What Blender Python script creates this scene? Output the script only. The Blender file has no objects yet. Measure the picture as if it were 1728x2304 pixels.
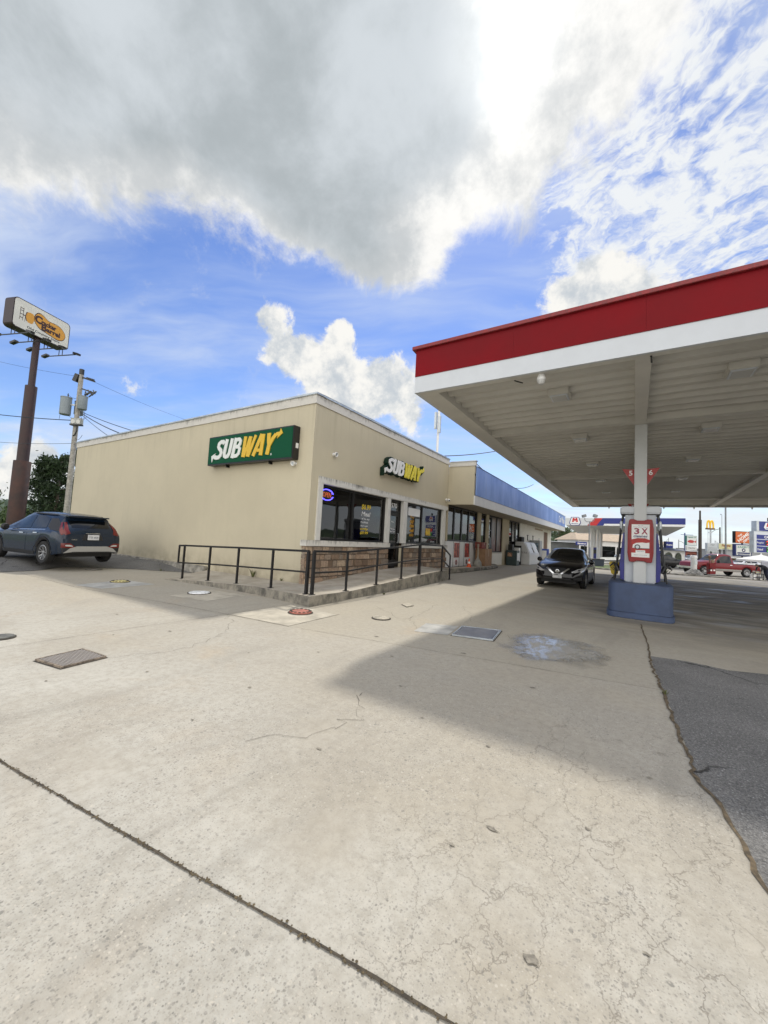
import bpy, bmesh, math, random
from math import radians as R, sin, cos, pi, atan2, sqrt
from mathutils import Vector, Matrix
from mathutils.bvhtree import BVHTree
from mathutils.geometry import delaunay_2d_cdt
random.seed(7)
scene = bpy.context.scene
COL = scene.collection

# ------------------------------------------------------------------ camera
CAM = Vector((0, 0, 1.5))
YAW, PITCH, ROLL = -.57267747, .06672224, -.05520039
FPX, PW, PH = 880.5, 1728., 2304.
fwd = Vector((sin(YAW)*cos(PITCH), cos(YAW)*cos(PITCH), sin(PITCH)))
rt0 = Vector((cos(YAW), -sin(YAW), 0)); dn0 = fwd.cross(rt0)
rt = cos(ROLL)*rt0 + sin(ROLL)*dn0
dn = -sin(ROLL)*rt0 + cos(ROLL)*dn0
cd = bpy.data.cameras.new('camera'); cam = bpy.data.objects.new('camera', cd); COL.objects.link(cam)
cd.sensor_fit = 'HORIZONTAL'; cd.sensor_width = 36; cd.lens = 36*FPX/PW
cd.clip_start = .05; cd.clip_end = 5000
m = Matrix((rt, -dn, -fwd)).transposed().to_4x4(); m.translation = CAM
cam.matrix_world = m
scene.camera = cam

def far(px, py, d):
    """world point that lies d metres in front of the camera, seen at photo pixel px, py (used to measure distant things)"""
    return CAM + d*(fwd + (px-PW/2)/FPX*rt + (py-PH/2)/FPX*dn)
def farg(px, d, z):
    """ground point below photo column px at distance d"""
    py = PH/2
    for _ in range(12):
        p = far(px, py, d); py += (p.z-z)/d*FPX
    return far(px, py, d)

# ------------------------------------------------------------------ sun, sky, exposure
SUN = Vector((-1.5, 4.2, 6.0)).normalized()
SUN_EL = math.asin(SUN.z); SUN_AZ = atan2(SUN.x, SUN.y)
sl = bpy.data.lights.new('sun', 'SUN'); sl.energy = 2.15; sl.angle = R(2.4); sl.color = (1, .95, .86)
so = bpy.data.objects.new('sun', sl); COL.objects.link(so)
so.rotation_euler = (-SUN).to_track_quat('-Z', 'Y').to_euler(); so.location = (-15, 40, 60)
vs = scene.view_settings
scene.display_settings.display_device = 'sRGB'
vs.view_transform = 'Standard'; vs.look = 'None'; vs.gamma = 1; vs.use_curve_mapping = False
vs.exposure = EXPOSURE = 0.55

world = bpy.data.worlds.new('World'); scene.world = world; world.use_nodes = True

class NT:
    """tiny node-tree helper"""
    def __init__(s, tree): s.t = tree; s.n = tree.nodes; s.l = tree.links
    def new(s, typ, **kw):
        n = s.n.new(typ)
        for k, v in kw.items():
            if hasattr(n, k): setattr(n, k, v)
        return n
    def put(s, sock, v):
        if isinstance(v, bpy.types.NodeSocket): s.l.new(v, sock)
        elif v is not None:
            try: sock.default_value = v
            except Exception: sock.default_value = (*v, 1) if len(v) == 3 else v
    def math(s, op, a, b=None, c=None, clamp=False):
        n = s.n.new('ShaderNodeMath'); n.operation = op; n.use_clamp = clamp
        for i, v in enumerate((a, b, c)):
            if v is not None: s.put(n.inputs[i], v)
        return n.outputs[0]
    def vmath(s, op, a, b=None, out=0):
        n = s.n.new('ShaderNodeVectorMath'); n.operation = op
        s.put(n.inputs[0], a)
        if b is not None: s.put(n.inputs[1], b)
        return n.outputs[out]
    def scale(s, a, k):
        n = s.n.new('ShaderNodeVectorMath'); n.operation = 'SCALE'; s.put(n.inputs[0], a); s.put(n.inputs['Scale'], k); return n.outputs[0]
    def noise(s, vec, scale, detail=4, rough=.55, dist=0, out=0, lac=2.0):
        n = s.n.new('ShaderNodeTexNoise'); s.put(n.inputs['Vector'], vec)
        for k, v in (('Scale', scale), ('Detail', detail), ('Roughness', rough), ('Distortion', dist), ('Lacunarity', lac)): s.put(n.inputs[k], v)
        return n.outputs[out]
    def voro(s, vec, scale, feature='F1', out='Distance', rnd=1):
        n = s.n.new('ShaderNodeTexVoronoi'); n.feature = feature
        s.put(n.inputs['Vector'], vec); s.put(n.inputs['Scale'], scale); s.put(n.inputs['Randomness'], rnd)
        return n.outputs[out]
    def ss(s, v, a, b, lo=0, hi=1, kind='SMOOTHSTEP'):
        n = s.n.new('ShaderNodeMapRange'); n.interpolation_type = kind
        for k, x in ((0, v), (1, a), (2, b), (3, lo), (4, hi)): s.put(n.inputs[k], x)
        return n.outputs[0]
    def mix(s, f, a, b, typ='MIX'):
        n = s.n.new('ShaderNodeMix'); n.data_type = 'RGBA'; n.blend_type = typ
        s.put(n.inputs[0], f); s.put(n.inputs[6], a); s.put(n.inputs[7], b)
        return n.outputs[2]
    def sep(s, v):
        n = s.n.new('ShaderNodeSeparateXYZ'); s.put(n.inputs[0], v); return n.outputs
    def comb(s, x, y, z):
        n = s.n.new('ShaderNodeCombineXYZ')
        for i, v in enumerate((x, y, z)): s.put(n.inputs[i], v)
        return n.outputs[0]

def build_sky():
    t = NT(world.node_tree); t.n.clear()
    D = t.vmath('NORMALIZE', t.new('ShaderNodeTexCoord').outputs['Generated'])
    sky = t.new('ShaderNodeTexSky'); sky.sky_type = 'NISHITA'; sky.sun_disc = False
    sky.sun_elevation = SUN_EL; sky.sun_rotation = SUN_AZ
    sky.air_density = 1.0; sky.dust_density = .15; sky.ozone_density = 3.5; sky.altitude = 200
    hs = t.new('ShaderNodeHueSaturation'); t.put(hs.inputs['Color'], sky.outputs[0]); hs.inputs['Saturation'].default_value = 1.10; hs.inputs['Hue'].default_value = .512
    blue = t.scale(hs.outputs[0], SKY_S)
    S = t.sep(D); z = S[2]
    zz = t.math('MAXIMUM', t.math('ADD', z, .12), .05)
    P = t.comb(t.math('DIVIDE', S[0], zz), t.math('DIVIDE', S[1], zz), 0)      # flat cloud layer seen in perspective
    def blobs(lst, warp):
        Dw = t.vmath('NORMALIZE', t.vmath('ADD', D, warp)); acc = None
        for (px, py, rad, amp) in lst:
            c = (far(px, py, 1)-CAM).normalized()
            ang = t.math('ARCCOSINE', t.math('MINIMUM', t.vmath('DOT_PRODUCT', Dw, tuple(c), out='Value'), .99999))
            v = t.ss(ang, 0, R(rad), amp, 0)
            acc = v if acc is None else t.math('ADD', acc, v)
        return acc
    def warp(scale, amt, det=4):
        return t.scale(t.vmath('SUBTRACT', t.noise(D, scale, det, .6, out=1), (.5, .5, .5)), amt)
    def ctr(n, k): return t.math('MULTIPLY', t.math('SUBTRACT', n, .5), k)
    # --- 1 the big grey cumulus overhead, pale at its rim
    big = blobs(BIG, warp(4.0, .16, 6))
    n1 = t.noise(D, 6.5, 9, .70, .35)
    dens = t.math('ADD', big, ctr(n1, 1.9))
    a_big = t.ss(dens, .16, .84)
    core = blobs(CORE, warp(3.5, .14, 5))
    n2 = t.noise(D, 4.2, 8, .60, .2); n4 = t.noise(D, 13, 7, .64)
    dark = t.ss(t.math('ADD', core, t.math('ADD', ctr(n2, .9), ctr(n4, .35))), -.02, .95)
    mid = t.ss(t.math('ADD', t.math('ADD', ctr(n4, 1.6), ctr(n2, 1.2)), t.math('MULTIPLY', dark, .5)), -.30, .40)
    c_rim = t.mix(mid, (1.02, 1.01, .98, 1), (.68, .70, .71, 1))
    c_core = t.mix(t.ss(n2, .32, .68), (.68, .73, .77, 1), (.46, .505, .53, 1))
    c_big = t.mix(dark, c_rim, c_core)
    # --- 2 low cumulus above the roof and by the canopy
    low = blobs(LOW, warp(8, .11, 6))
    n3 = t.noise(D, 13, 9, .68, .3)
    dl = t.math('ADD', low, ctr(n3, 1.7))
    a_low = t.ss(dl, .28, .62)
    c_low = t.mix(t.ss(t.noise(t.vmath('ADD', D, (.02, -.02, .06)), 13, 9, .64), .40, .66), (1.0, .985, .94, 1), (.60, .65, .70, 1))
    # --- 3 mackerel sky on the right
    mk = t.math('MINIMUM', blobs(MACK, warp(2.5, .25, 5)), 1.0)
    rm = t.new('ShaderNodeVectorRotate'); rm.rotation_type = 'Z_AXIS'; t.put(rm.inputs['Vector'], P); rm.inputs['Angle'].default_value = R(35)
    pv = t.vmath('MULTIPLY', t.vmath('ADD', rm.outputs[0], t.scale(t.noise(P, 3.0, 5, .6, out=1), .30)), (1.0, 1.35, 1))
    cells = t.math('ADD', t.math('MULTIPLY', t.noise(pv, 15, 6, .60, .1), .95), t.math('MULTIPLY', t.noise(P, 2.6, 5, .6), .45))
    a_mk = t.math('MULTIPLY', t.ss(t.math('ADD', cells, t.math('MULTIPLY', mk, .20)), .72, .99), t.ss(mk, .03, .40))
    # --- 4 thin cirrus veils, drawn out
    rot = t.new('ShaderNodeVectorRotate'); rot.rotation_type = 'Z_AXIS'; t.put(rot.inputs['Vector'], P); rot.inputs['Angle'].default_value = R(-28)
    cv = t.vmath('MULTIPLY', t.vmath('ADD', rot.outputs[0], t.scale(t.noise(P, 1.1, 3, .5, out=1), .5)), (.34, 1.05, 1))
    a_ci = t.math('MULTIPLY', t.ss(t.noise(cv, 2.1, 7, .56, .3), .34, .74), .88)
    # --- 5 bank of white cloud low over the horizon
    hb = t.noise(t.vmath('MULTIPLY', D, (1, 1, 2.6)), 6, 8, .6, .2)
    a_h = t.math('MULTIPLY', t.ss(t.math('ADD', hb, t.ss(z, .0, .30, .22, -.26)), .46, .74), .90)
    # --- 6 bright cloud deck behind the viewer, unseen, added for fill light
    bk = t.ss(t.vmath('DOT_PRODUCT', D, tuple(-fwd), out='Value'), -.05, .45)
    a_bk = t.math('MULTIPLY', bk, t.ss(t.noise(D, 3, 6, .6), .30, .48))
    col = t.mix(a_ci, blue, (.66, .76, .95, 1))
    col = t.mix(a_mk, col, (.90, .93, .96, 1))
    col = t.mix(a_h, col, (.88, .92, .96, 1))
    col = t.mix(a_low, col, c_low)
    col = t.mix(a_big, col, c_big)
    col = t.mix(a_bk, col, FILL_CLOUD)
    # the sun behind thin cloud: a bright glow round its direction
    sd = t.math('ARCCOSINE', t.math('MINIMUM', t.vmath('DOT_PRODUCT', D, tuple(SUN), out='Value'), .99999))
    gl = t.math('ADD', t.math('MULTIPLY', t.math('POWER', t.ss(sd, 0, R(9), 1, 0), 2), 1.3), t.math('MULTIPLY', t.math('POWER', t.ss(sd, 0, R(24), 1, 0), 2), .16))
    gl = t.math('MULTIPLY', gl, t.math('SUBTRACT', 1.0, t.math('MULTIPLY', dark, .75)))
    col = t.vmath('ADD', col, t.scale((1, .98, .93), gl))
    bg = t.new('ShaderNodeBackground'); t.put(bg.inputs['Color'], t.scale(col, 1/.1)); bg.inputs['Strength'].default_value = .1*SKY_GAIN
    o = t.new('ShaderNodeOutputWorld'); t.l.new(bg.outputs[0], o.inputs[0])
SKY_S, SKY_GAIN, FILL_CLOUD = .165, .66, (2.15, 2.1, 2.02, 1)
D2S = 1.04159
BIG = [(x*D2S, y*D2S, r, a) for x, y, r, a in (
    (120, 70, 17, .62), (400, 100, 16.5, .75), (700, 130, 22, .9), (950, 120, 17, .8), (1180, 60, 13, .7), (1330, 0, 12, .55), (820, 330, 15, .8),
    (620, 300, 14, .5), (930, 440, 10.5, .7), (760, 480, 10, .6), (860, 560, 7, .5), (930, 570, 4.5, .35), (1060, 380, 10, .5), (1120, 470, 6, .3), (1180, 220, 10, .5), (640, 440, 8, .4), (400, 310, 6, .25), (30, 240, 6, .35), (250, 290, 6, .3), (400, 385, 4, .35), (-250, 40, 18, .7), (300, -500, 34, .9), (900, -500, 28, .8))]
CORE = [(x*D2S, y*D2S, r, a) for x, y, r, a in (
    (120, 30, 12, .7), (400, 80, 12.5, .8), (640, 190, 16, .9), (900, 160, 13, .85), (980, 270, 9, .55), (740, 400, 11, .7), (640, 340, 11, .5), (780, 520, 6, .4), (900, 520, 4, .3), (250, 160, 8, .35), (1010, 60, 7, .3), (-200, 0, 16, .7), (300, -500, 30, .9))]
LOW = [(x*D2S, y*D2S, r, a) for x, y, r, a in (
    (590, 690, 3.6, .75), (630, 770, 5, .8), (740, 725, 3.6, .75), (720, 800, 6.5, .9), (820, 840, 6.5, .9), (680, 840, 5.5, .6), (890, 890, 5.5, .8), (760, 880, 6, .6), (1220, 660, 5.5, .55), (1300, 640, 7, .8), (1390, 650, 7, .7), (40, 1040, 7, .6), (90, 1010, 4, .4), (310, 840, 3, .45))]
MACK = [(x*D2S, y*D2S, r, a) for x, y, r, a in ((1560, 250, 22, 1), (1640, 480, 19, 1), (1420, 470, 11, .6), (1500, 60, 16, .7), (1330, 570, 8, .35), (1250, 380, 6, .25))]
build_sky()
world.cycles.sampling_method = 'NONE'

# ------------------------------------------------------------------ materials
def mat(name, col, rough=.7, metal=0, spec=.5, coat=0, emit=None, es=0, vary=0, vscale=8, bump=0, bscale=60, trans=0):
    mt = bpy.data.materials.new(name); mt.use_nodes = True
    t = NT(mt.node_tree); b = t.n['Principled BSDF']
    b.inputs['Roughness'].default_value = rough; b.inputs['Metallic'].default_value = metal
    b.inputs['Specular IOR Level'].default_value = spec; b.inputs['Coat Weight'].default_value = coat
    b.inputs['Coat Roughness'].default_value = .04
    c = (*col, 1)
    if vary or bump: P = t.new('ShaderNodeTexCoord').outputs['Object']
    if vary:
        n = t.noise(P, vscale, 6, .6)
        lo = tuple(max(0, x*(1-vary)) for x in col)+(1,); hi = tuple(min(1, x*(1+vary)) for x in col)+(1,)
        t.put(b.inputs['Base Color'], t.mix(t.ss(n, .3, .7), lo, hi))
        t.put(b.inputs['Roughness'], t.ss(n, .3, .7, max(.02, rough-.08), min(1, rough+.08)))
    else: b.inputs['Base Color'].default_value = c
    if bump:
        bp = t.new('ShaderNodeBump'); bp.inputs['Strength'].default_value = bump; bp.inputs['Distance'].default_value = .01
        t.put(bp.inputs['Height'], t.noise(P, bscale, 5, .6)); t.l.new(bp.outputs[0], b.inputs['Normal'])
    if emit:
        b.inputs['Emission Color'].default_value = (*emit, 1); b.inputs['Emission Strength'].default_value = es
    return mt

def glass_mat(name, tint, refl=1.0):
    mt = bpy.data.materials.new(name); mt.use_nodes = True
    t = NT(mt.node_tree); t.n.clear()
    tr = t.new('ShaderNodeBsdfTransparent'); tr.inputs[0].default_value = (*tint, 1)
    gl = t.new('ShaderNodeBsdfGlossy'); gl.inputs['Roughness'].default_value = .015; gl.inputs[0].default_value = (refl, refl, refl, 1)
    fr = t.new('ShaderNodeFresnel'); fr.inputs['IOR'].default_value = 1.75
    bp = t.new('ShaderNodeBump'); bp.inputs['Strength'].default_value = .02; bp.inputs['Distance'].default_value = .05
    t.put(bp.inputs['Height'], t.noise(t.new('ShaderNodeTexCoord').outputs['Object'], 1.3, 2)); t.l.new(bp.outputs[0], gl.inputs['Normal'])
    mx = t.new('ShaderNodeMixShader'); t.l.new(fr.outputs[0], mx.inputs[0]); t.l.new(tr.outputs[0], mx.inputs[1]); t.l.new(gl.outputs[0], mx.inputs[2])
    o = t.new('ShaderNodeOutputMaterial'); t.l.new(mx.outputs[0], o.inputs[0])
    return mt

# ------------------------------------------------------------------ mesh helpers
class MB:
    def __init__(s): s.v = []; s.f = []
    def add(s, vs, fs):
        o = len(s.v); s.v += [Vector(p) for p in vs]; s.f += [tuple(i+o for i in f) for f in fs]; return s
    def box(s, x0, y0, z0, x1, y1, z1):
        x0, x1 = sorted((x0, x1)); y0, y1 = sorted((y0, y1)); z0, z1 = sorted((z0, z1))
        return s.add([(x0,y0,z0),(x1,y0,z0),(x1,y1,z0),(x0,y1,z0),(x0,y0,z1),(x1,y0,z1),(x1,y1,z1),(x0,y1,z1)],
                     [(0,3,2,1),(4,5,6,7),(0,1,5,4),(1,2,6,5),(2,3,7,6),(3,0,4,7)])
    def obox(s, c, ux, uy, uz, hx, hy, hz):
        """box at c with half sizes along the unit axes ux, uy, uz"""
        c = Vector(c); ux, uy, uz = Vector(ux)*hx, Vector(uy)*hy, Vector(uz)*hz
        P = [c+a*ux+b*uy+d*uz for d in (-1,1) for a, b in ((-1,-1),(1,-1),(1,1),(-1,1))]
        return s.add(P, [(0,3,2,1),(4,5,6,7),(0,1,5,4),(1,2,6,5),(2,3,7,6),(3,0,4,7)])
    def prism(s, poly, o, u, v, n, depth):
        """2-D outline in the (u,v) plane at o, thickened by depth along n"""
        o, u, v, n = Vector(o), Vector(u), Vector(v), Vector(n); k = len(poly)
        if sum(poly[i][0]*poly[(i+1)%k][1]-poly[(i+1)%k][0]*poly[i][1] for i in range(k)) < 0: poly = poly[::-1]
        P = [o+u*a+v*b for a, b in poly]
        return s.add(P+[p+n*depth for p in P], [tuple(range(k))[::-1], tuple(range(k, 2*k))]+[(i, (i+1)%k, k+(i+1)%k, k+i) for i in range(k)])
    def quad(s, a, b, c, d): return s.add([a,b,c,d], [(0,1,2,3)])
    def tube(s, pts, r, n=8, cap=True):
        pts = [Vector(p) for p in pts]; rs = r if isinstance(r, (list, tuple)) else [r]*len(pts)
        o = len(s.v); up = None
        for i, p in enumerate(pts):
            d = (pts[min(i+1, len(pts)-1)]-pts[max(i-1, 0)]).normalized()
            if up is None: up = d.orthogonal().normalized()
            up = (up-d*up.dot(d)); up = up.normalized() if up.length > 1e-6 else d.orthogonal().normalized()
            w = d.cross(up)
            for k in range(n): s.v.append(p+(up*cos(2*pi*k/n)+w*sin(2*pi*k/n))*rs[i])
        for i in range(len(pts)-1):
            for k in range(n):
                a = o+i*n+k; b = o+i*n+(k+1)%n; s.f.append((a, b, b+n, a+n))
        if cap: s.f += [tuple(o+k for k in range(n))[::-1], tuple(o+(len(pts)-1)*n+k for k in range(n))]
        return s
    def lathe(s, prof, o=(0,0,0), axis=(0,0,1), n=24, cap=True):
        """prof = [(radius, height)] turned about axis through o"""
        o = Vector(o); ax = Vector(axis).normalized(); u = ax.orthogonal().normalized(); w = ax.cross(u); b0 = len(s.v)
        for r, h in prof:
            for k in range(n): s.v.append(o+ax*h+(u*cos(2*pi*k/n)+w*sin(2*pi*k/n))*r)
        for i in range(len(prof)-1):
            for k in range(n):
                a = b0+i*n+k; b = b0+i*n+(k+1)%n; s.f.append((a, b, b+n, a+n))
        if cap: s.f += [tuple(b0+k for k in range(n))[::-1], tuple(b0+(len(prof)-1)*n+k for k in range(n))]
        return s
    def strip(s, pts, w, z=0, jit=0):
        """flat ribbon along pts on the ground"""
        pts = [Vector((p[0], p[1], p[2] if len(p) > 2 else z)) for p in pts]; L = []
        for i in range(len(pts)-1):
            a, b = pts[i], pts[i+1]; n = max(1, int((b-a).length/.12)) if jit else 1
            L += [a.lerp(b, k/n) for k in range(n)]
        L.append(pts[-1]); o = len(s.v)
        for i, p in enumerate(L):
            d = L[min(i+1, len(L)-1)]-L[max(i-1, 0)]; nn = Vector((-d.y, d.x, 0)).normalized()
            j = random.uniform(-jit, jit); ww = w*random.uniform(.55, 1.35) if jit else w
            s.v += [p+nn*(ww/2+j), p+nn*(-ww/2+j)]
        for i in range(len(L)-1): a = o+2*i; s.f.append((a, a+1, a+3, a+2))
        return s
    def poly(s, pts, z=None):
        return s.add([(p[0], p[1], p[2] if z is None else z) for p in pts], [tuple(range(len(pts)))])
    def build(s, name, material, parent=None, local=False, smooth=False, bevel=0, seg=2):
        me = bpy.data.meshes.new(name); o = Vector((0,0,0))
        if parent is not None and not local: o = ORG.get(parent.name, Vector((0,0,0)))
        me.from_pydata([p-o for p in s.v], [], s.f); me.validate()
        if bevel:
            bm = bmesh.new(); bm.from_mesh(me); bmesh.ops.remove_doubles(bm, verts=bm.verts, dist=1e-5)
            es = [e for e in bm.edges if len(e.link_faces) == 2 and e.calc_face_angle(0) > .5]
            bmesh.ops.bevel(bm, geom=es, offset=bevel, segments=seg, affect='EDGES', clamp_overlap=True); bm.to_mesh(me); bm.free()
        bm = bmesh.new(); bm.from_mesh(me); bmesh.ops.recalc_face_normals(bm, faces=bm.faces); bm.to_mesh(me); bm.free()
        if smooth:
            for p in me.polygons: p.use_smooth = True
            try: me.set_sharp_from_angle(angle=R(38))
            except Exception: pass
        me.materials.append(material)
        ob = bpy.data.objects.new(name, me); COL.objects.link(ob)
        if parent is not None:
            ob.parent = parent
            ORG[ob.name] = ORG.get(parent.name, Vector((0,0,0))) if not local else Vector((0,0,0))
        return ob
ORG = {}
def thing(name, loc, label, cat, group=None, rot=0):
    o = bpy.data.objects.new(name, None); COL.objects.link(o); o.location = loc; o.rotation_euler.z = rot
    o.empty_display_size = .3; ORG[o.name] = Vector(loc)
    return tag(o, label, cat, group)
def tag(o, label, cat, group=None):
    o['label'] = label; o['category'] = cat
    if group: o['group'] = group
    return o
def struct(o, label=None):
    o['kind'] = 'structure'
    if label: o['label'] = label
    return o
def copy_tree(o, parent=None):
    c = o.copy(); COL.objects.link(c)
    if parent is not None: c.parent = parent
    for ch in list(o.children): copy_tree(ch, c)
    return c
_tc = {}
def text(body, bold=0., shear=0., spacing=1.):
    """2-D triangles of a line of text, height about 1 (cap height), origin at left baseline"""
    key = (body, bold, shear, spacing)
    if key in _tc: return _tc[key]
    cu = bpy.data.curves.new('t', 'FONT'); cu.body = body; cu.size = 1; cu.offset = bold; cu.shear = shear; cu.space_character = spacing
    cu.resolution_u = 3
    ob = bpy.data.objects.new('t', cu); COL.objects.link(ob)
    me = bpy.data.meshes.new_from_object(ob)
    vs_ = [(v.co.x, v.co.y) for v in me.vertices]; fs_ = [tuple(p.vertices) for p in me.polygons]
    bpy.data.objects.remove(ob); bpy.data.curves.remove(cu); bpy.data.meshes.remove(me)
    _tc[key] = (vs_, fs_); return _tc[key]
def put_text(mb, body, o, u, v, w=None, h=None, depth=0., bold=0., shear=0., spacing=1., center=True, n=None, fit=None):
    """lay text on the plane o,u,v inside width w / height h (stretch to both when both are given)"""
    vs_, fs_ = text(body, bold, shear, spacing)
    if not vs_: return mb
    x0, x1 = min(p[0] for p in vs_), max(p[0] for p in vs_); y0, y1 = min(p[1] for p in vs_), max(p[1] for p in vs_)
    sx = w/(x1-x0) if w else None; sy = h/(y1-y0) if h else None
    sx = sx or sy; sy = sy or sx
    o, u, v = Vector(o), Vector(u), Vector(v); n = Vector(n) if n else u.cross(v)
    cx, cy = ((x0+x1)/2, (y0+y1)/2) if center else (x0, y0)
    P = [o+u*((a-cx)*sx)+v*((b-cy)*sy) for a, b in vs_]
    if depth:
        k = len(P); cnt = {}
        for f in fs_:
            for i in range(len(f)):
                e = (f[i], f[(i+1)%len(f)]); cnt[e] = 1
        side = [(a, b, b+k, a+k) for (a, b) in cnt if (b, a) not in cnt]
        mb.add(P+[p+n*depth for p in P], [f[::-1] for f in fs_]+[tuple(i+k for i in f) for f in fs_]+side)
    else: mb.add(P, fs_)
    return mb
X, Y, Z = Vector((1,0,0)), Vector((0,1,0)), Vector((0,0,1))
# ------------------------------------------------------------------ ground
def sst(a, b, x):
    t = min(1, max(0, (x-a)/(b-a))); return t*t*(3-2*t)
def gh(x, y):
    """gentle falls of the apron: up to the store's walk, down towards the street beyond the canopy"""
    h = .16*sst(-4.2, -6.6, x)*sst(12.5, 20, y)*(1-sst(46, 60, y))
    dd = Vector((x, y)).dot(Vector((fwd.x, fwd.y)).normalized())
    if x > -6: h -= .12*sst(24, 33, dd)*sst(-5, -2, x)
    else: h -= .12*sst(60, 90, dd)
    return h
def concrete_mat():
    mt = bpy.data.materials.new('weathered_concrete'); mt.use_nodes = True
    t = NT(mt.node_tree); b = t.n['Principled BSDF']
    P = t.new('ShaderNodeNewGeometry').outputs['Position']; S = t.sep(P)
    big = t.noise(P, .22, 5, .6); med = t.noise(P, 1.3, 6, .62); fine = t.noise(P, 14, 5, .7); grit = t.noise(P, 130, 3, .7)
    warm = t.mix(t.ss(big, .35, .65), (.385, .345, .272, 1), (.405, .382, .33, 1))
    c = t.mix(t.ss(med, .30, .72), t.mix(.5, warm, (.33, .30, .25, 1)), warm)
    c = t.mix(t.math('MULTIPLY', t.ss(t.math('ADD', S[1], t.math('MULTIPLY', t.math('SUBTRACT', med, .5), 2.2)), 3.4, 1.2), t.ss(t.noise(P, .7, 4), .36, .60)), c, (.45, .43, .378, 1))
    # slabs poured at different times, and the dark lanes tyres have left
    for dd, k_ in ((t.math('SUBTRACT', S[1], t.math('ADD', 1.335, t.math('MULTIPLY', S[0], .139))), (.41, .392, .345, 1)), (t.math('SUBTRACT', t.math('ADD', 5.375, t.math('MULTIPLY', S[0], .166)), S[1]), (.345, .315, .25, 1))):
        c = t.mix(t.ss(dd, .004, -.004, 0, .38), c, k_)
    tyre = t.math('MULTIPLY', t.ss(t.noise(t.vmath('MULTIPLY', t.vmath('ADD', P, t.scale(t.noise(P, .5, 2, out=1), .8)), (2.6, .10, 1)), 1.0, 4, .6), .54, .72), t.ss(t.noise(P, .45, 4), .40, .62))
    c = t.mix(t.math('MULTIPLY', tyre, .32), c, (.20, .185, .155, 1))
    # rust and tyre staining in broad soft shapes
    rust = t.ss(t.noise(P, .55, 6, .65, .6), .55, .78)
    c = t.mix(t.math('MULTIPLY', rust, .45), c, (.42, .31, .19, 1))
    stain = t.ss(t.noise(t.vmath('MULTIPLY', P, (1, .55, 1)), .8, 7, .66, .8), .52, .76)
    c = t.mix(t.math('MULTIPLY', stain, .38), c, (.22, .20, .17, 1))
    # drive lane beside the pumps: long dark worn streaks of oil and water
    lane = t.math('MULTIPLY', t.ss(S[0], -3.5, .6), t.ss(S[1], 6.4, 12))
    stv = t.vmath('MULTIPLY', P, (.5, 1.7, 1))
    stk = t.ss(t.noise(stv, .9, 7, .68, .9), .34, .62)
    c = t.mix(t.math('MULTIPLY', t.math('MULTIPLY', lane, stk), .82), c, (.12, .115, .11, 1))
    c = t.mix(t.ss(fine, .35, .72, .0, .45), c, (.25, .225, .18, 1))
    # worn surface: exposed aggregate in patches
    near = t.ss(t.vmath('LENGTH', t.vmath('SUBTRACT', P, (0, 0, 0)), out='Value'), 2.5, 8.0, 1, .30)
    wear = t.math('MULTIPLY', t.ss(t.noise(P, .9, 5, .65), .30, .58), near)
    peb = None
    for sc_, lo_, amp_ in ((38, .76, .75), (70, .50, .80), (125, .40, .7)):
        vn = t.new('ShaderNodeTexVoronoi'); t.put(vn.inputs['Vector'], t.vmath('ADD', P, t.scale(t.noise(P, sc_*.9, 3, .7, out=1), .9/sc_))); vn.inputs['Scale'].default_value = sc_
        cc = t.sep(vn.outputs['Color'])
        pb_ = t.math('MULTIPLY', t.math('MULTIPLY', t.ss(vn.outputs['Distance'], .22, .52, 1, 0), t.ss(cc[0], lo_, lo_+.12)), wear)
        c = t.mix(t.math('MULTIPLY', pb_, amp_), c, t.mix(cc[1], (.15, .145, .13, 1), (.50, .46, .39, 1)))
        peb = pb_ if peb is None else t.math('MAXIMUM', peb, pb_)
    pits = t.math('MULTIPLY', t.ss(t.noise(P, 85, 5, .8), .55, .70), t.math('ADD', .45, t.math('MULTIPLY', wear, .55)))
    c = t.mix(t.math('MULTIPLY', pits, .62), c, (.17, .155, .125, 1))
    # map cracking at the right edge of the slab
    Pw = t.vmath('ADD', P, t.scale(t.vmath('SUBTRACT', t.noise(P, 4.0, 5, .65, out=1), (.5, .5, .5)), .30))
    e1 = t.voro(t.vmath('MULTIPLY', Pw, (1.9, .62, 1)), 3.0, 'DISTANCE_TO_EDGE'); e2 = t.voro(Pw, 8.5, 'DISTANCE_TO_EDGE')
    cm = t.math('MULTIPLY', t.ss(t.math('ADD', S[0], t.math('MULTIPLY', t.math('SUBTRACT', med, .5), 1.4)), -1.5, -.2), t.ss(S[1], 5.2, 3.2))
    br = t.ss(t.noise(P, 1.6, 3), .36, .50)
    cr = t.math('MULTIPLY', t.math('MULTIPLY', t.ss(e1, .002, .013, 1, 0), cm), br)
    cr2_ = t.math('MULTIPLY', t.math('MULTIPLY', t.ss(e2, .006, .02, .5, 0), cm), t.ss(t.noise(P, 1.5, 4), .44, .58))
    crack = cr
    c = t.mix(t.math('MULTIPLY', crack, .5), c, (.14, .12, .095, 1))
    t.put(b.inputs['Base Color'], c)
    t.put(b.inputs['Roughness'], t.math('SUBTRACT', .88, t.math('MULTIPLY', t.math('MULTIPLY', lane, t.ss(t.noise(stv, .7, 6, .6, .7), .48, .66)), .50)))
    b.inputs['Specular IOR Level'].default_value = .35
    hgt = t.math('SUBTRACT', t.math('ADD', t.math('MULTIPLY', fine, .35), t.math('ADD', t.math('MULTIPLY', grit, .35), t.math('MULTIPLY', peb, .35))), t.math('MULTIPLY', crack, .8))
    bp = t.new('ShaderNodeBump'); bp.inputs['Strength'].default_value = .55; bp.inputs['Distance'].default_value = .006
    t.put(bp.inputs['Height'], hgt); t.l.new(bp.outputs[0], b.inputs['Normal'])
    return mt
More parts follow.
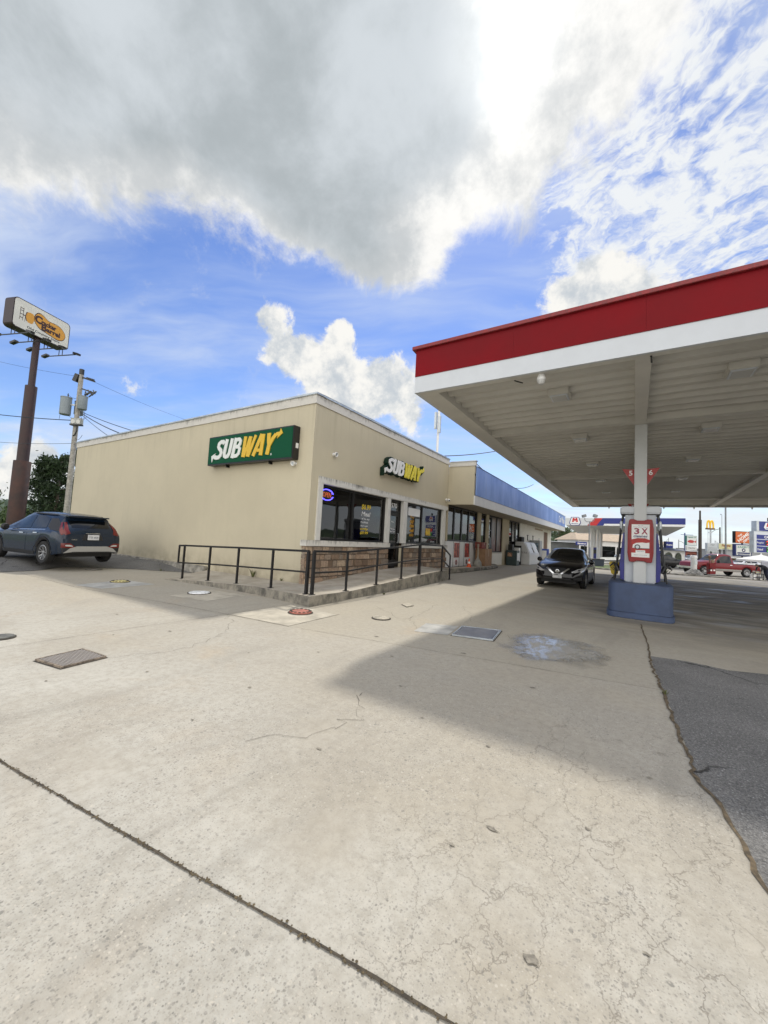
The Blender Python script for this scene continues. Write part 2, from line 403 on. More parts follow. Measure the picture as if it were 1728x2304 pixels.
def asphalt_mat(name, lo, hi, speck=.5):
    mt = bpy.data.materials.new(name); mt.use_nodes = True
    t = NT(mt.node_tree); b = t.n['Principled BSDF']
    P = t.new('ShaderNodeNewGeometry').outputs['Position']
    c = t.mix(t.ss(t.noise(P, .9, 6, .62), .3, .7), (*lo, 1), (*hi, 1))
    vn = t.new('ShaderNodeTexVoronoi'); t.put(vn.inputs['Vector'], P); vn.inputs['Scale'].default_value = 62
    r = t.sep(vn.outputs['Color'])
    peb = t.math('MULTIPLY', t.ss(vn.outputs['Distance'], .25, .5, 1, 0), t.ss(r[0], .35, .6))
    c = t.mix(t.math('MULTIPLY', peb, speck), c, t.mix(r[1], (.10, .10, .10, 1), (.42, .42, .41, 1)))
    c = t.mix(t.ss(t.noise(P, 85, 5, .85), .40, .62, 0, .9), c, tuple(x*.42 for x in lo)+(1,)); c = t.mix(t.ss(t.noise(P, 55, 4, .75), .54, .70, 0, .6), c, tuple(min(1, x*1.7) for x in hi)+(1,))
    e = t.voro(t.vmath('ADD', P, t.scale(t.noise(P, 3.5, 5, .6, out=1), .22)), .9, 'DISTANCE_TO_EDGE')
    crk = t.math('MULTIPLY', t.ss(e, .004, .016, 1, 0), t.ss(t.noise(P, .8, 3), .48, .6))
    c = t.mix(crk, c, (.025, .023, .02, 1))
    t.put(b.inputs['Base Color'], c); b.inputs['Roughness'].default_value = .82
    bp = t.new('ShaderNodeBump'); bp.inputs['Strength'].default_value = .8; bp.inputs['Distance'].default_value = .008
    t.put(bp.inputs['Height'], t.math('SUBTRACT', t.math('ADD', t.noise(P, 70, 4, .7), t.math('MULTIPLY', peb, .6)), crk)); t.l.new(bp.outputs[0], b.inputs['Normal'])
    return mt
M_conc = concrete_mat()
M_asph = asphalt_mat('worn_asphalt', (.135, .132, .125), (.235, .228, .217), .9)
M_asph2 = asphalt_mat('old_grey_asphalt', (.12, .117, .11), (.20, .195, .18), .35)
M_dirt = mat('dirt_filled_joint', (.055, .045, .032), .95, vary=.5, vscale=20)
M_dirt2 = mat('dark_crack', (.06, .052, .042), .95)
M_grass = mat('mown_grass', (.085, .115, .035), .9, vary=.45, vscale=3, bump=.8, bscale=30)
M_kerb = mat('stained_kerb_concrete', (.27, .255, .22), .9, vary=.5, vscale=3.5, bump=.6, bscale=40)
M_walk = mat('sidewalk_concrete', (.36, .325, .265), .9, vary=.25, vscale=2.2, bump=.4, bscale=60)
M_drive = mat('pale_far_pavement', (.50, .48, .43), .9, vary=.15, vscale=.4)
M_patchl = mat('pale_patch_concrete', (.40, .365, .295), .9, vary=.22, vscale=3, bump=.4, bscale=70)
M_patchb = mat('blue_grey_patch_concrete', (.37, .365, .34), .9, vary=.25, vscale=3, bump=.4, bscale=70)

def grid(xs, ys, hf, dz=0):
    b = MB(); n = len(ys)
    b.v = [Vector((x, y, hf(x, y)+dz)) for x in xs for y in ys]
    b.f = [(i*n+j, (i+1)*n+j, (i+1)*n+j+1, i*n+j+1) for i in range(len(xs)-1) for j in range(n-1)]
    return b
def span(*parts):
    out = []
    for a, b_, n in parts: out += [a+(b_-a)*i/n for i in range(n)]
    return out+[parts[-1][1]]
g = grid(span((-900, -60, 12), (-60, -12, 16), (-12, 12, 24), (12, 60, 16), (60, 900, 12)), span((-300, -10, 10), (-10, 30, 40), (30, 60, 20), (60, 120, 12), (120, 1200, 14)), gh)
struct(g.build('ground', M_conc, smooth=True))
# asphalt patch in the right foreground, ragged edge
edge = [(.20, 7.05), (.23, 6.3), (.28, 5.45), (.31, 4.9), (.32, 4.43), (.37, 3.77), (.36, 3.5), (.40, 3.36), (.47, 3.26), (.47, 3.1), (.50, 2.93), (.50, 2.75), (.53, 2.6), (.58, 2.2), (.62, 1.5), (.7, 0), (.75, -6)]
ee = []
for i in range(len(edge)-1):
    a, b_ = Vector(edge[i]), Vector(edge[i+1]); n = max(1, int((b_-a).length/.06)) if a.y > .5 else 4
    ee += [a.lerp(b_, k/n)+Vector((random.uniform(-.009, .009), 0)) for k in range(n)]
ee.append(Vector(edge[-1]))
top = [(14, 7.25), (5, 7.2), (1.48, 7.17), (1.05, 7.0), (.64, 7.12)]
struct(MB().poly([(p[0], p[1]) for p in ee]+[(14, -6)]+top, z=.004).build('asphalt_patch', M_asph))
j = MB(); rag = [(p.x-.015+random.uniform(-.008, .012), p.y, .008) for p in ee if p.y > .3]
j.strip(rag, .028, jit=.012)
j.strip([(.12, 9.93), (.14, 9.0), (.19, 8.0), (.20, 7.05)], .022, .008, .010)
struct(j.build('dirt_seam', mat('brown_dirt', (.10, .075, .045), .95, vary=.5, vscale=30)))
# left parking lot: asphalt overlay rising to the wall
ledge = [(-14.0, -6), (-14.3, 0), (-14.5, 2.4), (-14.55, 3.45), (-14.66, 4.3), (-15.4, 5.0), (-15.2, 5.7), (-14.2, 6.6), (-13, 7.3), (-12.2, 7.75)]
def lot_x(y):
    for i in range(len(ledge)-1):
        if ledge[i][1] <= y <= ledge[i+1][1]:
            k = (y-ledge[i][1])/(ledge[i+1][1]-ledge[i][1]); return ledge[i][0]+k*(ledge[i+1][0]-ledge[i][0])
    return ledge[-1][0]
ys = span((-6, 2, 8), (2, 7.75, 24)); lb = MB(); K = [0, .05, .25, .6, 1.2, 2.2, 4, 9, 14]
random.seed(11)
for y in ys:
    x0 = lot_x(y)+random.uniform(-.03, .03)
    for k in K: lb.v.append(Vector((x0-k, y, .006+(.018 if k else 0)+.18*sst(0, 2.0, k)+.05*sst(0, 12, k))))
n = len(K); lb.f = [(i*n+q, i*n+q+1, (i+1)*n+q+1, (i+1)*n+q) for i in range(len(ys)-1) for q in range(n-1)]
struct(lb.build('parking_lot', M_asph2, smooth=True))
struct(MB().strip([(lot_x(y)+.02, y, .009) for y in ys if y > 1], .05, jit=.02).build('lot_edge_seam', M_dirt2))
struct(MB().strip([(-16.9+.1*i, 3.3+.02*i, .212) for i in range(6)], .10).build('worn_parking_line', mat('faded_white_paint', (.6, .6, .58), .9, vary=.3, vscale=9)))
# far ground beyond the lot on the left: grass bank
gl_ = grid(span((-400, -60, 8), (-60, -28.6, 6)), span((-200, -10, 6), (-10, 60, 12)), lambda x, y: .24+.02*max(0, min(60, -x-28)))
struct(gl_.build('grass_bank', M_grass, smooth=True))
# joints, cracks and patches of the apron
jm = MB()
jm.strip([(-9, .1), (-3.28, .88), (-1.7, 1.10), (-1.0, 1.205), (-.46, 1.275), (.3, 1.37), (.63, 1.40)], .011, .005, .002)
struct(jm.build('expansion_joint', M_dirt))
jt = MB()
for _ in range(420):
    px = random.uniform(-3.6, .5); JL = [(-9, .1), (-3.28, .88), (-1.7, 1.10), (-1.0, 1.205), (-.46, 1.275), (.3, 1.37), (.63, 1.40)]; i_ = max(i for i in range(6) if JL[i][0] <= px); py = JL[i_][1]+(px-JL[i_][0])/(JL[i_+1][0]-JL[i_][0])*(JL[i_+1][1]-JL[i_][1])+random.gauss(0, .006)
    jt.lathe([(.002, 0), (random.uniform(.002, .007), .002), (.002, random.uniform(.003, .006))], (px, py, .003), n=5)
o = jt.build('joint_debris', mat('dry_moss_crumbs', (.09, .07, .04), .95, vary=.5, vscale=50)); o['kind'] = 'stuff'
jj = MB()
for L, w, ji in (([(-14.1, 3.77), (-10.72, 3.84), (-7.97, 4.25), (-6.08, 4.48), (-4.67, 4.61)], .012, .003), ([(-4.69, 4.6), (-4.74, 5.99)], .014, .003), ([(-6.16, -1), (-6.13, 1.54), (-6.11, 3.18), (-6.08, 4.48), (-6.09, 6.0)], .009, .002),
             ([(-4.43, 4.64), (-2.83, 4.93), (-.97, 5.23), (.28, 5.42)], .008, .004)):
    jj.strip(L, w*.62, .005, ji)
for L in ([(-6.05, 4.51), (-5.6, 4.2), (-5.11, 3.79), (-4.95, 3.55), (-4.83, 3.33), (-4.68, 2.8), (-4.8, 2.5), (-4.91, 2.16)], [(-4.79, 7.26), (-3.61, 6.44), (-3.64, 7.33), (-3.91, 8.59)], [(-3.4, 8.9), (-3.0, 8.3), (-2.7, 7.5), (-2.2, 7.2), (-1.95, 6.97)],
          [(-1.95, 6.9), (-1.4, 6.3), (-1.25, 5.6)], [(-2.3, 2.0), (-1.9, 2.5), (-2.0, 2.9), (-2.2, 3.2)], [(.2, 10), (.5, 9.6), (1.2, 9.3)], [(-3.1, 6.1), (-3.6, 6.6), (-3.65, 6.9)], [(-4.6, 9.0), (-3.9, 8.6), (-3.0, 9.0), (-2.4, 9.9)]):
    f_ = []
    for i in range(len(L)-1):
        a, b_ = Vector(L[i]), Vector(L[i+1])
        for k in range(6): f_.append(tuple(a.lerp(b_, k/6)+Vector((random.gauss(0, .035), random.gauss(0, .035)))))
    f_.append(L[-1]); jj.strip(f_, .0035, .0055, .002)
struct(jj.build('pavement_crack', M_dirt2))
struct(MB().poly([(-8.5, 4.77), (-7.44, 4.96), (-7.60, 6.05), (-8.75, 5.95)], .004).build('pale_concrete_patch', M_patchl))
struct(MB().poly([(-11.07, 3.95), (-10.2, 4.16), (-10.31, 5.41), (-11.5, 5.2)], .004).build('grey_concrete_patch', M_patchb))
struct(MB().poly([(-6.05, 4.52), (-4.70, 4.63), (-4.74, 5.9), (-5.6, 6.0), (-6.05, 5.95)], .003).build('square_concrete_patch', M_patchl))
struct(MB().poly([(-3.18, 6.55), (-3.05, 5.84), (-2.52, 6.0), (-2.64, 6.78)], .004).build('small_concrete_patch', M_patchb))
# wet patch
mt = bpy.data.materials.new('wet_concrete'); mt.use_nodes = True; t = NT(mt.node_tree); b = t.n['Principled BSDF']
P = t.new('ShaderNodeNewGeometry').outputs['Position']
t.put(b.inputs['Base Color'], t.mix(t.noise(P, 3, 5), (.27, .25, .21, 1), (.35, .325, .27, 1)))
t.put(b.inputs['Roughness'], t.ss(t.noise(t.vmath('MULTIPLY', P, (1.6, .9, 1)), 5, 7, .68, .6), .38, .66, .05, .55)); b.inputs['Specular IOR Level'].default_value = 1.0
bp = t.new('ShaderNodeBump'); bp.inputs['Strength'].default_value = .25; bp.inputs['Distance'].default_value = .004; t.put(bp.inputs['Height'], t.noise(P, 25, 4)); t.l.new(bp.outputs[0], b.inputs['Normal'])
al = t.vmath('LENGTH', t.vmath('MULTIPLY', t.vmath('SUBTRACT', P, (-1.02, 6.42, 0)), (1.15, .92, 0)), out='Value')
al = t.ss(t.math('ADD', al, t.math('MULTIPLY', t.math('SUBTRACT', t.noise(P, 1.8, 5, .6), .5), 1.1)), .92, .42)
tr_ = t.new('ShaderNodeBsdfTransparent'); mx_ = t.new('ShaderNodeMixShader'); t.put(mx_.inputs[0], al); t.l.new(tr_.outputs[0], mx_.inputs[1]); t.l.new(b.outputs[0], mx_.inputs[2]); t.l.new(mx_.outputs[0], t.n['Material Output'].inputs[0])
struct(MB().poly([(-2.3, 5.0), (.1, 5.0), (.1, 7.9), (-2.3, 7.9)], .004).build('water_puddle', mt))
M_dirtlump = mat('oil_spot', (.21, .19, .155), .9, vary=.4, vscale=40)
sp = MB()
for cx_, cy_, r_ in ((-.62, 2.18, .05), (-.9, 3.0, .03), (-1.85, 2.2, .035), (-3.1, 2.6, .04), (-.3, 1.62, .055), (-2.0, 3.6, .04), (-1.3, 5.9, .05), (-4.2, 2.2, .04), (-5.6, 3.2, .05), (-1.95, 5.2, .07), (-2.6, 4.4, .05), (-3.3, 5.1, .06), (-.9, 4.5, .05), (-1.5, 3.1, .03), (-4.0, 3.3, .03), (-2.9, 1.9, .025), (-3.4, 3.9, .035), (-.2, 2.5, .03), (.1, 3.3, .03), (-4.6, 1.5, .03), (-5.9, 2.6, .04), (-7.2, 3.2, .05), (-.75, 1.95, .025), (.05, 1.9, .02)):
    k = 9; r_ *= .62; sp.poly([(cx_+r_*random.uniform(.5, 1.3)*cos(2*pi*i/k), cy_+.6*r_*random.uniform(.5, 1.3)*sin(2*pi*i/k)) for i in range(k)], .0052)
struct(sp.build('oil_stain', M_dirtlump))
# ------------------------------------------------------------------ materials of the buildings
def stucco(name, col, streak=.09):
    mt = bpy.data.materials.new(name); mt.use_nodes = True
    t = NT(mt.node_tree); b = t.n['Principled BSDF']
    P = t.new('ShaderNodeNewGeometry').outputs['Position']
    big = t.noise(P, .35, 5, .6); st = t.noise(t.vmath('MULTIPLY', P, (2.6, 2.6, .16)), 1.6, 6, .65)
    c = t.mix(t.ss(big, .3, .7), tuple(x*.93 for x in col)+(1,), tuple(min(1, x*1.05) for x in col)+(1,))
    c = t.mix(t.ss(st, .50, .76, 0, streak), c, tuple(x*.55 for x in col)+(1,))
    c = t.mix(t.ss(t.noise(P, 45, 4, .7), .35, .75, 0, .13), c, tuple(x*.6 for x in col)+(1,))
    # grime that splashed up from the ground
    c = t.mix(t.math('MULTIPLY', t.ss(t.sep(P)[2], .9, .1), t.ss(t.noise(P, 2.2, 5), .30, .70, 0, .55)), c, (.17, .14, .10, 1))
    c = t.mix(t.math('MULTIPLY', t.ss(t.sep(P)[2], 3.7, 5.1), t.ss(t.noise(t.vmath('MULTIPLY', P, (4, 4, .12)), 1.2, 5, .7), .48, .72, 0, .20)), c, (.20, .17, .12, 1))
    # a few scuffs
    sc = t.noise(t.vmath('MULTIPLY', P, (5, 5, 1.8)), 1.1, 2); c = t.mix(t.ss(sc, .80, .84, 0, .5), c, (.12, .11, .09, 1))
    t.put(b.inputs['Base Color'], c); b.inputs['Roughness'].default_value = .93; b.inputs['Specular IOR Level'].default_value = .25
    bp = t.new('ShaderNodeBump'); bp.inputs['Strength'].default_value = .5; bp.inputs['Distance'].default_value = .006
    t.put(bp.inputs['Height'], t.math('ADD', t.noise(P, 90, 4, .7), t.math('MULTIPLY', t.noise(P, 1.2, 3), 1.2))); t.l.new(bp.outputs[0], b.inputs['Normal'])
    return mt
def trim_mat(name, col, ztop, amt=.75):
    """painted trim; black mildew that has crept over it in runs"""
    mt = bpy.data.materials.new(name); mt.use_nodes = True
    t = NT(mt.node_tree); b = t.n['Principled BSDF']
    P = t.new('ShaderNodeNewGeometry').outputs['Position']; S = t.sep(P)
    run = t.noise(t.vmath('MULTIPLY', P, (9, 9, .5)), 1.3, 5, .7); blot = t.noise(P, 1.1, 5, .65)
    v = t.math('ADD', t.math('MULTIPLY', run, .55), t.math('ADD', t.math('MULTIPLY', blot, .6), t.ss(S[2], ztop-.30, ztop, -.16, .10)))
    c = t.mix(t.ss(v, .62, .80, 0, amt), (*col, 1), (.07, .065, .055, 1))
    c = t.mix(t.ss(t.noise(P, 3, 6, .7), .45, .75, 0, .35), c, tuple(x*.68 for x in col)+(1,))
    t.put(b.inputs['Base Color'], c); b.inputs['Roughness'].default_value = .85
    bp = t.new('ShaderNodeBump'); bp.inputs['Strength'].default_value = .25; bp.inputs['Distance'].default_value = .005
    t.put(bp.inputs['Height'], t.noise(P, 60, 4)); t.l.new(bp.outputs[0], b.inputs['Normal'])
    return mt
def stone_mat():
    mt = bpy.data.materials.new('split_stone'); mt.use_nodes = True
    t = NT(mt.node_tree); b = t.n['Principled BSDF']; G = t.new('ShaderNodeNewGeometry')
    P = G.outputs['Position']; r = G.outputs['Random Per Island']
    cr = t.new('ShaderNodeValToRGB'); e = cr.color_ramp.elements
    e[0].position = 0; e[0].color = (.20, .135, .09, 1); e[1].position = 1; e[1].color = (.54, .43, .31, 1)
    for p_, c_ in ((.3, (.40, .28, .19, 1)), (.55, (.26, .215, .17, 1)), (.8, (.46, .33, .23, 1))):
        q = e.new(p_); q.color = c_
    t.put(cr.inputs[0], r)
    c = t.mix(t.ss(t.noise(P, 14, 6, .7), .35, .7, 0, .6), cr.outputs[0], (.10, .075, .055, 1))
    t.put(b.inputs['Base Color'], c); b.inputs['Roughness'].default_value = .95
    bp = t.new('ShaderNodeBump'); bp.inputs['Strength'].default_value = .9; bp.inputs['Distance'].default_value = .02
    t.put(bp.inputs['Height'], t.noise(P, 18, 7, .7)); t.l.new(bp.outputs[0], b.inputs['Normal'])
    return mt
M_wall = stucco('beige_stucco', (.53, .478, .352))
M_wall2 = stucco('tan_painted_wall', (.48, .42, .30), .2)
M_white = trim_mat('white_store_wall', (.66, .64, .57), 3.2, .3)
M_trim = trim_mat('white_trim', (.62, .61, .57), 3.12, .85)
M_sill = trim_mat('white_sill', (.62, .60, .55), 1.34, .7)
M_band = trim_mat('parapet_band_paint', (.58, .56, .51), 5.33, .6)
M_stone = stone_mat()
M_mortar = mat('mortar', (.13, .10, .075), .95, vary=.3)
M_coping = mat('galvanised_coping', (.52, .56, .58), .45, .6, vary=.15, vscale=3)
M_dark = mat('dark_bronze_frame', (.016, .015, .014), .35, .4)
M_black = mat('black_paint', (.012, .012, .012), .35, .0)
M_glass = glass_mat('storefront_glass', (.42, .43, .42))
M_int = mat('dim_interior', (.06, .05, .042), .8)
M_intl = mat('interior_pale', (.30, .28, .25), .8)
M_wood = mat('brown_panel', (.14, .075, .04), .6, vary=.3, vscale=4)
M_whitep = mat('white_paint', (.72, .72, .70), .5, vary=.05, vscale=3)
M_green = mat('deep_green_face', (.004, .070, .030), .5, spec=.12)
M_greend = mat('dark_green_return', (.004, .022, .012), .5, spec=.25)
M_wlet = mat('white_letter', (.68, .70, .66), .4)
M_ylet = mat('yellow_letter', (.66, .42, .02), .4)
M_yface = mat('bright_yellow_face', (.78, .66, .06), .4)
M_wface = mat('bright_white_face', (.80, .80, .78), .4)
FX, WY = -7.40, 7.75
YE = 16.9                      # where the sandwich shop ends and the store's deep fascia begins
# ------------------------------------------------------------------ sandwich shop
shop = thing('restaurant_building', (-7.4, 7.75, 0), 'flat-roofed beige stucco sandwich shop with stone base and dark shopfront windows', 'building')
w = MB()
w.box(-23.1, WY, -.3, FX, WY+.25, 5.30)                                   # long side wall
w.box(FX-.25, WY+.25, 3.12, FX, YE, 5.30)
w.box(FX-.25, WY+.25, 1.25, FX, 8.10, 3.12)
w.box(FX-.25, WY+.25, -.3, FX, 11.85, 1.25); w.box(FX-.25, 12.79, -.3, FX, YE, 1.25)
w.box(-23.1, WY+.25, -.3, -22.85, YE, 5.30); w.box(-22.85, YE-.25, -.3, FX-.25, YE, 5.30)
w.build('wall', M_wall, shop)
MB().box(-22.85, WY+.25, 5.0, FX-.25, YE-.25, 5.1).build('roof', mat('roof_membrane', (.35, .34, .32), .9), shop)
b = MB(); b.box(-23.13, WY-.03, 5.09, FX+.03, WY, 5.33); b.box(FX, WY, 5.09, FX+.03, YE-.003, 5.33); b.box(-23.13, WY, 5.301, FX, WY+.27, 5.33); b.box(FX-.27, WY+.27, 5.301, FX, YE-.003, 5.33)
b.build('parapet_band', M_band, shop)
b = MB(); b.box(-23.17, WY-.07, 5.33, FX+.07, WY+.28, 5.385); b.box(FX-.28, WY+.28, 5.33, FX+.07, YE-.003, 5.385)
b.build('coping', M_coping, shop, bevel=.008)
# split stone: single blocks in courses, each with its own face
def stones(y0, y1, z0, z1, x0, seedn):
    random.seed(seedn); m_ = MB(); z = z0
    while z < z1-.03:
        h = min(random.choice((.13, .17, .21, .25)), z1-z)
        if z1-z-h < .09: h = z1-z
        y = y0
        while y < y1-.02:
            l = random.uniform(.16, .40)
            if y1-y-l < .12: l = y1-y
            d = x0+random.uniform(.025, .085); q = .010; j_ = lambda: random.uniform(-.006, .006)
            a = [(x0-.02, y+q, z+q), (x0-.02, y+l-q, z+q), (x0-.02, y+l-q, z+h-q), (x0-.02, y+q, z+h-q)]
            bb_ = [(d+j_(), y+q+.008+j_(), z+q+.008+j_()), (d+j_(), y+l-q-.008+j_(), z+q+.008+j_()), (d+j_(), y+l-q-.008, z+h-q-.008+j_()), (d+j_(), y+q+.008+j_(), z+h-q-.008)]
            m_.add(a+bb_, [(4,5,6,7), (0,1,5,4), (1,2,6,5), (2,3,7,6), (3,0,4,7)])
            y += l
        z += h
    return m_
s1 = stones(7.68, 11.83, -.05, 1.18, FX, 3)
s2 = stones(12.81, YE-.02, .2, 1.18, FX, 4); s2.build('stone_base', M_stone, shop)
# return of the stone round the corner
random.seed(5); z = -.05
while z < 1.15:
    h = min(random.choice((.13, .16, .19)), 1.18-z)
    s1.box(FX-.10, 7.68-random.uniform(0, .02), z+.006, FX+.03, 7.80, z+h-.006); z += h
s1.build('stone_base', M_stone, shop)
b = MB(); b.box(FX, 7.76, -.05, FX+.02, 11.83, 1.18); b.box(FX, 12.81, .2, FX+.02, YE-.02, 1.18); b.build('mortar_bed', M_mortar, shop)
b = MB(); b.box(FX-.13, 7.62, 1.18, FX+.11, 7.745, 1.34); b.box(FX+.001, 7.745, 1.18, FX+.11, 11.83, 1.34); b.box(FX+.001, 12.81, 1.18, FX+.11, YE-.006, 1.34)
b.build('sill_band', M_sill, shop, bevel=.01)
b = MB(); b.box(FX-.20, 8.03, 1.345, FX+.045, 8.22, 2.93); b.box(FX-.20, 8.03, 2.93, FX+.05, 17.0-.11, 3.125)
b.box(FX-.20, 11.66, 1.345, FX+.045, 11.85, 2.93); b.box(FX-.20, 12.79, 1.345, FX+.045, 13.07, 2.93); b.box(FX-.20, 16.43, 1.345, FX+.045, 16.70, 2.93)
b.build('window_surround', M_trim, shop, bevel=.008)
def shop_window(y0, y1, ym, z0, z1):
    f = MB(); x0, x1 = FX-.16, FX-.07; t_ = .055
    f.box(x0, y0, z0, x1, y0+t_, z1); f.box(x0, y1-t_*1.6, z0, x1, y1, z1); f.box(x0, ym-t_, z0+t_, x1, ym+t_*.6, z1-t_)
    f.box(x0, y0+t_, z0, x1, y1-t_*1.6, z0+t_); f.box(x0, y0+t_, z1-t_, x1, y1-t_*1.6, z1)
    fr = f.build('window', M_dark, shop, bevel=.006)
    for a, b_ in ((y0+t_, ym-t_), (ym+t_*.6, y1-t_*1.6)):
        MB().box(FX-.122, a, z0+t_, FX-.115, b_, z1-t_).build('pane', M_glass, fr)
    return fr
win1 = shop_window(8.22, 11.66, 9.80, 1.345, 2.93)
win2 = shop_window(13.07, 16.43, 14.54, 1.345, 2.93)
# door with transom
d = MB(); x0, x1 = FX-.18, FX-.09
d.box(x0, 11.853, .46, x1, 11.91, 2.93); d.box(x0, 12.73, .46, x1, 12.787, 2.93); d.box(x0, 11.91, 2.88, x1, 12.73, 2.93); d.box(x0, 11.91, 2.47, x1, 12.73, 2.53)
dr = d.build('door', M_dark, shop, bevel=.005)
l = MB(); l.box(x0+.01, 11.92, .47, x1-.01, 12.02, 2.46); l.box(x0+.01, 12.62, .47, x1-.01, 12.72, 2.46); l.box(x0+.01, 12.02, .47, x1-.01, 12.62, .72); l.box(x0+.01, 12.02, 2.34, x1-.01, 12.62, 2.46); l.box(x0+.01, 12.02, 1.28, x1-.01, 12.62, 1.36)
l.build('door_leaf', M_dark, dr, bevel=.004)
MB().box(FX-.14, 12.02, .72, FX-.13, 12.62, 2.34).build('glass', M_glass, dr)
MB().box(FX-.14, 11.91, 2.53, FX-.13, 12.73, 2.88).build('transom_pane', M_glass, dr)
h_ = MB(); h_.tube([(FX-.09, 12.60, 1.36), (FX-.03, 12.60, 1.36), (FX-.03, 12.60, 1.70), (FX-.09, 12.60, 1.70)], .012); h_.build('handle', M_coping, dr, smooth=True)
# interior seen dimly through the glass
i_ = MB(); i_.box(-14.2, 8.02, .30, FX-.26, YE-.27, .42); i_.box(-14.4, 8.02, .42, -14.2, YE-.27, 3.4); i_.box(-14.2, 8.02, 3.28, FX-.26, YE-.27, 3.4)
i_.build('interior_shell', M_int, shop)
i_ = MB(); i_.box(-12.3, 9.5, .42, -11.6, 15.6, 1.5); i_.box(-14.15, 9.0, 2.3, -14.0, 15.5, 2.9)
for y_ in (8.9, 10.2, 14.2, 15.6):
    i_.box(-9.0, y_-.35, 1.12, -8.1, y_+.35, 1.16); i_.box(-8.6, y_-.04, .42, -8.5, y_+.04, 1.12)
    for s_ in (-1, 1): i_.box(-9.0, y_+s_*.55-.2, .85, -8.5, y_+s_*.55+.2, .9); i_.box(-9.0, y_+s_*.72-.02, .9, -8.5, y_+s_*.72+.02, 1.4)
i_.build('interior_fittings', M_wood, shop)
M_tube = mat('lit_tube', (.9, .9, .85), .5, emit=(1, .95, .85), es=2.2)
for y_ in (10.2, 13.2): MB().box(-12.0, y_, 3.2, -11.7, y_+1.4, 3.27).build('ceiling_lamp', M_tube, shop)
# painted writing on the panes, posters, street number
def glass_text(lines, mt_, name, win, yc, zc, hgt, lead, w=None, x=FX-.108):
    for k, s_ in enumerate(lines): put_text(MB(), s_, (x, yc, zc-k*lead), Y, Z, w=w, h=hgt, depth=.002, shear=.15, bold=.01).build(name, mt_, win)
M_ypaint = mat('yellow_window_paint', (.75, .55, .05), .8); M_wpaint = mat('white_window_paint', (.75, .76, .76), .8); M_opaint = mat('orange_window_paint', (.70, .36, .04), .8)
glass_text(['$6.99'], M_ypaint, 'painted_writing', win1, 10.55, 2.48, .19, .2, .52)
glass_text(['Meal'], M_wpaint, 'painted_writing', win1, 10.55, 2.26, .15, .20, .5); glass_text(['of the day'], M_wpaint, 'painted_writing', win1, 10.55, 2.09, .07, .20, .45)
glass_text(['Footlong', 'any sub'], M_wpaint, 'painted_writing', win1, 10.48, 1.98, .07, .12, .4)
glass_text(['only', '$9.99'], M_ypaint, 'painted_writing', win1, 10.5, 1.76, .10, .13, .45)
glass_text(['Try', 'our', 'new', 'deli', 'subs'], M_opaint, 'painted_writing', win2, 13.75, 2.38, .13, .17, .34)
glass_text(['fresh'], M_ypaint, 'painted_writing', win2, 15.2, 1.86, .2, .2, .4)
put_text(MB(), '1570', (FX-.125, 12.30, 2.72), Y, Z, w=.5, h=.17, depth=.003, bold=.02).build('street_number', M_wpaint, dr)
for s_, z_, w_ in (('PULL', 2.12, .18), ('Mon-Sun', 1.86, .3), ('8am-10pm', 1.76, .32)): put_text(MB(), s_, (FX-.125, 12.3, z_), Y, Z, w=w_, h=.06, depth=.002).build('opening_hours', M_wpaint, dr)
p_ = MB(); p_.box(FX-.113, 13.16, 2.50, FX-.108, 13.34, 2.72); p_.box(FX-.113, 13.16, 2.26, FX-.108, 13.33, 2.44); p_.box(FX-.113, 13.40, 2.45, FX-.108, 14.40, 2.76); p_.build('notice', M_wpaint, win2)
p_ = MB(); p_.box(FX-.113, 13.42, 2.37, FX-.108, 14.40, 2.45); p_.build('notice', M_black, win2)
p_ = MB(); p_.box(FX-.2, 13.16, 1.42, FX-.19, 14.42, 2.30); p_.build('poster', M_wood, win2)
p_ = MB(); p_.box(FX-.113, 15.0, 1.72, FX-.108, 15.44, 2.02); p_.build('poster', mat('amber_poster', (.45, .27, .05), .6, vary=.4, vscale=14), win2)
# things inside the window
def cbox(name, x, y, z, sx, sy, sz, label, mtl=None, cat='box', group=None):
    r = thing(name, (x, y, z), label, cat, group)
    m1 = mtl or M_card
    bx = MB(); bx.box(x-sx/2, y-sy/2, z, x+sx/2, y+sy/2, z+sz); bx.build('carton', m1, r, bevel=.006)
    fl = MB(); fl.box(x-sx/2+.01, y-sy/2+.01, z+sz, x+sx/2-.01, y-.004, z+sz+.006); fl.box(x-sx/2+.01, y+.004, z+sz, x+sx/2-.01, y+sy/2-.01, z+sz+.006); fl.build('flap', m1, r)
    tp = MB(); tp.box(x-sx/2-.002, y-.03, z+sz*.55, x+sx/2+.002, y+.03, z+sz+.009); tp.build('packing_tape', M_tape, r)
    return r
M_card = mat('brown_cardboard', (.30, .18, .10), .85, vary=.15, vscale=6); M_tape = mat('pale_tape', (.40, .30, .2), .4)
tb = thing('window_table', (-7.95, 10.9, .42), 'low table just inside the shop window with paper-topped boxes on it', 'table')
q = MB(); q.box(-8.3, 10.1, 1.26, -7.6, 11.6, 1.30); q.build('table_top', M_wood, tb)
for y_ in (10.4, 11.2): MB().box(-8.0, y_, .42, -7.9, y_+.1, 1.26).build('leg', M_black, tb)
cbox('cardboard_box', -7.85, 10.95, 1.30, .4, .62, .36, 'open brown cardboard box behind the left shop window', group=None)
bt = thing('spray_bottle', (-7.7, 11.36, 1.30), 'small white bottle beside the cardboard box behind the shop window', 'bottle')
MB().lathe([(.045, 0), (.05, .02), (.05, .2), (.02, .26), (.02, .3)], (-7.7, 11.36, 1.30), n=12).build('bottle_body', M_whitep, bt, smooth=True)
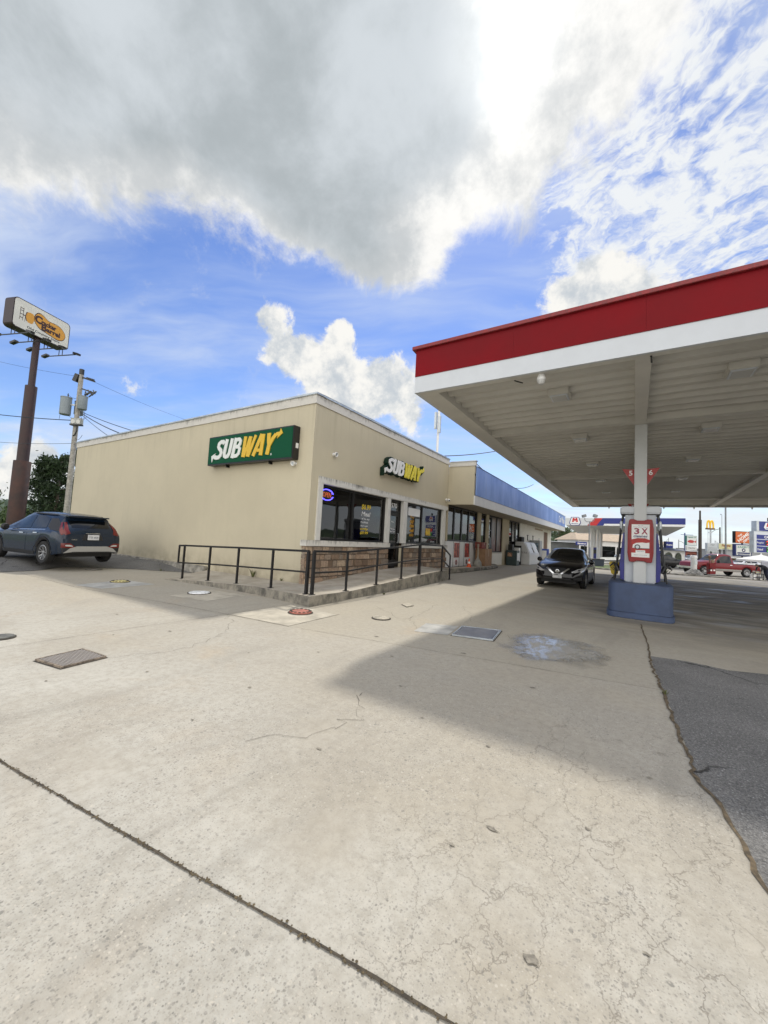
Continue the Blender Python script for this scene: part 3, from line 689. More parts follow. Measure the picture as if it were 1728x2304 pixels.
MB().lathe([(.028, .3), (.028, .36), (.012, .38)], (-7.7, 11.36, 1.30), n=12).build('cap', M_whitep, bt, smooth=True)
pp = MB(); 
for k in range(7): pp.box(-7.72+.01*k, 14.75+.12*k, 1.41, -7.60, 15.05+.12*k, 1.44+.05*sin(pi*(k+.5)/7)+.001*k)
tag(pp.build('paper_pile', M_whitep, bevel=.003), 'heap of white paper lying inside the right shop window sill', 'paper')
# neon OPEN sign hung inside the left pane
ns = thing('neon_sign', (FX-.20, 8.56, 2.58), 'lit oval neon open sign with blue ring in the left shop window', 'neon sign')
M_blueneon = mat('blue_neon', (.1, .1, .8), .4, emit=(.10, .08, 1.0), es=2.4); M_redneon = mat('orange_neon', (.3, .05, .02), .4, emit=(.55, .13, .04), es=.55)
for a0, a1 in ((15, 165), (195, 345)):
    MB().tube([(FX-.105, 8.56+.275*cos(R(a0+(a1-a0)*k/22)), 2.66+.155*sin(R(a0+(a1-a0)*k/22))) for k in range(23)], .013, 8).build('blue_tube', M_blueneon, ns, smooth=True)
put_text(MB(), 'OPEN', (FX-.112, 8.56, 2.66), Y, Z, w=.36, h=.14, depth=.006).build('lettering', M_redneon, ns)
MB().box(FX-.114, 8.36, 2.55, FX-.1135, 8.76, 2.77).build('backing', M_black, ns)

# ------------------------------------------------------------------ sign on the side wall
def arrow_head(mb, tip, base, wid, o, u, v, n, d):
    a = Vector(tip); b_ = Vector(base); dd = (a-b_).normalized(); p_ = Vector((-dd.y, dd.x))*wid/2
    mb.prism([tuple(a), tuple(b_+p_), tuple(b_-p_)], o, u, v, n, d)
def band(mb, pts, wid, o, u, v, n, d):
    """thick 2-D stroke as one prism"""
    P = [Vector(p) for p in pts]; L, Rr = [], []
    for i, p in enumerate(P):
        dd = (P[min(i+1, len(P)-1)]-P[max(i-1, 0)]).normalized(); q = Vector((-dd.y, dd.x)); ww = wid[i] if isinstance(wid, (list, tuple)) else wid
        L.append(p+q*ww/2); Rr.append(p-q*ww/2)
    for i in range(len(P)-1): mb.prism([tuple(L[i]), tuple(L[i+1]), tuple(Rr[i+1]), tuple(Rr[i])], o, u, v, n, d)
SH = .22
def glyph(ch):
    """heavy condensed italic capitals drawn as strokes: list of (points, width)"""
    t_ = .21
    if ch == 'S':
        pts = [(.60, .78), (.50, .895), (.34, .895), (.20, .80), (.20, .66), (.30, .56), (.44, .46), (.52, .34), (.50, .20), (.38, .105), (.20, .10), (.06, .16)]
        return [(pts, t_*.98)], .66
    if ch == 'U': return [([(.11, 1.0), (.11, .28), (.16, .15), (.28, .10), (.42, .13), (.49, .26), (.49, 1.0)], t_)], .66
    if ch == 'B': return [([(.115, 0), (.115, 1)], t_), ([(.22, .905), (.38, .905), (.48, .83), (.48, .66), (.38, .55), (.22, .55)], .185), ([(.38, .55), (.53, .44), (.53, .19), (.40, .095), (.22, .095)], .185)], .68
    if ch == 'W': return [([(.10, 1.0), (.16, .5), (.21, .0)], t_*.92), ([(.27, .0), (.37, .5), (.43, .97)], .15), ([(.47, .97), (.50, .5), (.53, .0)], t_*.92), ([(.59, .0), (.70, .5), (.80, 1.0)], .16)], .90
    if ch == 'A': return [([(.02, 0), (.16, .5), (.30, 1.0)], .20), ([(.40, 1.0), (.46, .5), (.52, 0)], .215), ([(.20, .25), (.44, .25)], .15)], .66
    if ch == 'Y': return [([(.10, 1.0), (.20, .62), (.27, .47)], .215), ([(.27, .47), (.27, 0)], .215), ([(.30, .45), (.42, .72), (.56, .90)], .19)], .60
def subway(o, u, v, n, width, height, dw, dy, grow=0., parts=None):
    """writes the shop's name on the plane; returns white and yellow meshes"""
    wm, ym = MB(), MB(); x = 0; tot = sum(glyph(c)[1] for c in 'SUBWAY')+.42; sx = width/(tot+.10); sy = height/1.12
    lay = [0]
    def mp(p): return ((p[0]+SH*p[1])*sx, p[1]*sy)
    for c in 'SUBWAY':
        st, adv = glyph(c); mm = wm if c in 'SUB' else ym
        for pts, wd in st:
            lay[0] += 1; P = [mp((x+.18+p[0], p[1])) for p in pts]
            band_aniso(mm, P, wd+grow, sx, sy, o, u, v, n, dw+lay[0]*.0004)
        if c == 'S':
            mm.prism([mp((x+.18+q[0], q[1])) for q in ((-.20, .20+grow*.3), (.10, .34+grow), (.02-grow*.2, .235), (.14, .16), (.08, .02-grow*.3), (-.02, .10), (-.08, -.12-grow))], o, u, v, n, dw+.0002)
        if c == 'Y':
            mm.prism([mp((x+.18+q[0], q[1])) for q in ((.52, .80-grow*.3), (.70, .83), (.68, .70-grow), (.96+grow*.6, .92), (.78, 1.14+grow), (.76, 1.0), (.56, .99+grow*.3))], o, u, v, n, dw+.0002)
        x += adv
    return wm, ym
def band_aniso(mb, P, wid, sx, sy, o, u, v, n, d):
    P = [Vector(p) for p in P]; L, Rr = [], []
    Q = [Vector((p.x/sx, p.y/sy)) for p in P]
    for i in range(len(P)):
        dd = (Q[min(i+1, len(P)-1)]-Q[max(i-1, 0)]).normalized()
        q = Vector((-dd.y, dd.x))*wid/2; L.append(Vector((P[i].x+q.x*sx, P[i].y+q.y*sy))); Rr.append(Vector((P[i].x-q.x*sx, P[i].y-q.y*sy)))
    o, u, v, n = Vector(o), Vector(u), Vector(v), Vector(n); k = len(P); b0 = len(mb.v)
    for lay_ in (0, d):
        mb.v += [o+u*p.x+v*p.y+n*lay_ for p in L]+[o+u*p.x+v*p.y+n*lay_ for p in Rr]
    for i in range(k-1):
        a = b0+i; c = b0+k+i; A = a+2*k; C = c+2*k
        mb.f += [(A, A+1, C+1, C)[::-1], (a, a+1, A+1, A), (c, c+1, C+1, C)[::-1]]
    mb.f += [(b0, b0+2*k, b0+3*k, b0+k), (b0+k-1, b0+2*k-1, b0+4*k-1, b0+3*k-1)]
sg = thing('wall_sign', (-9.9, WY, 3.5), 'long green sandwich shop box sign with white and yellow lettering on the side wall', 'sign')
x0, x1, z0, z1, yf = -11.83, -7.93, 3.545, 4.48, 7.50
b = MB(); b.box(x0, yf+.012, z0, x1, WY-.003, z1); b.build('cabinet', M_black, sg, bevel=.01)
b = MB(); b.box(x0+.035, yf, z0+.04, x1-.035, yf+.012, z1-.04); b.build('sign_face', M_green, sg, bevel=.004)
for xx in (-11.0, -9.0): MB().box(xx-.02, WY-.12, z0-.07, xx+.02, WY-.003, z0).build('bracket', M_dark, sg)
b = MB(); b.box(x1+.0005, WY-.14, 3.86, x1+.004, WY-.04, 4.0); b.build('maker_plate', M_whitep, sg)
wm, ym = subway((x0+.22, yf-.002, z0+.165), X, Z, -Y, 3.12, .70, .02, 0)
wm.build('white_lettering', M_wlet, sg); ym.build('yellow_lettering', M_ylet, sg)
MB().lathe([(.03, 0), (.03, .004), (.018, .004), (.018, .0)], (x0+3.05, yf-.001, z0+.17), (0, -1, 0), 14, cap=False).build('registered_mark', M_wlet, sg)
# ------------------------------------------------------------------ channel letters on the front
lg = thing('letter_sign', (FX, 12.4, 3.7), 'white and yellow shop letters with green edge on the front wall above the door', 'sign')
o_ = Vector((FX+.02, 11.03, 3.78))
w1, y1_ = subway(o_+X*.0, Y, Z, X, 2.82, .60, .17, .0, .16); w1.add(y1_.v, y1_.f); w1.box(FX+.02, 11.35, 3.80, FX+.16, 13.45, 4.2); w1.build('green_backing', M_greend, lg)
w1, y1_ = subway(o_+X*.175, Y, Z, X, 2.82, .60, .03, 0, -.01)
w1.build('white_lettering', M_wface, lg); y1_.build('yellow_lettering', M_yface, lg)
for yy in (11.6, 12.5, 13.3): MB().box(FX+.001, yy-.03, 3.74, FX+.05, yy+.03, 3.80).build('bracket', M_dark, lg)
# ------------------------------------------------------------------ lamps and camera on the walls
def flood(name, p, n, label, group):
    r = thing(name, p, label, 'lamp', group); p = Vector(p); n = Vector(n)
    MB().lathe([(.05, 0), (.05, .02), (.02, .025), (.02, .045)], p, n, 14).build('mount', M_whitep, r, smooth=True)
    hb = MB(); ax = (n*.8-Z*.25).normalized()
    hb.lathe([(.014, -.014), (.05, 0), (.068, .035), (.07, .075), (.062, .078), (.04, .055)], p+n*.06+Z*.01, ax, 16); hb.build('lamp_housing', M_whitep, r, smooth=True)
    MB().lathe([(.001, .05), (.058, .058), (.058, .061), (.001, .061)], p+n*.06+Z*.01, ax, 14).build('lens', M_coping, r, smooth=True)
    return r
flood('security_lamp', (-8.03, WY, 3.44), -Y, 'small round white lamp below the right end of the green side sign', 'wall lamps on the shop')
flood('security_lamp', (FX, 8.60, 3.84), X, 'small round white lamp on the front wall left of the letter sign', 'wall lamps on the shop')
sc_ = thing('security_camera', (FX+.02, 16.72, 3.18), 'white dome camera under the corner of the jutting fascia', 'camera')
MB().lathe([(.07, 0), (.07, .03), (.03, .05), (.03, .12)], (FX, 16.72, 3.42), X, 12).build('mount', M_whitep, sc_, smooth=True)
MB().lathe([(.035, -.08), (.06, -.02), (.06, .10), (.045, .13)], (FX+.15, 16.66, 3.42), (.6, -.7, -.35), 14).build('camera_body', M_whitep, sc_, smooth=True)
MB().lathe([(.03, .131), (.03, .14)], (FX+.15, 16.66, 3.42), (.6, -.7, -.35), 12).build('lens', M_black, sc_)
mt_ = thing('roof_mast', (-10.5, 21, 5.1), 'white mast with panel antennas standing behind the shop roof', 'mast')
a = far(983, 1030, 27); bq = far(982, 922, 27)
MB().tube([(a.x, a.y, 4.6), (a.x, a.y, bq.z)], .09, 12).build('pole', M_whitep, mt_, smooth=True)
for k, (dx, dz) in enumerate(((-.16, -.7), (.16, -1.0))):
    MB().box(a.x+dx-.08, a.y-.22, bq.z+dz-.6, a.x+dx+.08, a.y-.05, bq.z+dz+.6).build('antenna', M_coping, mt_, bevel=.02)

# ------------------------------------------------------------------ ramp / sidewalk
O_ = [(-11.2, 6.12, .015), (-10.4, 6.18, .06), (-9.6, 6.25, .10), (-7.6, 6.32, .185), (-5.63, 6.09, .22)]
I_ = [(-11.7, 7.74, .15), (-10.9, 7.74, .155), (-9.8, 7.74, .16), (-8.6, 7.74, .165), (-7.3, 7.70, .17)]
O2 = [(-5.63, 6.09, .22), (-5.74, 7.65, .19), (-5.91, 11.4, .35), (-6.02, 13.0, .40), (-6.13, 14.35, .40)]
I2 = [(-7.38, 7.70, .17), (-7.38, 8.2, .19), (-7.38, 11.2, .42), (-7.38, 13.0, .455), (-7.38, 14.35, .455)]
def platform(name, O, I, mtl, closed_end=True, jit=0):
    m_ = MB(); n_ = len(O)
    def sub(L, k=6):
        out = []
        for i in range(len(L)-1): out += [Vector(L[i]).lerp(Vector(L[i+1]), q/k) for q in range(k)]
        return out+[Vector(L[-1])]
    A, B = sub(O), sub(I); N = len(A)
    for p in A: m_.v.append(p)
    for p in B: m_.v.append(p)
    for p in A: m_.v.append(Vector((p.x-.0, p.y, -.25)))
    for p in B: m_.v.append(Vector((p.x, p.y, -.25)))
    for i in range(N-1):
        m_.f += [(i, i+1, N+i+1, N+i), (i, 2*N+i, 2*N+i+1, i+1), (N+i, N+i+1, 3*N+i+1, 3*N+i)]
    m_.f += [(0, N, 3*N, 2*N), (N-1, 3*N-1, 4*N-1, 2*N-1)]
    return m_
def walk_mat():
    mt = bpy.data.materials.new('ramp_concrete'); mt.use_nodes = True
    t = NT(mt.node_tree); b = t.n['Principled BSDF']; G = t.new('ShaderNodeNewGeometry'); P = G.outputs['Position']
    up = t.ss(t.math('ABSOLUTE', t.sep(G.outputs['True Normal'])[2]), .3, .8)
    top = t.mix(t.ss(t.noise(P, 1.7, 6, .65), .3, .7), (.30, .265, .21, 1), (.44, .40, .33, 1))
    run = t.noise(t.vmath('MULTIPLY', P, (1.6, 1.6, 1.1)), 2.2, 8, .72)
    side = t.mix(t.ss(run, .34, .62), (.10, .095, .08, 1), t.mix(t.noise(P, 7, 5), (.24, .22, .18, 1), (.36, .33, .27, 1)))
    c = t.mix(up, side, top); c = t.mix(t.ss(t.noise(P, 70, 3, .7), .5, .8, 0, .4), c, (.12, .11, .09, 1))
    t.put(b.inputs['Base Color'], c); b.inputs['Roughness'].default_value = .92
    bp = t.new('ShaderNodeBump'); bp.inputs['Strength'].default_value = .6; bp.inputs['Distance'].default_value = .01
    t.put(bp.inputs['Height'], t.math('ADD', t.noise(P, 50, 5, .7), t.math('MULTIPLY', t.noise(P, 5, 4), 1.5))); t.l.new(bp.outputs[0], b.inputs['Normal'])
    return mt
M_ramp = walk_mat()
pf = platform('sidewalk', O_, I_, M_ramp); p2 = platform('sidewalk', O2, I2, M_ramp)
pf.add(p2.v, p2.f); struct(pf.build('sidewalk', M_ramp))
kp = [(-7.36, 15.6), (-7.1, 16.2), (-6.85, 17.0), (-6.66, 18.2), (-6.56, 20), (-6.6, 21.6), (-6.75, 22.8), (-7.0, 23.7), (-7.36, 24.3)]
kk = MB(); kk.prism(kp, (0, 0, -.1), X, Y, Z, .40); struct(kk.build('walkway', M_ramp, bevel=.02))
kk = MB(); kk.strip([(p[0]+.03, p[1], gh(*p)+.006) for p in kp[1:-1]], .10); struct(kk.build('kerb_gutter', M_dirt2))
struct(MB().box(-22, WY-.13, .0, -11.7, WY-.002, .27).build('kerb_strip', M_kerb, bevel=.02))

# ------------------------------------------------------------------ handrails
M_rail = mat('black_rail_paint', (.013, .012, .012), .42, .2, vary=.3, vscale=30)
def rail(label, posts, tops, mids, name='handrail', extra=()):
    """posts: (x,y,zbase,ztop,halfwidth)"""
    r = thing(name, posts[0][:3], label, 'handrail', 'black handrails of the ramp')
    for (x, y, zb, zt, hw) in posts:
        MB().box(x-hw, y-hw, zb, x+hw, y+hw, zt).build('post', M_rail, r, bevel=.004)
        MB().box(x-.06, y-.05, zb-.002, x+.06, y+.05, zb+.012).build('foot_plate', M_rail, r, bevel=.003)
    tr = MB()
    for i in range(len(tops)-1): seg_bar(tr, tops[i], tops[i+1], .024)
    tr.build('top_rail', M_rail, r, bevel=.004)
    tr = MB()
    for i in range(len(mids)-1): seg_bar(tr, mids[i], mids[i+1], .019)
    tr.build('middle_rail', M_rail, r, bevel=.004)
    for e in extra:
        q = MB(); seg_bar(q, e[0], e[1], .021); q.build('end_bar', M_rail, r, bevel=.004)
    return r
def seg_bar(m_, a, b_, h):
    a, b_ = Vector(a), Vector(b_); d = (b_-a).normalized(); s_ = d.cross(Z)
    s_ = s_.normalized() if s_.length > .1 else X; up = s_.cross(d)
    m_.obox((a+b_)/2, d, s_, up, (b_-a).length/2+h*.5, h, h)
pl = [(-10.72, 6.34, .045, .984), (-9.63, 6.42, .10, 1.016), (-8.48, 6.45, .145, 1.056), (-7.18, 6.42, .19, 1.092), (-5.93, 6.29, .215, 1.132)]
rail('black handrail along the side of the ramp, the end nearer the parked blue car',
     [(x, y, a, b_, .024 if i < 4 else .032) for i, (x, y, a, b_) in enumerate(pl)],
     [(-10.95, 6.32, .968)]+[(p[0], p[1], p[3]) for p in pl], [(-10.95, 6.32, .49)]+[(p[0], p[1], z) for p, z in zip(pl, (.497, .547, .585, .631, .682))],
     extra=[((-10.95, 6.32, .968), (-10.95, 6.32, .49))])
pr = [(-5.80, 6.33, .215, 1.136, .032), (-5.80, 7.50, .195, 1.124, .024), (-5.83, 8.85, .25, 1.197, .024), (-5.93, 10.35, .31, 1.272, .024), (-6.06, 11.75, .37, 1.352, .042), (-6.03, 13.5, .40, 1.330, .026), (-6.12, 14.48, .02, .965, .024)]
rail('black handrail before the shop door, climbing the ramp and ending at a step',
     pr, [(p[0], p[1], p[3]) for p in pr], [(p[0], p[1], z) for p, z in zip(pr, (.674, .662, .755, .82, .863, .857, .479))])
# ------------------------------------------------------------------ convenience store with the deep blue fascia
st = thing('store_building', (-7.4, 17, 0), 'long low convenience store with blue metal fascia and white wall', 'building')
OX = -6.08; YS = 43.9
M_blue = bpy.data.materials.new('faded_blue_fascia'); M_blue.use_nodes = True
t = NT(M_blue.node_tree); b = t.n['Principled BSDF']; P = t.new('ShaderNodeNewGeometry').outputs['Position']
c = t.mix(t.ss(t.noise(t.vmath('MULTIPLY', P, (1, .9, .35)), 1.0, 6, .65), .3, .72), (.155, .265, .60, 1), (.28, .41, .76, 1))
c = t.mix(t.ss(t.noise(t.vmath('MULTIPLY', P, (1, 4, .25)), 1.5, 5, .7), .58, .8, 0, .5), c, (.33, .39, .52, 1))
t.put(b.inputs['Base Color'], c); b.inputs['Roughness'].default_value = .55
w = MB()
w.box(FX-.25, YE, 1.54, FX, 17.05, 3.3); w.build('end_post', M_wall2, st)
for a_, b_ in ((21.2, 21.8), (22.7, 23.2), (26.1, 27.7)): MB().box(FX-.25, a_, -.2, FX, b_, 3.3).build('pilaster', M_wall2, st)
w = MB()
w.box(FX-.25, 21.8, -.2, FX-.02, 22.7, 1.45)
w.box(FX-.25, 23.9, -.2, FX, 26.1, .95)
w.build('front_wall', M_wall2, st)
w = MB(); w.box(FX-.25, 30.7, -.2, FX, 40.0, 3.3); w.box(FX-.25, 42.0, -.2, FX, YS-.3, 3.3); w.box(FX-.25, 40.0, 2.95, FX, 42.0, 3.3)
w.box(-22, YS-.3, -.2, FX, YS, 4.8); w.box(-22.2, YE+.01, -.2, -22, YS, 4.8)
w.build('white_wall', M_white, st)
w = MB(); w.box(FX-.1, 26.1-2.2, .955, FX+.02, 26.1, .99); w.box(FX+.002, 23.95, .2, FX+.02, 26.05, .93); w.build('low_wall', M_white, st)
MB().box(-22, YE+.01, 4.55, OX-.06, YS-.01, 4.65).build('roof', mat('store_roof', (.3, .3, .29), .9), st)
# beige return of the fascia facing the shop, with its band and coping
MB().box(FX+.002, YE, 3.235, OX-.06, YE+.15, 5.0).build('fascia_return', M_wall, st)
MB().box(FX+.032, YE-.03, 5.0, OX-.02, YE+.15, 5.20).build('return_band', M_band, st)
MB().box(FX+.072, YE-.07, 5.20, OX+.02, YE+.18, 5.245).build('coping', M_coping, st, bevel=.008)
MB().box(FX+.002, YE+.15, 3.24, OX-.06, YS-.02, 3.28).build('soffit', mat('tan_soffit', (.36, .32, .25), .9, vary=.2), st)
w = MB(); w.box(OX-.06, YE+.005, 3.22, OX, YS, 3.64); w.build('white_fascia_band', M_whitep, st)
w = MB(); yy = YE; i = 0
while yy < YS:
    ye = min(yy+1.19, YS); zt = 4.97-.24*(yy-YE)/(YS-YE); ze = 4.97-.24*(ye-YE)/(YS-YE)
    w.prism([(yy+.006+(.16 if i == 0 else 0), 3.645), (ye-.006, 3.645), (ye-.006, ze), (yy+.006+(.16 if i == 0 else 0), zt)], (OX-.05+random.uniform(0, .006), 0, 0), Y, Z, X, .05)
    yy = ye; i += 1
w.build('blue_fascia', M_blue, st)
w = MB(); w.prism([(YE+.15, 3.66), (YS, 3.66), (YS, 4.70), (YE+.15, 4.94)], (OX-.12, 0, 0), Y, Z, X, .06); w.build('fascia_backing', M_dark, st)
w = MB(); w.box(OX-.06, YE+.01, 3.64, OX+.008, YS, 3.655); w.build('fascia_trim', M_black, st)
w = MB(); w.prism([(YE+.16, 4.965), (YS, 4.725), (YS, 4.75), (YE+.16, 4.99)], (OX-.10, 0, 0), Y, Z, X, .12); w.build('fascia_cap', M_dark, st)
put_text(MB(), 'Car Wash', (OX+.004, 41.6, 4.25), Y, Z, w=3.4, h=.62, depth=.01, bold=.02).build('lettering', M_wface, st)
# shopfront under the overhang
def store_window(name, y0, y1, z0, z1, muls, pane=M_glass, label=None):
    f = MB(); x0, x1 = FX-.14, FX-.05; t_ = .07
    f.box(x0, y0, z0, x1, y0+t_, z1); f.box(x0, y1-t_, z0, x1, y1, z1); f.box(x0, y0+t_, z0, x1, y1-t_, z0+t_); f.box(x0, y0+t_, z1-t_, x1, y1-t_, z1)
    for m_ in muls: f.box(x0, m_-.06, z0+t_, x1, m_+.06, z1-t_)
    fr = f.build(name, M_dark, st); e = [y0+t_]+[q for m_ in muls for q in (m_-.06, m_+.06)]+[y1-t_]
    for a, b_ in zip(e[::2], e[1::2]): MB().box(FX-.10, a, z0+t_, FX-.093, b_, z1-t_).build('pane', pane, fr)
    return fr
wa = store_window('window', 17.05, 21.2, 1.54, 3.235, (17.95, 18.95, 19.95))
store_window('window', 21.8, 22.7, 1.45, 3.235, ())
M_poster = bpy.data.materials.new('faded_red_poster'); M_poster.use_nodes = True
t = NT(M_poster.node_tree); b = t.n['Principled BSDF']; P = t.new('ShaderNodeNewGeometry').outputs['Position']
c = t.mix(t.ss(t.sep(P)[2], 1.5, 2.3), (.14, .03, .025, 1), (.17, .13, .09, 1)); c = t.mix(t.ss(t.noise(t.vmath('MULTIPLY', P, (1, 1, .5)), 3, 5), .42, .6), c, (.22, .16, .13, 1)); c = t.mix(t.ss(t.noise(t.vmath('MULTIPLY', P, (1, 2.5, .3)), 2, 4), .55, .6), c, (.02, .015, .012, 1))
t.put(b.inputs['Base Color'], c); b.inputs['Roughness'].default_value = .3
wb = store_window('window', 23.9, 26.1, .99, 3.235, (25.0,), M_poster)
dd = store_window('double_door', 27.7, 30.7, .2, 3.235, (28.7, 29.7))
q = MB(); q.box(FX-.16, 23.2, .2, FX-.05, 23.27, 3.235); q.box(FX-.16, 23.83, .2, FX-.05, 23.895, 3.235); q.box(FX-.16, 23.27, 3.1, FX-.05, 23.83, 3.235); q.box(FX-.16, 23.27, 2.3, FX-.05, 23.83, 2.36); sd_ = q.build('door', M_dark, st)
MB().box(FX-.11, 23.27, .25, FX-.10, 23.83, 3.1).build('glass', M_glass, sd_)
q = MB(); random.seed(4)
for k in range(9): q.box(FX-.098, 23.32, 1.25+.2*k, FX-.094, 23.32+random.uniform(.12, .4), 1.25+.2*k+random.uniform(.06, .15))
q.build('notice', M_wpaint, sd_)
q = MB(); q.box(FX-.02, 23.45, .955, FX+.03, 23.48, 1.9); q.build('handle', M_coping, sd_)
MB().box(FX-.12, 40.0, .1, FX-.06, 42.0, 2.95).build('brown_door', M_wood, st)
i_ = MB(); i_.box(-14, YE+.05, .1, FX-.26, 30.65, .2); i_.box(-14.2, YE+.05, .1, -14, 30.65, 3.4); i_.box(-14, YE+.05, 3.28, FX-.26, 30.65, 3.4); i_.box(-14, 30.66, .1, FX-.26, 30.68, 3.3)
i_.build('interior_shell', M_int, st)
i_ = MB()
for y_ in (18.6, 20.4): i_.box(-8.6, y_-.5, .2, -8.2, y_+.4, 2.0)
i_.build('shelves', mat('stocked_shelves', (.25, .24, .22), .7, vary=.7, vscale=9), st)
i_ = MB(); i_.box(-9.0, 19.2, .2, -8.3, 19.85, 2.6); i_.build('cooler', mat('blue_white_cooler', (.20, .30, .42), .4, vary=.7, vscale=6), st)
# panels below the first window
w = MB()
for a, b_ in ((16.95, 17.93), (18.75, 19.35), (20.15, 21.2)): w.box(FX-.09, a+.01, .30, FX-.04, b_-.01, 1.53)
w.box(FX-.09, 17.95, .30, FX-.05, 18.73, 1.53); w.box(FX-.09, 19.37, .30, FX-.05, 20.13, 1.53)
w.build('panel', M_whitep, st)
w = MB()
for a in (17.92, 18.72, 19.34, 20.12): w.box(FX-.06, a, .30, FX-.035, a+.03, 1.53)
w.build('panel_joint', M_dark, st)
w = MB()
for y_ in (33.2, 35.2):
    w.box(FX, y_-.22, 2.35, FX+.06, y_+.22, 2.40); w.box(FX, y_-.03, 1.95, FX+.05, y_+.03, 2.35)
w.build('wall_bracket', M_dark, st)
w = MB(); 
for k in range(7): w.box(FX, 36.0+.5*k, 2.98, FX+.02, 36.35+.5*k, 3.10)
w.build('faded_letters', mat('rust_letter', (.35, .27, .2), .9), st)
MB().tube([(FX+.05, 37.6, .15), (FX+.05, 37.6, 2.3)], .03).build('conduit', M_coping, st)
# posters in the panels
def poster(y0, y1, z0, z1, label, kind):
    r = thing('poster', (FX-.04, y0, z0), label, 'poster', 'tall drink posters under the store window')
    MB().box(FX-.05, y0, z0, FX-.030, y1, z1).build('sheet', M_whitep, r)
    zc = z0+.36*(z1-z0)
    MB().box(FX-.0298, y0+.03, zc, FX-.026, y1-.03, z1-.03).build('picture', kind, r)
    MB().lathe([(.13, 0), (.13, .003), (.09, .003), (.09, 0)], (FX-.0295, (y0+y1)/2, z0+.19), X, 20, cap=False).build('round_emblem', M_redp, r)
    MB().box(FX-.0295, (y0+y1)/2-.05, z0+.11, FX-.027, (y0+y1)/2+.05, z0+.27).build('emblem_bottle', M_black, r)
M_redp = mat('poster_red', (.40, .03, .025), .5, vary=.2)
p1_ = mat('poster_picture', (.34, .10, .07), .5, vary=.85, vscale=5); p2_ = mat('poster_picture_b', (.36, .05, .035), .5, vary=.9, vscale=4)
poster(17.98, 18.70, .32, 1.50, 'pale tall poster with red banner under the store window, the one nearer the ramp', p1_)
poster(19.40, 20.10, .32, 1.50, 'bright red tall poster under the store window behind the orange cone', p2_)
# things on the walk
cbox('cardboard_box', -7.05, 21.35, .30, .55, 1.15, .92, 'big brown cardboard box standing on the walk below the store window')
cbox('cardboard_box', -7.12, 21.0, 1.235, .40, .75, .33, 'dark red-brown carton lying on top of the big cardboard box', mat('red_carton', (.20, .05, .035), .7, vary=.3))
sr = thing('smoking_receptacle', (-6.86, 19.85, .30), 'grey bottle-shaped cigarette bin with a long neck on the store walk', 'cigarette bin')
MB().lathe([(.20, 0), (.215, .05), (.20, .22), (.10, .36), (.05, .46), (.04, .56)], (-6.86, 19.85, .30), n=18).build('base', mat('grey_plastic', (.26, .25, .22), .7, vary=.15), sr, smooth=True)
MB().lathe([(.04, .56), (.036, 1.0), (.055, 1.03), (.055, 1.14), (.02, 1.17)], (-6.86, 19.85, .30), n=14).build('neck', mat('tan_plastic', (.30, .26, .20), .7), sr, smooth=True)
tc = thing('traffic_cone', (-6.95, 18.85, .30), 'small orange traffic cone in front of the red poster', 'traffic cone')
M_or = mat('cone_orange', (.62, .10, .03), .6)
MB().box(-7.08, 18.72, .30, -6.82, 18.98, .325).build('base', M_or, tc, bevel=.01)
MB().lathe([(.11, .025), (.075, .18)], (-6.95, 18.85, .30), n=16).build('cone', M_or, tc, smooth=True)
MB().lathe([(.075, .18), (.055, .28)], (-6.95, 18.85, .30), n=16).build('white_collar', M_whitep, tc, smooth=True)
MB().lathe([(.055, .28), (.025, .42), (.01, .43)], (-6.95, 18.85, .30), n=16).build('tip', M_or, tc, smooth=True)
nb = thing('newspaper_box', (-7.0, 27.3, .16), 'dark green newspaper box with papers on top by the store door', 'newspaper box')
M_news = mat('news_green', (.035, .06, .06), .4, vary=.2)
MB().box(-7.3, 26.75, .16, -6.6, 27.5, 1.16).build('case', M_news, nb, bevel=.02)
MB().box(-7.2, 26.742, .75, -6.9, 26.748, 1.0).build('picture', mat('news_photo', (.35, .2, .12), .6, vary=.8, vscale=12), nb)
MB().box(-6.598, 26.85, .5, -6.592, 27.4, 1.0).build('window', M_whitep, nb)
MB().box(-7.25, 27.0, 1.16, -6.95, 27.35, 1.55).build('rack', M_black, nb)
nb2 = thing('paper_rack', (-6.8, 28.2, .16), 'small black and white paper rack behind the newspaper box', 'rack')
q = MB(); q.box(-7.2, 27.9, .16, -6.7, 28.4, .2); q.box(-7.2, 28.36, .2, -6.7, 28.4, 1.5); q.build('frame', M_black, nb2)
q = MB(); q.box(-7.1, 28.0, .4, -6.75, 28.35, 1.35); q.build('papers', M_whitep, nb2)
ic = thing('ice_freezer', (-6.8, 30.8, .17), 'big white slant-front ice freezer standing by the store wall', 'ice freezer')
M_ice = mat('off_white_enamel', (.60, .60, .58), .4, vary=.08, vscale=2)
body = [(-7.33, .0), (-6.30, .0), (-6.30, .72), (-6.72, 1.62), (-7.33, 1.62)]
MB().prism(body, (0, 29.15, .17), X, Z, Y, 3.4).build('cabinet', M_ice, ic, bevel=.02)
dx = Vector((-.42, 0, .90)).normalized(); nx = Vector((.90, 0, .42)).normalized()
for k in range(2):
    q = MB(); q.obox(Vector((-6.50, 30.0+1.7*k, 1.35))+nx*.02, Y, dx, nx, .72, .40, .018); dd_ = q.build('door', M_whitep, ic, bevel=.01)
    q = MB(); q.obox(Vector((-6.42, 30.55+1.7*k, 1.2))+nx*.05, Y, dx, nx, .02, .2, .02); q.build('handle', M_black, dd_)
q = MB(); put_text(q, 'Fresh Ice', (-6.85, 29.146, 1.05), X, Z, w=.72, h=.16, depth=.004, shear=.1); q.build('lettering', mat('grey_letter', (.12, .12, .13), .6), ic)
q = MB(); q.box(-7.2, 29.2, 1.79, -6.9, 30.0, 2.15); 
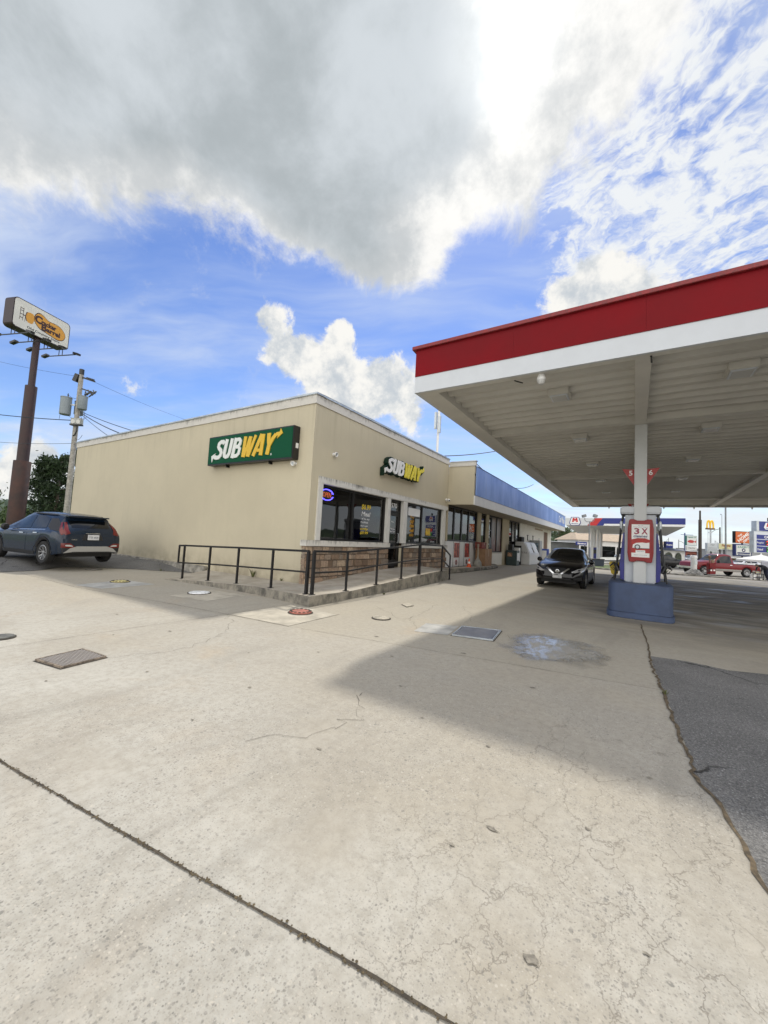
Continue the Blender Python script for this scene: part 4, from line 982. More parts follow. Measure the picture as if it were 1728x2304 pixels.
for k in range(6): q.box(-6.9, 29.25+.12*k, 1.82, -6.88, 29.3+.12*k, 2.12)
tag(q.build('metal_crate', M_dark), 'dark slatted crate lying on top of the white ice freezer', 'crate')
vm = thing('vending_machine', (-6.9, 34.2, .17), 'grey coin air machine with a dark panel beyond the ice freezer', 'machine')
MB().box(-7.3, 33.6, .17, -6.5, 34.6, 2.0).build('cabinet', mat('mid_grey_metal', (.30, .31, .31), .5, vary=.2), vm, bevel=.03)
MB().box(-7.2, 33.59, .9, -6.6, 33.598, 1.8).build('panel', mat('blue_grey_panel', (.14, .19, .24), .3, vary=.6, vscale=6), vm)
bm_ = thing('propane_cage', (-6.6, 36.4, .17), 'blue and white locker beside red gas cylinders past the ice freezer', 'locker')
MB().box(-7.0, 36.0, .17, -6.3, 36.7, 1.35).build('cage', mat('locker_blue', (.05, .10, .38), .5), bm_, bevel=.02)
MB().box(-6.9, 35.99, .3, -6.4, 35.998, 1.2).build('door', M_whitep, bm_)
for k in range(2):
    gr = thing('gas_cylinder', (-5.9, 36.3+.6*k, .17), ('red gas cylinder just right of the blue locker', 'red gas cylinder partly hidden behind its twin by the locker')[k], 'gas cylinder', 'red cylinders by the locker')
    MB().lathe([(.2, 0), (.22, .1), (.22, .85), (.12, 1.0), (.05, 1.03)], (-5.9, 36.3+.6*k, .17), n=16).build('tank', M_redp, gr, smooth=True)
    MB().lathe([(.05, 1.03), (.05, 1.12), (.1, 1.13), (.1, 1.18)], (-5.9, 36.3+.6*k, .17), n=12).build('valve', M_coping, gr, smooth=True)

# weeds that have come up along the wall and the joints
M_weed = mat('weed_leaf', (.09, .10, .035), .8, vary=.4, vscale=12)
def weed(x, y, z, h, n, label, grp='weeds along joints and walls'):
    r = MB()
    for k in range(n):
        a = random.uniform(0, 6.28); l = h*random.uniform(.5, 1); d = Vector((cos(a), sin(a), 0)); s_ = d.cross(Z)*.006*(.6+h*3)
        p0 = Vector((x, y, z))+d*random.uniform(0, .03); p1 = p0+Z*l*.6+d*l*.25; p2 = p0+Z*l*.85+d*l*.6; o = len(r.v)
        r.v += [p0-s_, p0+s_, p1+s_, p1-s_, p2]; r.f += [(o, o+1, o+2, o+3), (o+3, o+2, o+4)]
    return tag(r.build('weed', M_weed), label, 'weed', grp)
random.seed(31)
weed(-9.35, 7.66, .16, .34, 14, 'tall thin dry weed growing at the foot of the side wall behind the rail')
weed(-8.2, 7.68, .17, .10, 16, 'low tuft of weed at the side wall base near the stone corner')
weed(-5.60, 8.9, .01, .07, 18, 'small green tuft at the foot of the ramp kerb facing the pumps')
weed(.29, 5.3, .005, .05, 16, 'small tuft in the seam between concrete and the asphalt patch')
weed(-13.1, 7.0, .03, .09, 16, 'low tuft at the asphalt edge between blue car and handrail')
# ------------------------------------------------------------------ fuel canopy
cn = thing('fuel_canopy', (.07, 11.3, 0), 'large flat fuel canopy with red and white fascia and ribbed soffit', 'canopy')
M_red = mat('canopy_red', (.18, .004, .008), .5, spec=.12, coat=0, vary=.12, vscale=.7)
M_cwhite = mat('canopy_white', (.56, .59, .62), .45, vary=.04, vscale=2)
M_soff = bpy.data.materials.new('ribbed_soffit_paint'); M_soff.use_nodes = True
t = NT(M_soff.node_tree); b = t.n['Principled BSDF']; P = t.new('ShaderNodeNewGeometry').outputs['Position']
c = t.mix(t.ss(t.noise(P, .35, 6, .65), .32, .7), (.50, .485, .44, 1), (.60, .585, .535, 1))
c = t.mix(t.ss(t.noise(t.vmath('MULTIPLY', P, (.3, 1.5, 1)), 1.2, 6, .7), .5, .75, 0, .25), c, (.33, .29, .225, 1))
t.put(b.inputs['Base Color'], c); b.inputs['Roughness'].default_value = .55
M_soffl = mat('soffit_flange_paint', (.58, .565, .515), .5, vary=.08, vscale=1.2)
M_colm = mat('column_paint', (.56, .575, .57), .45, vary=.06, vscale=2)
CX0, CX1, CY0, CY1 = -3.97, 12.0, 7.09, 32.2
ZB, ZM, ZT = 4.60, 4.945, 5.52
fa = MB(); fw = MB(); cp = MB(); sm = MB()
for (ax0, ay0, ax1, ay1) in ((CX0, CY0, CX1, CY0+.06), (CX0, CY1-.06, CX1, CY1), (CX0, CY0+.06, CX0+.06, CY1-.06), (CX1-.06, CY0+.06, CX1, CY1-.06)):
    fw.box(ax0, ay0, ZB, ax1, ay1, ZM)
# red panels with seams
seams = [CX0]+[CX0+2.04*k for k in range(1, 8)]+[CX1]
for a, b_ in zip(seams, seams[1:]):
    fa.box(a+.0008, CY0-.012, ZM, b_-.0008, CY0+.05, ZT); fa.box(a+.0015, CY1-.05, ZM, b_-.0015, CY1+.012, ZT)
ys_ = [CY0+.05]+[CY0+2.5*k for k in range(1, 10)]+[CY1-.05]
for a, b_ in zip(ys_, ys_[1:]): fa.box(CX0-.012, a+.0015, ZM, CX0+.05, b_-.0015, ZT); fa.box(CX1-.05, a+.0015, ZM, CX1+.012, b_-.0015, ZT)
fw.build('white_fascia', M_cwhite, cn); fa.box(CX0+.05, CY0+.055, ZM+.01, CX1-.05, CY0+.058, ZT-.01); fa.build('red_fascia', M_red, cn)
cp.box(CX0-.07, CY0-.07, ZT, CX1+.07, CY0+.10, ZT+.075); cp.box(CX0-.07, CY1-.10, ZT, CX1+.07, CY1+.07, ZT+.075); cp.box(CX0-.07, CY0+.10, ZT, CX0+.10, CY1-.10, ZT+.075); cp.box(CX1-.10, CY0+.10, ZT, CX1+.07, CY1-.10, ZT+.075)
cp.build('fascia_cap', mat('cap_red', (.22, .02, .022), .5, vary=.3, vscale=20), cn, bevel=.006)
# ribbed metal deck, ribs running across
dk = MB(); y = CY0+.06; prof = []
while y < CY1-.1:
    prof += [(y, 4.80), (y+.20, 4.80), (y+.24, 4.72), (y+.33, 4.72), (y+.37, 4.80)]; y += .405
prof = [p for i, p in enumerate(prof) if i == 0 or p[0]-prof[i-1][0] > 1e-4]
k = len(prof)
dk.v = [Vector((xx, p[0], p[1])) for xx in (CX0+.06, CX1-.06) for p in prof]
dk.f = [(i, i+1, k+i+1, k+i) for i in range(k-1)]
dk.build('ribbed_deck', M_soff, cn)
MB().box(CX0+.06, CY0+.06, 5.0, CX1-.06, CY1-.06, 5.06).build('roof', mat('canopy_roof', (.4, .4, .4), .8), cn)
fl = MB(); fl.box(CX0+.06, CY0+.06, 4.603, CX0+.46, CY1-.06, 4.64); fl.box(CX0+.44, CY0+.20, 4.64, CX0+.46, CY1-.2, 4.80)
fl.box(CX0+.46, CY0+.06, 4.603, CX1-.06, CY0+.20, 4.64); fl.box(CX0+.46, CY1-.2, 4.603, CX1-.06, CY1-.06, 4.64)
fl.build('soffit_flange', M_soffl, cn)
bmm = MB()
for yb in (11.05, 19.25, 27.6):
    bmm.box(CX0+.46, yb-.12, 4.612, CX1-.06, yb+.12, 4.79)
for xb in (.08, 4.06):
    for a, b_ in ((CY0+.2, 10.93), (11.17, 19.13), (19.37, 27.48), (27.72, CY1-.2)):
        bmm.box(xb-.115, a, 4.608, xb+.115, b_, 4.788)
bmm.build('soffit_beam', M_soffl, cn)
for i, (cx_, cy_) in enumerate(((.095, 11.3), (.095, 19.6), (.095, 27.9), (8.1, 11.3), (8.1, 19.6), (8.1, 27.9))):
    q = MB(); q.box(cx_-.128, cy_-.128, .02, cx_+.128, cy_+.128, 4.606); q.build('column', M_colm, cn, bevel=.012)
q = MB()
for xx in (-1.6, 1.6, 3.2, -.6, 6): q.lathe([(.05, 0), (.035, -.07), (.001, -.13)], (xx, CY1-.02, ZB), n=8)
q.build('drip_cone', M_soffl, cn)
q = MB(); q.tube([(-1.95, 7.30, 4.60), (-1.90, 7.34, 4.585), (-1.84, 7.48, 4.60)], .012, 6); q.tube([(.18, 7.24, 4.60), (.185, 7.22, 4.57), (.19, 7.27, 4.50)], .014, 6); q.build('loose_wire', M_black, cn)
def canopy_light(x, y, lab):
    r = thing('canopy_light', (x, y, 4.72), lab, 'ceiling light', 'lights under the fuel canopy')
    MB().box(x-.20, y-.24, 4.655, x+.20, y+.24, 4.79).build('housing', M_soffl, r, bevel=.012)
    MB().box(x-.17, y-.20, 4.635, x+.17, y+.20, 4.655).build('rim', M_cwhite, r, bevel=.008)
    MB().box(x-.135, y-.16, 4.628, x+.135, y+.16, 4.635).build('lens', M_intl2, r)
    return r
M_intl2 = mat('unlit_lens', (.5, .5, .48), .25)
ordn = ['nearest', 'second', 'third', 'fourth', 'fifth', 'farthest']
for k, yy in enumerate((8.7, 12.42, 16.3, 20.2, 24.35, 28.5)):
    canopy_light(-1.37, yy, f'square canopy light left of the column, {ordn[k]} of its row')
    canopy_light((1.5, 1.55, 1.58, 1.61, 1.68, 1.77)[k], yy, f'square canopy light right of the column, {ordn[k]} of its row')
dm = thing('dome_camera', (-1.46, 7.24, 4.6), 'white dome camera hanging from the near edge of the fuel canopy', 'camera')
MB().lathe([(.06, .0), (.06, -.05), (.075, -.055), (.075, -.10)], (-1.46, 7.26, 4.603), n=16).build('mount', M_whitep, dm, smooth=True)
MB().lathe([(.07, -.10), (.065, -.14), (.04, -.175), (.001, -.185)], (-1.46, 7.26, 4.603), n=16).build('dome', M_intl2, dm, smooth=True)
# numbered flags on the columns
def flag(y, lab, num):
    for s_, d_ in ((-1, num[0]), (1, num[1])):
        r = thing('pump_number_sign', (.095+s_*.14, y, 3.5), lab % d_, 'number sign', 'red pump number flags')
        x_in, x_out = .095+s_*.13, .095+s_*.385
        q = MB(); q.prism([(x_in, 3.52), (x_out, 3.54), (x_in, 3.12)], (0, y-.02, 0), X, Z, Y, .04); q.build('flag', M_redflag, r)
        q = MB(); put_text(q, d_, (.095+s_*.205, y-.024, 3.43), X, Z, h=.125, depth=.003, bold=.02); q.build('number', M_wface, r)
M_redflag = mat('flag_red', (.36, .03, .025), .4)
flag(11.3, 'red triangular sign with number %s on the near canopy column', ('5', '6'))
flag(19.6, 'red triangular sign with number %s on the column behind the near pump', ('7', '8'))
# ------------------------------------------------------------------ pump islands
def island(x, y, lab, detailed=True):
    r = thing('pump_island', (x, y, 0), lab, 'pump island', 'blue-grey pump island guards')
    M_g = M_guard
    def ring(rx, ry, z0, z1, name):
        q = MB(); pts = []
        for k in range(28):
            a = 2*pi*k/28; ca, sa = cos(a), sin(a)
            pts.append((x+rx*math.copysign(abs(ca)**.22, ca), y+ry*math.copysign(abs(sa)**.42, sa)))
        q.prism(pts, (0, 0, z0), X, Y, Z, z1-z0); return q.build(name, M_g, r, bevel=.012, smooth=True)
    ring(.665, .90, .004, .13, 'foot'); ring(.635, .86, .131, .78, 'guard')
    return r
M_guard = mat('slate_blue_guard', (.050, .076, .15), .55, vary=.14, vscale=4, bump=.15, bscale=90)
island(.10, 11.42, 'blue-grey steel island guard round the foot of the near canopy column')
island(.10, 19.8, 'blue-grey island guard behind the near pump')
def pump(x, y, lab):
    r = thing('fuel_pump', (x, y, .78), lab, 'fuel pump', 'fuel pumps under the canopy')
    q = MB(); q.box(x-.315, y-.36, .781, x+.315, y+.36, 2.42); q.build('cabinet', M_pump, r, bevel=.02)
    q = MB(); q.box(x-.42, y-.42, 2.423, x+.42, y+.42, 2.60); q.build('top_cap', M_cwhite, r, bevel=.03)
    q = MB(); q.box(x-.40, y-.40, 2.405, x+.40, y+.40, 2.423); q.build('cap_underside', M_dark, r)
    for s_ in (-1, 1):
        q = MB(); prof_ = [(x+s_*.318, .80), (x+s_*.40, .84), (x+s_*.42, 1.15), (x+s_*.355, 1.95), (x+s_*.318, 1.98)]
        q.prism(prof_, (0, y-.34, 0), X, Z, Y, .68); q.build('side_panel', M_pblue, r, bevel=.01)
        q = MB(); q.box(x+s_*.422, y-.2, 1.05, x+s_*.428, y+.2, 1.3); q.build('display', M_black, r)
        for yy in (-.33, .33):
            q = MB(); q.tube([(x+s_*.36, y+yy, 2.40), (x+s_*.40, y+yy, 2.15), (x+s_*.44, y+yy-.01, 1.6), (x+s_*.50, y+yy-.03, 1.05), (x+s_*.53, y+yy-.03, .80)], .016, 8); h_ = q.build('hose', M_black, r, smooth=True)
            q = MB(); q.lathe([(.028, 0), (.032, .05), (.032, .14), (.02, .18)], (x+s_*.395, y+yy, 2.07), n=10); q.build('coupling', M_coping, h_, smooth=True)
            q = MB(); q.tube([(x+s_*.44, y+yy-.05, 1.02), (x+s_*.50, y+yy-.05, 1.16), (x+s_*.56, y+yy-.05, 1.20), (x+s_*.62, y+yy-.05, 1.12)], [.028, .032, .026, .014], 8); q.tube([(x+s_*.49, y+yy-.05, 1.12), (x+s_*.54, y+yy-.05, 1.03), (x+s_*.59, y+yy-.05, 1.10)], .010, 6); q.build('nozzle', M_black, r, smooth=True)
    return r
M_pump = mat('pump_grey_white', (.47, .50, .54), .4, vary=.05, vscale=3); M_pblue = mat('pump_blue', (.012, .016, .20), .3, coat=.3)
pump(.10, 11.62, 'white and blue fuel pump behind the near canopy column')
pump(.10, 19.9, 'grey fuel pump farther back, half hidden by the near one')
# red framed sign on the column
fs = thing('framed_sign', (.10, 11.1, 1.3), 'red framed advertising sign strapped to the near canopy column', 'sign')
def rrect(x0, z0, x1, z1, r_, n=5):
    out = []
    for cx_, cz_, a0 in ((x1-r_, z1-r_, 0), (x0+r_, z1-r_, 90), (x0+r_, z0+r_, 180), (x1-r_, z0+r_, 270)):
        for k in range(n+1): a = R(a0+90*k/n); out.append((cx_+r_*cos(a), cz_+r_*sin(a)))
    return out
yS = 11.165
z0, z1, x0, x1 = 1.265, 2.285, -.155, .365
out = [(x0+.03, z0+.0), (.0, z0+.0), (.01, z0+.03), (.20, z0+.03), (.21, z0), (x1-.03, z0), (x1, z0+.22), (x1+.0, z1-.22), (x1-.03, z1), (.215, z1), (.20, z1-.03), (.01, z1-.03), (-.005, z1), (x0+.03, z1), (x0, z1-.22), (x0, z0+.22)]
q = MB(); q.prism(out, (0, yS, 0), X, Z, -Y, .055); q.build('frame', mat('red_plastic_frame', (.26, .008, .010), .4, coat=.1), fs, bevel=.018, seg=3)
fr_ = MB(); ix0, ix1, iz0, iz1 = -.075, .285, 1.385, 2.165
for a in ((ix0-.03, iz0-.03, ix1+.03, iz0), (ix0-.03, iz1, ix1+.03, iz1+.03), (ix0-.03, iz0, ix0, iz1), (ix1, iz0, ix1+.03, iz1)): fr_.box(a[0], yS-.068, a[1], a[2], yS-.0552, a[3])
fr_.build('inner_lip', mat('red_lip', (.28, .01, .012), .35), fs, bevel=.004)
yp = yS-.0555
MB().box(ix0, yp-.002, iz0, ix1, yp, iz1).build('sheet', M_wface, fs)
q = MB(); q.prism([(ix0, iz0+.10), (ix1, iz0+.10), (ix1, 1.80), (.20, 1.835), (.05, 1.835), (ix0, 1.80)], (0, yp-.0025, 0), X, Z, -Y, .001); q.build('red_field', M_redp, fs)
q = MB(); q.prism([(ix0+.02, 1.60), (ix1-.004, 1.60), (ix1-.004, 1.74), (.22, 1.725), (.14, 1.735), (.02, 1.72), (ix0+.03, 1.68)], (0, yp-.004, 0), X, Z, -Y, .001); q.build('car_picture', M_wface, fs)
MB().lathe([(.058, 0), (.058, .001)], (.045, yp-.0055, 1.625), -Y, 20).build('wheel_picture', M_black, fs)
MB().lathe([(.038, 0), (.038, .001)], (.045, yp-.007, 1.625), -Y, 16).build('rim_picture', M_coping, fs)
q = MB(); q.box(ix0+.06, yp-.0045, 1.585, ix1-.003, yp-.0036, 1.60); q.build('shadow_line', M_black, fs)
q = MB(); q.box(.01, yp-.0045, iz0+.10, .20, yp-.0036, iz0+.165); q.build('caption_box', M_wface, fs)
M_navy = mat('navy_ink', (.02, .03, .12), .6)
q = MB(); put_text(q, '3', (.03, yp-.0022, 2.0), X, Z, w=.105, h=.145, depth=.001, bold=.03); put_text(q, 'X', (.185, yp-.0022, 2.0), X, Z, w=.125, h=.145, depth=.001, bold=.03); q.build('big_lettering', mat('red_blue_ink', (.28, .03, .07), .6), fs)
q = MB(); put_text(q, 'cleaner', (.108, yp-.0022, 1.885), X, Z, w=.29, h=.06, depth=.001, bold=.025); put_text(q, 'Our gas', (.108, yp-.0022, 2.13), X, Z, w=.10, h=.02, depth=.001); put_text(q, 'keeps your engine', (.105, yp-.0022, 2.098), X, Z, w=.29, h=.024, depth=.001); put_text(q, 'to keep you going', (.108, yp-.0022, 1.845), X, Z, w=.28, h=.018, depth=.001); put_text(q, 'learn more', (.105, yp-.005, iz0+.14), X, Z, w=.13, h=.02, depth=.001); put_text(q, 'additive in every grade', (.105, yp-.0022, iz0+.05), X, Z, w=.26, h=.02, depth=.001); q.build('small_lettering', M_navy, fs)
# yellow windscreen-wash bucket
bk = thing('squeegee_bucket', (-.62, 12.0, 1.05), 'yellow squeegee bucket hung beside the near pump', 'bucket')
MB().prism([(-.585, 1.21), (-.33, 1.21), (-.385, .88), (-.525, .88)], (0, 12.1, 0), X, Z, Y, .30).build('bucket', mat('yellow_plastic', (.55, .40, .02), .5, vary=.1), bk, bevel=.02)
q = MB()
for k in range(5): q.box(-.45-.008*k, 12.094, .93+.045*k, -.375, 12.099, .942+.045*k)
q.build('black_marks', M_black, bk)
q = MB(); q.tube([(-.42, 12.2, 1.1), (-.40, 12.18, 1.6)], .011); q.build('squeegee', M_black, bk)
q = MB(); q.tube([(-.46, 12.2, .88), (-.47, 12.2, .82), (-.50, 12.2, .78), (-.50, 12.2, .72), (-.47, 12.2, .66)], .02); q.tube([(-.47, 12.2, .66), (-.3, 12.1, .70), (-.2, 12.0, .80)], .012); q.build('stand', M_black, bk, smooth=True)
# ------------------------------------------------------------------ covers in the pavement
def manhole(x, y, r_, col, label, cleats=True, ring_=True, zoff=.0):
    o_ = thing('manhole_cover', (x, y, 0), label, 'manhole cover', 'covers set in the apron')
    m1 = mat('cover_paint', col, .8, vary=.4, vscale=14, bump=.5, bscale=60)
    MB().lathe([(r_, .004), (r_, .022+zoff), (r_*.95, .028+zoff), (.001, .03+zoff)], (x, y, 0), n=30, cap=False).build('lid', m1, o_, smooth=False)
    if ring_: MB().lathe([(r_*1.14, .003), (r_*1.13, .013), (r_*1.01, .014), (r_*1.005, .004)], (x, y, 0), n=30, cap=False).build('ring', M_dirt2, o_)
    if cleats:
        q = MB()
        for k in range(14):
            a = 2*pi*k/14; q.box(x+r_*.86*cos(a)-.02, y+r_*.86*sin(a)-.02, .029+zoff, x+r_*.86*cos(a)+.02, y+r_*.86*sin(a)+.02, .036+zoff)
        q.build('notches', M_dirt2, o_)
    return o_
manhole(-5.33, 5.54, .21, (.32, .115, .085), 'rust-red round manhole cover in front of the ramp corner', zoff=.012)
manhole(-8.45, 5.44, .225, (.66, .67, .66), 'white painted round manhole cover beside the ramp', False)
manhole(-11.17, 4.96, .20, (.52, .45, .20), 'yellow painted round manhole cover near the blue car')
manhole(-14.4, 5.6, .20, (.16, .15, .13), 'dark round manhole cover at the asphalt edge behind the blue car', False)
manhole(-3.98, 6.28, .16, (.33, .30, .24), 'small round cover level with the concrete in front of the ramp', False)
manhole(-6.62, 1.66, .12, (.10, .10, .09), 'small black round cover at the left edge of the apron', False)
def plate(c, label, m1, frame=True, tread=False):
    r = thing('access_hatch', (c[0][0], c[0][1], 0), label, 'access hatch', 'steel hatches in the apron')
    P_ = [Vector((p[0], p[1], 0)) for p in c]; cen = sum(P_, Vector())/4
    ins = [cen+(p-cen)*.90 for p in P_]
    if frame:
        q = MB()
        for i in range(4):
            a, b_, c_, d_ = P_[i], P_[(i+1)%4], cen+(P_[(i+1)%4]-cen)*.93, cen+(P_[i]-cen)*.93
            q.prism([(a.x, a.y), (b_.x, b_.y), (c_.x, c_.y), (d_.x, d_.y)], (0, 0, .003), X, Y, Z, .022)
        q.build('frame', M_coping if not tread else M_rust, r)
    MB().prism([(p.x, p.y) for p in ins], (0, 0, .003), X, Y, Z, .018).build('lid', m1, r)
    q = MB(); big_ = [cen+(p-cen)*1.06 for p in P_]; q.poly([(p.x, p.y) for p in big_], .0036); q.build('gap', M_dirt2, r)
    if tread:
        q = MB(); e1, e2 = ins[1]-ins[0], ins[3]-ins[0]
        for i in range(15):
            for k in range(15):
                p = ins[0]+e1*((i+.5)/15)+e2*((k+.5)/15); s_ = 1 if (i+k) % 2 else -1; d_ = Vector((1, s_, 0)).normalized(); q.obox((p.x, p.y, .022), d_, d_.cross(Z), Z, .013, .005, .003)
        q.build('tread_pattern', mat('worn_tread', (.34, .31, .28), .5, .3), r)
    return r
M_rust = mat('rusty_edge', (.19, .155, .12), .9, vary=.5, vscale=25)
plate([(-5.33, 1.62), (-4.87, 1.70), (-4.94, 2.13), (-5.42, 2.08)], 'grey diamond-tread steel hatch in the apron on the left', mat('tread_steel', (.17, .155, .145), .6, .2, vary=.35, vscale=6), True, True)
plate([(-2.46, 6.02), (-1.84, 6.17), (-1.94, 6.97), (-2.58, 6.77)], 'smooth grey steel hatch with a pale frame beside the wet patch', mat('grey_lid', (.20, .20, .21), .5, .2, vary=.2, vscale=5))
plate([(-4.5, 7.92), (-4.24, 7.72), (-4.22, 8.02), (-4.44, 8.16)], 'small square pale hatch in the concrete in front of the ramp', M_patchl, False)
# ------------------------------------------------------------------ cars: one lofted shell each, with panels wrapped on to it
def curve(pts):
    """smooth monotone interpolation through (x, value)"""
    xs = [p[0] for p in pts]; ys = [p[1] for p in pts]; n = len(xs)
    d = [(ys[i+1]-ys[i])/(xs[i+1]-xs[i]) for i in range(n-1)]
    m_ = [d[0]]+[0 if d[i-1]*d[i] <= 0 else 2*d[i-1]*d[i]/(d[i-1]+d[i]) for i in range(1, n-1)]+[d[-1]]
    def f(x):
        if x <= xs[0]: return ys[0]
        if x >= xs[-1]: return ys[-1]
        i = max(k for k in range(n-1) if xs[k] <= x); h = xs[i+1]-xs[i]; q = (x-xs[i])/h
        return (2*q**3-3*q*q+1)*ys[i]+(q**3-2*q*q+q)*h*m_[i]+(-2*q**3+3*q*q)*ys[i+1]+(q**3-q*q)*h*m_[i+1]
    return f
def car_shell(S):
    zt, zb, w, wr = (curve(S[k]) for k in ('zt', 'zb', 'w', 'wr'))
    x0, x1 = S['zt'][0][0], S['zt'][-1][0]; wb = S['wb']; R_ = S['rt']+.055
    xs = sorted(set([round(x0+(x1-x0)*k/46, 4) for k in range(47)]+[x0+.01, x0+.03, x0+.06, x1-.01, x1-.03, x1-.06]+[round(c+R_*cos(pi*k/12), 4) for c in (0, wb) for k in range(13)]+[round(c+s*(R_+.004), 4) for c in (0, wb) for s in (-1, 1)]+[p[0] for p in S['zt']]))
    xs = [x for x in xs if x0 <= x <= x1]
    m_ = MB(); ring = None
    for x in xs:
        zl = S['zl']+ .03*abs((x-wb/2)/(wb/2))**3
        for c in (0, wb):
            if abs(x-c) < R_: zl = max(zl, S['rt']+sqrt(R_*R_-(x-c)**2))
        W, B, T = w(x), max(zb(x), zl+.02), zt(x); T = max(T, B+.01)
        hf = min(1, max(0, (T-B)/.45)); rw = wr(x)*hf+(W-.10)*(1-hf)
        lo = zl
        pts = [(W*.955, lo), (W*.985, lo+.15*(B-lo)), (W, lo+.5*(B-lo)), (W*.992, lo+.8*(B-lo)), (W*.972, B-.015*hf-.01), (W-.045-.02*hf, B+.005*hf)]
        bx_, bz_ = pts[-1]
        pts += [(bx_+(rw-bx_)*.5, bz_+(T-.07*hf-bz_)*.52), (rw, T-.055*hf-.004), (rw-.05, T-.020*hf-.002), (rw*.72, T+.004), (rw*.36, T+.016), (0, T+.02)]
        full = [Vector((x, y, z)) for y, z in pts]+[Vector((x, -y, z)) for y, z in pts[::-1][1:]]
        o = len(m_.v); m_.v += full; k = len(full)
        if ring is not None: m_.f += [(ring+i, ring+i+1, o+i+1, o+i) for i in range(k-1)]
        ring = o
        if x == xs[0]: m_.f.append(tuple(range(o, o+k)))
    m_.f.append(tuple(range(ring, ring+k))[::-1])
    return m_
def inside(p, poly):
    r = False; n = len(poly)
    for i in range(n):
        a, b_ = poly[i], poly[(i+1) % n]
        if (a[1] > p[1]) != (b_[1] > p[1]) and p[0] < (b_[0]-a[0])*(p[1]-a[1])/(b_[1]-a[1])+a[0]: r = not r
    return r
def wrap(bvh, poly, side, off=.006, step=.07):
    """outline drawn in a side / rear / front / top view, laid on the shell"""
    P = []
    for i in range(len(poly)):
        a, b_ = Vector(poly[i]), Vector(poly[(i+1) % len(poly)]); n = max(1, int((b_-a).length/step)); P += [a.lerp(b_, k/n) for k in range(n)]
    nb = len(P); xs = [p.x for p in P]; ys = [p.y for p in P]; G = []
    x = min(xs)+step/2
    while x < max(xs):
        y = min(ys)+step/2
        while y < max(ys):
            if inside((x, y), poly): G.append(Vector((x, y)))
            y += step
        x += step
    vo, eo, fo, *_ = delaunay_2d_cdt(P+G, [(i, (i+1) % nb) for i in range(nb)], [], 1, 1e-5)
    m_ = MB(); ok = True
    for p in vo:
        if side == 'left': o_, d_ = Vector((p.x, 3, p.y)), Vector((0, -1, 0))
        elif side == 'right': o_, d_ = Vector((p.x, -3, p.y)), Vector((0, 1, 0))
        elif side == 'rear': o_, d_ = Vector((-6, p.x, p.y)), Vector((1, 0, 0))
        elif side == 'front': o_, d_ = Vector((8, p.x, p.y)), Vector((-1, 0, 0))
        else: o_, d_ = Vector((p.x, p.y, 4)), Vector((0, 0, -1))
        h = bvh.ray_cast(o_, d_)
        if h[0] is None:
            h2 = bvh.find_nearest(o_+d_*2.2); m_.v.append(h2[0]-d_*off)
        else:
            n = h[1] if h[1].dot(d_) < 0 else -h[1]
            m_.v.append(h[0]+(n*.6-d_*.4)*off)
    m_.f = [tuple(f) for f in fo]
    return m_
M_tyre = mat('tyre_rubber', (.014, .014, .014), .85, bump=.3, bscale=60)
M_rim = mat('alloy_rim', (.42, .42, .43), .3, .8)
M_rimd = mat('dark_rim', (.03, .03, .032), .4, .5)
M_cglass = mat('tinted_car_glass', (.004, .005, .006), .04, spec=.5)
M_chrome = mat('chrome_trim', (.62, .63, .64), .16, .9)
M_tail = mat('tail_lamp_red', (.13, .006, .004), .25, coat=.3)
M_lamp = mat('clear_lamp', (.55, .56, .58), .12, .3, coat=1)
M_plastic = mat('black_trim_plastic', (.012, .012, .013), .6)
M_plate = mat('licence_plate_white', (.62, .63, .64), .4)
M_ink = mat('plate_ink', (.02, .025, .06), .6)
def wheel(parent, x, y, r, s, spokes, rimm):
    """s = outward side"""
    t_ = MB(); w_ = .105
    t_.lathe([(r*.66, -w_), (r*.9, -w_), (r*.985, -w_*.75), (r, -w_*.3), (r, w_*.3), (r*.985, w_*.75), (r*.9, w_), (r*.68, w_*.92), (r*.66, w_*.7), (r*.66, -w_)], (x, y, r), (0, 1, 0), 32, cap=False)
    tb_ = t_.build('wheel', M_tyre, parent, local=True, smooth=True)
    q = MB(); q.lathe([(r*.665, -.04), (r*.665, .075), (r*.64, .09), (r*.615, .07), (r*.60, .0), (.001, -.01)], (x, y, r), (0, s, 0), 32, cap=False)
    q.build('rim', rimm if rimm is M_rimd else M_rimd, tb_, local=True, smooth=True)
    q = MB(); q.lathe([(r*.655, .07), (r*.66, .092), (r*.61, .095), (r*.605, .06)], (x, y, r), (0, s, 0), 32, cap=False)
    for k in range(spokes):
        a = 2*pi*k/spokes+pi/2
        for da in (-.16, .16):
            d_ = Vector((cos(a+da*.3), 0, sin(a+da*.3))); e_ = Vector((cos(a+da*1.7), 0, sin(a+da*1.7)))
            p0 = Vector((x, y+s*.055, r))+d_*r*.12; p1 = Vector((x, y+s*.085, r))+e_*r*.61
            dd = (p1-p0).normalized(); q.obox((p0+p1)/2, dd, Y, dd.cross(Y), (p1-p0).length/2, .012, r*.038)
    q.lathe([(r*.16, .04), (r*.16, .075), (.001, .08)], (x, y, r), (0, s, 0), 14, cap=False)
    q.build('spokes', rimm, tb_, local=True)
    return tb_
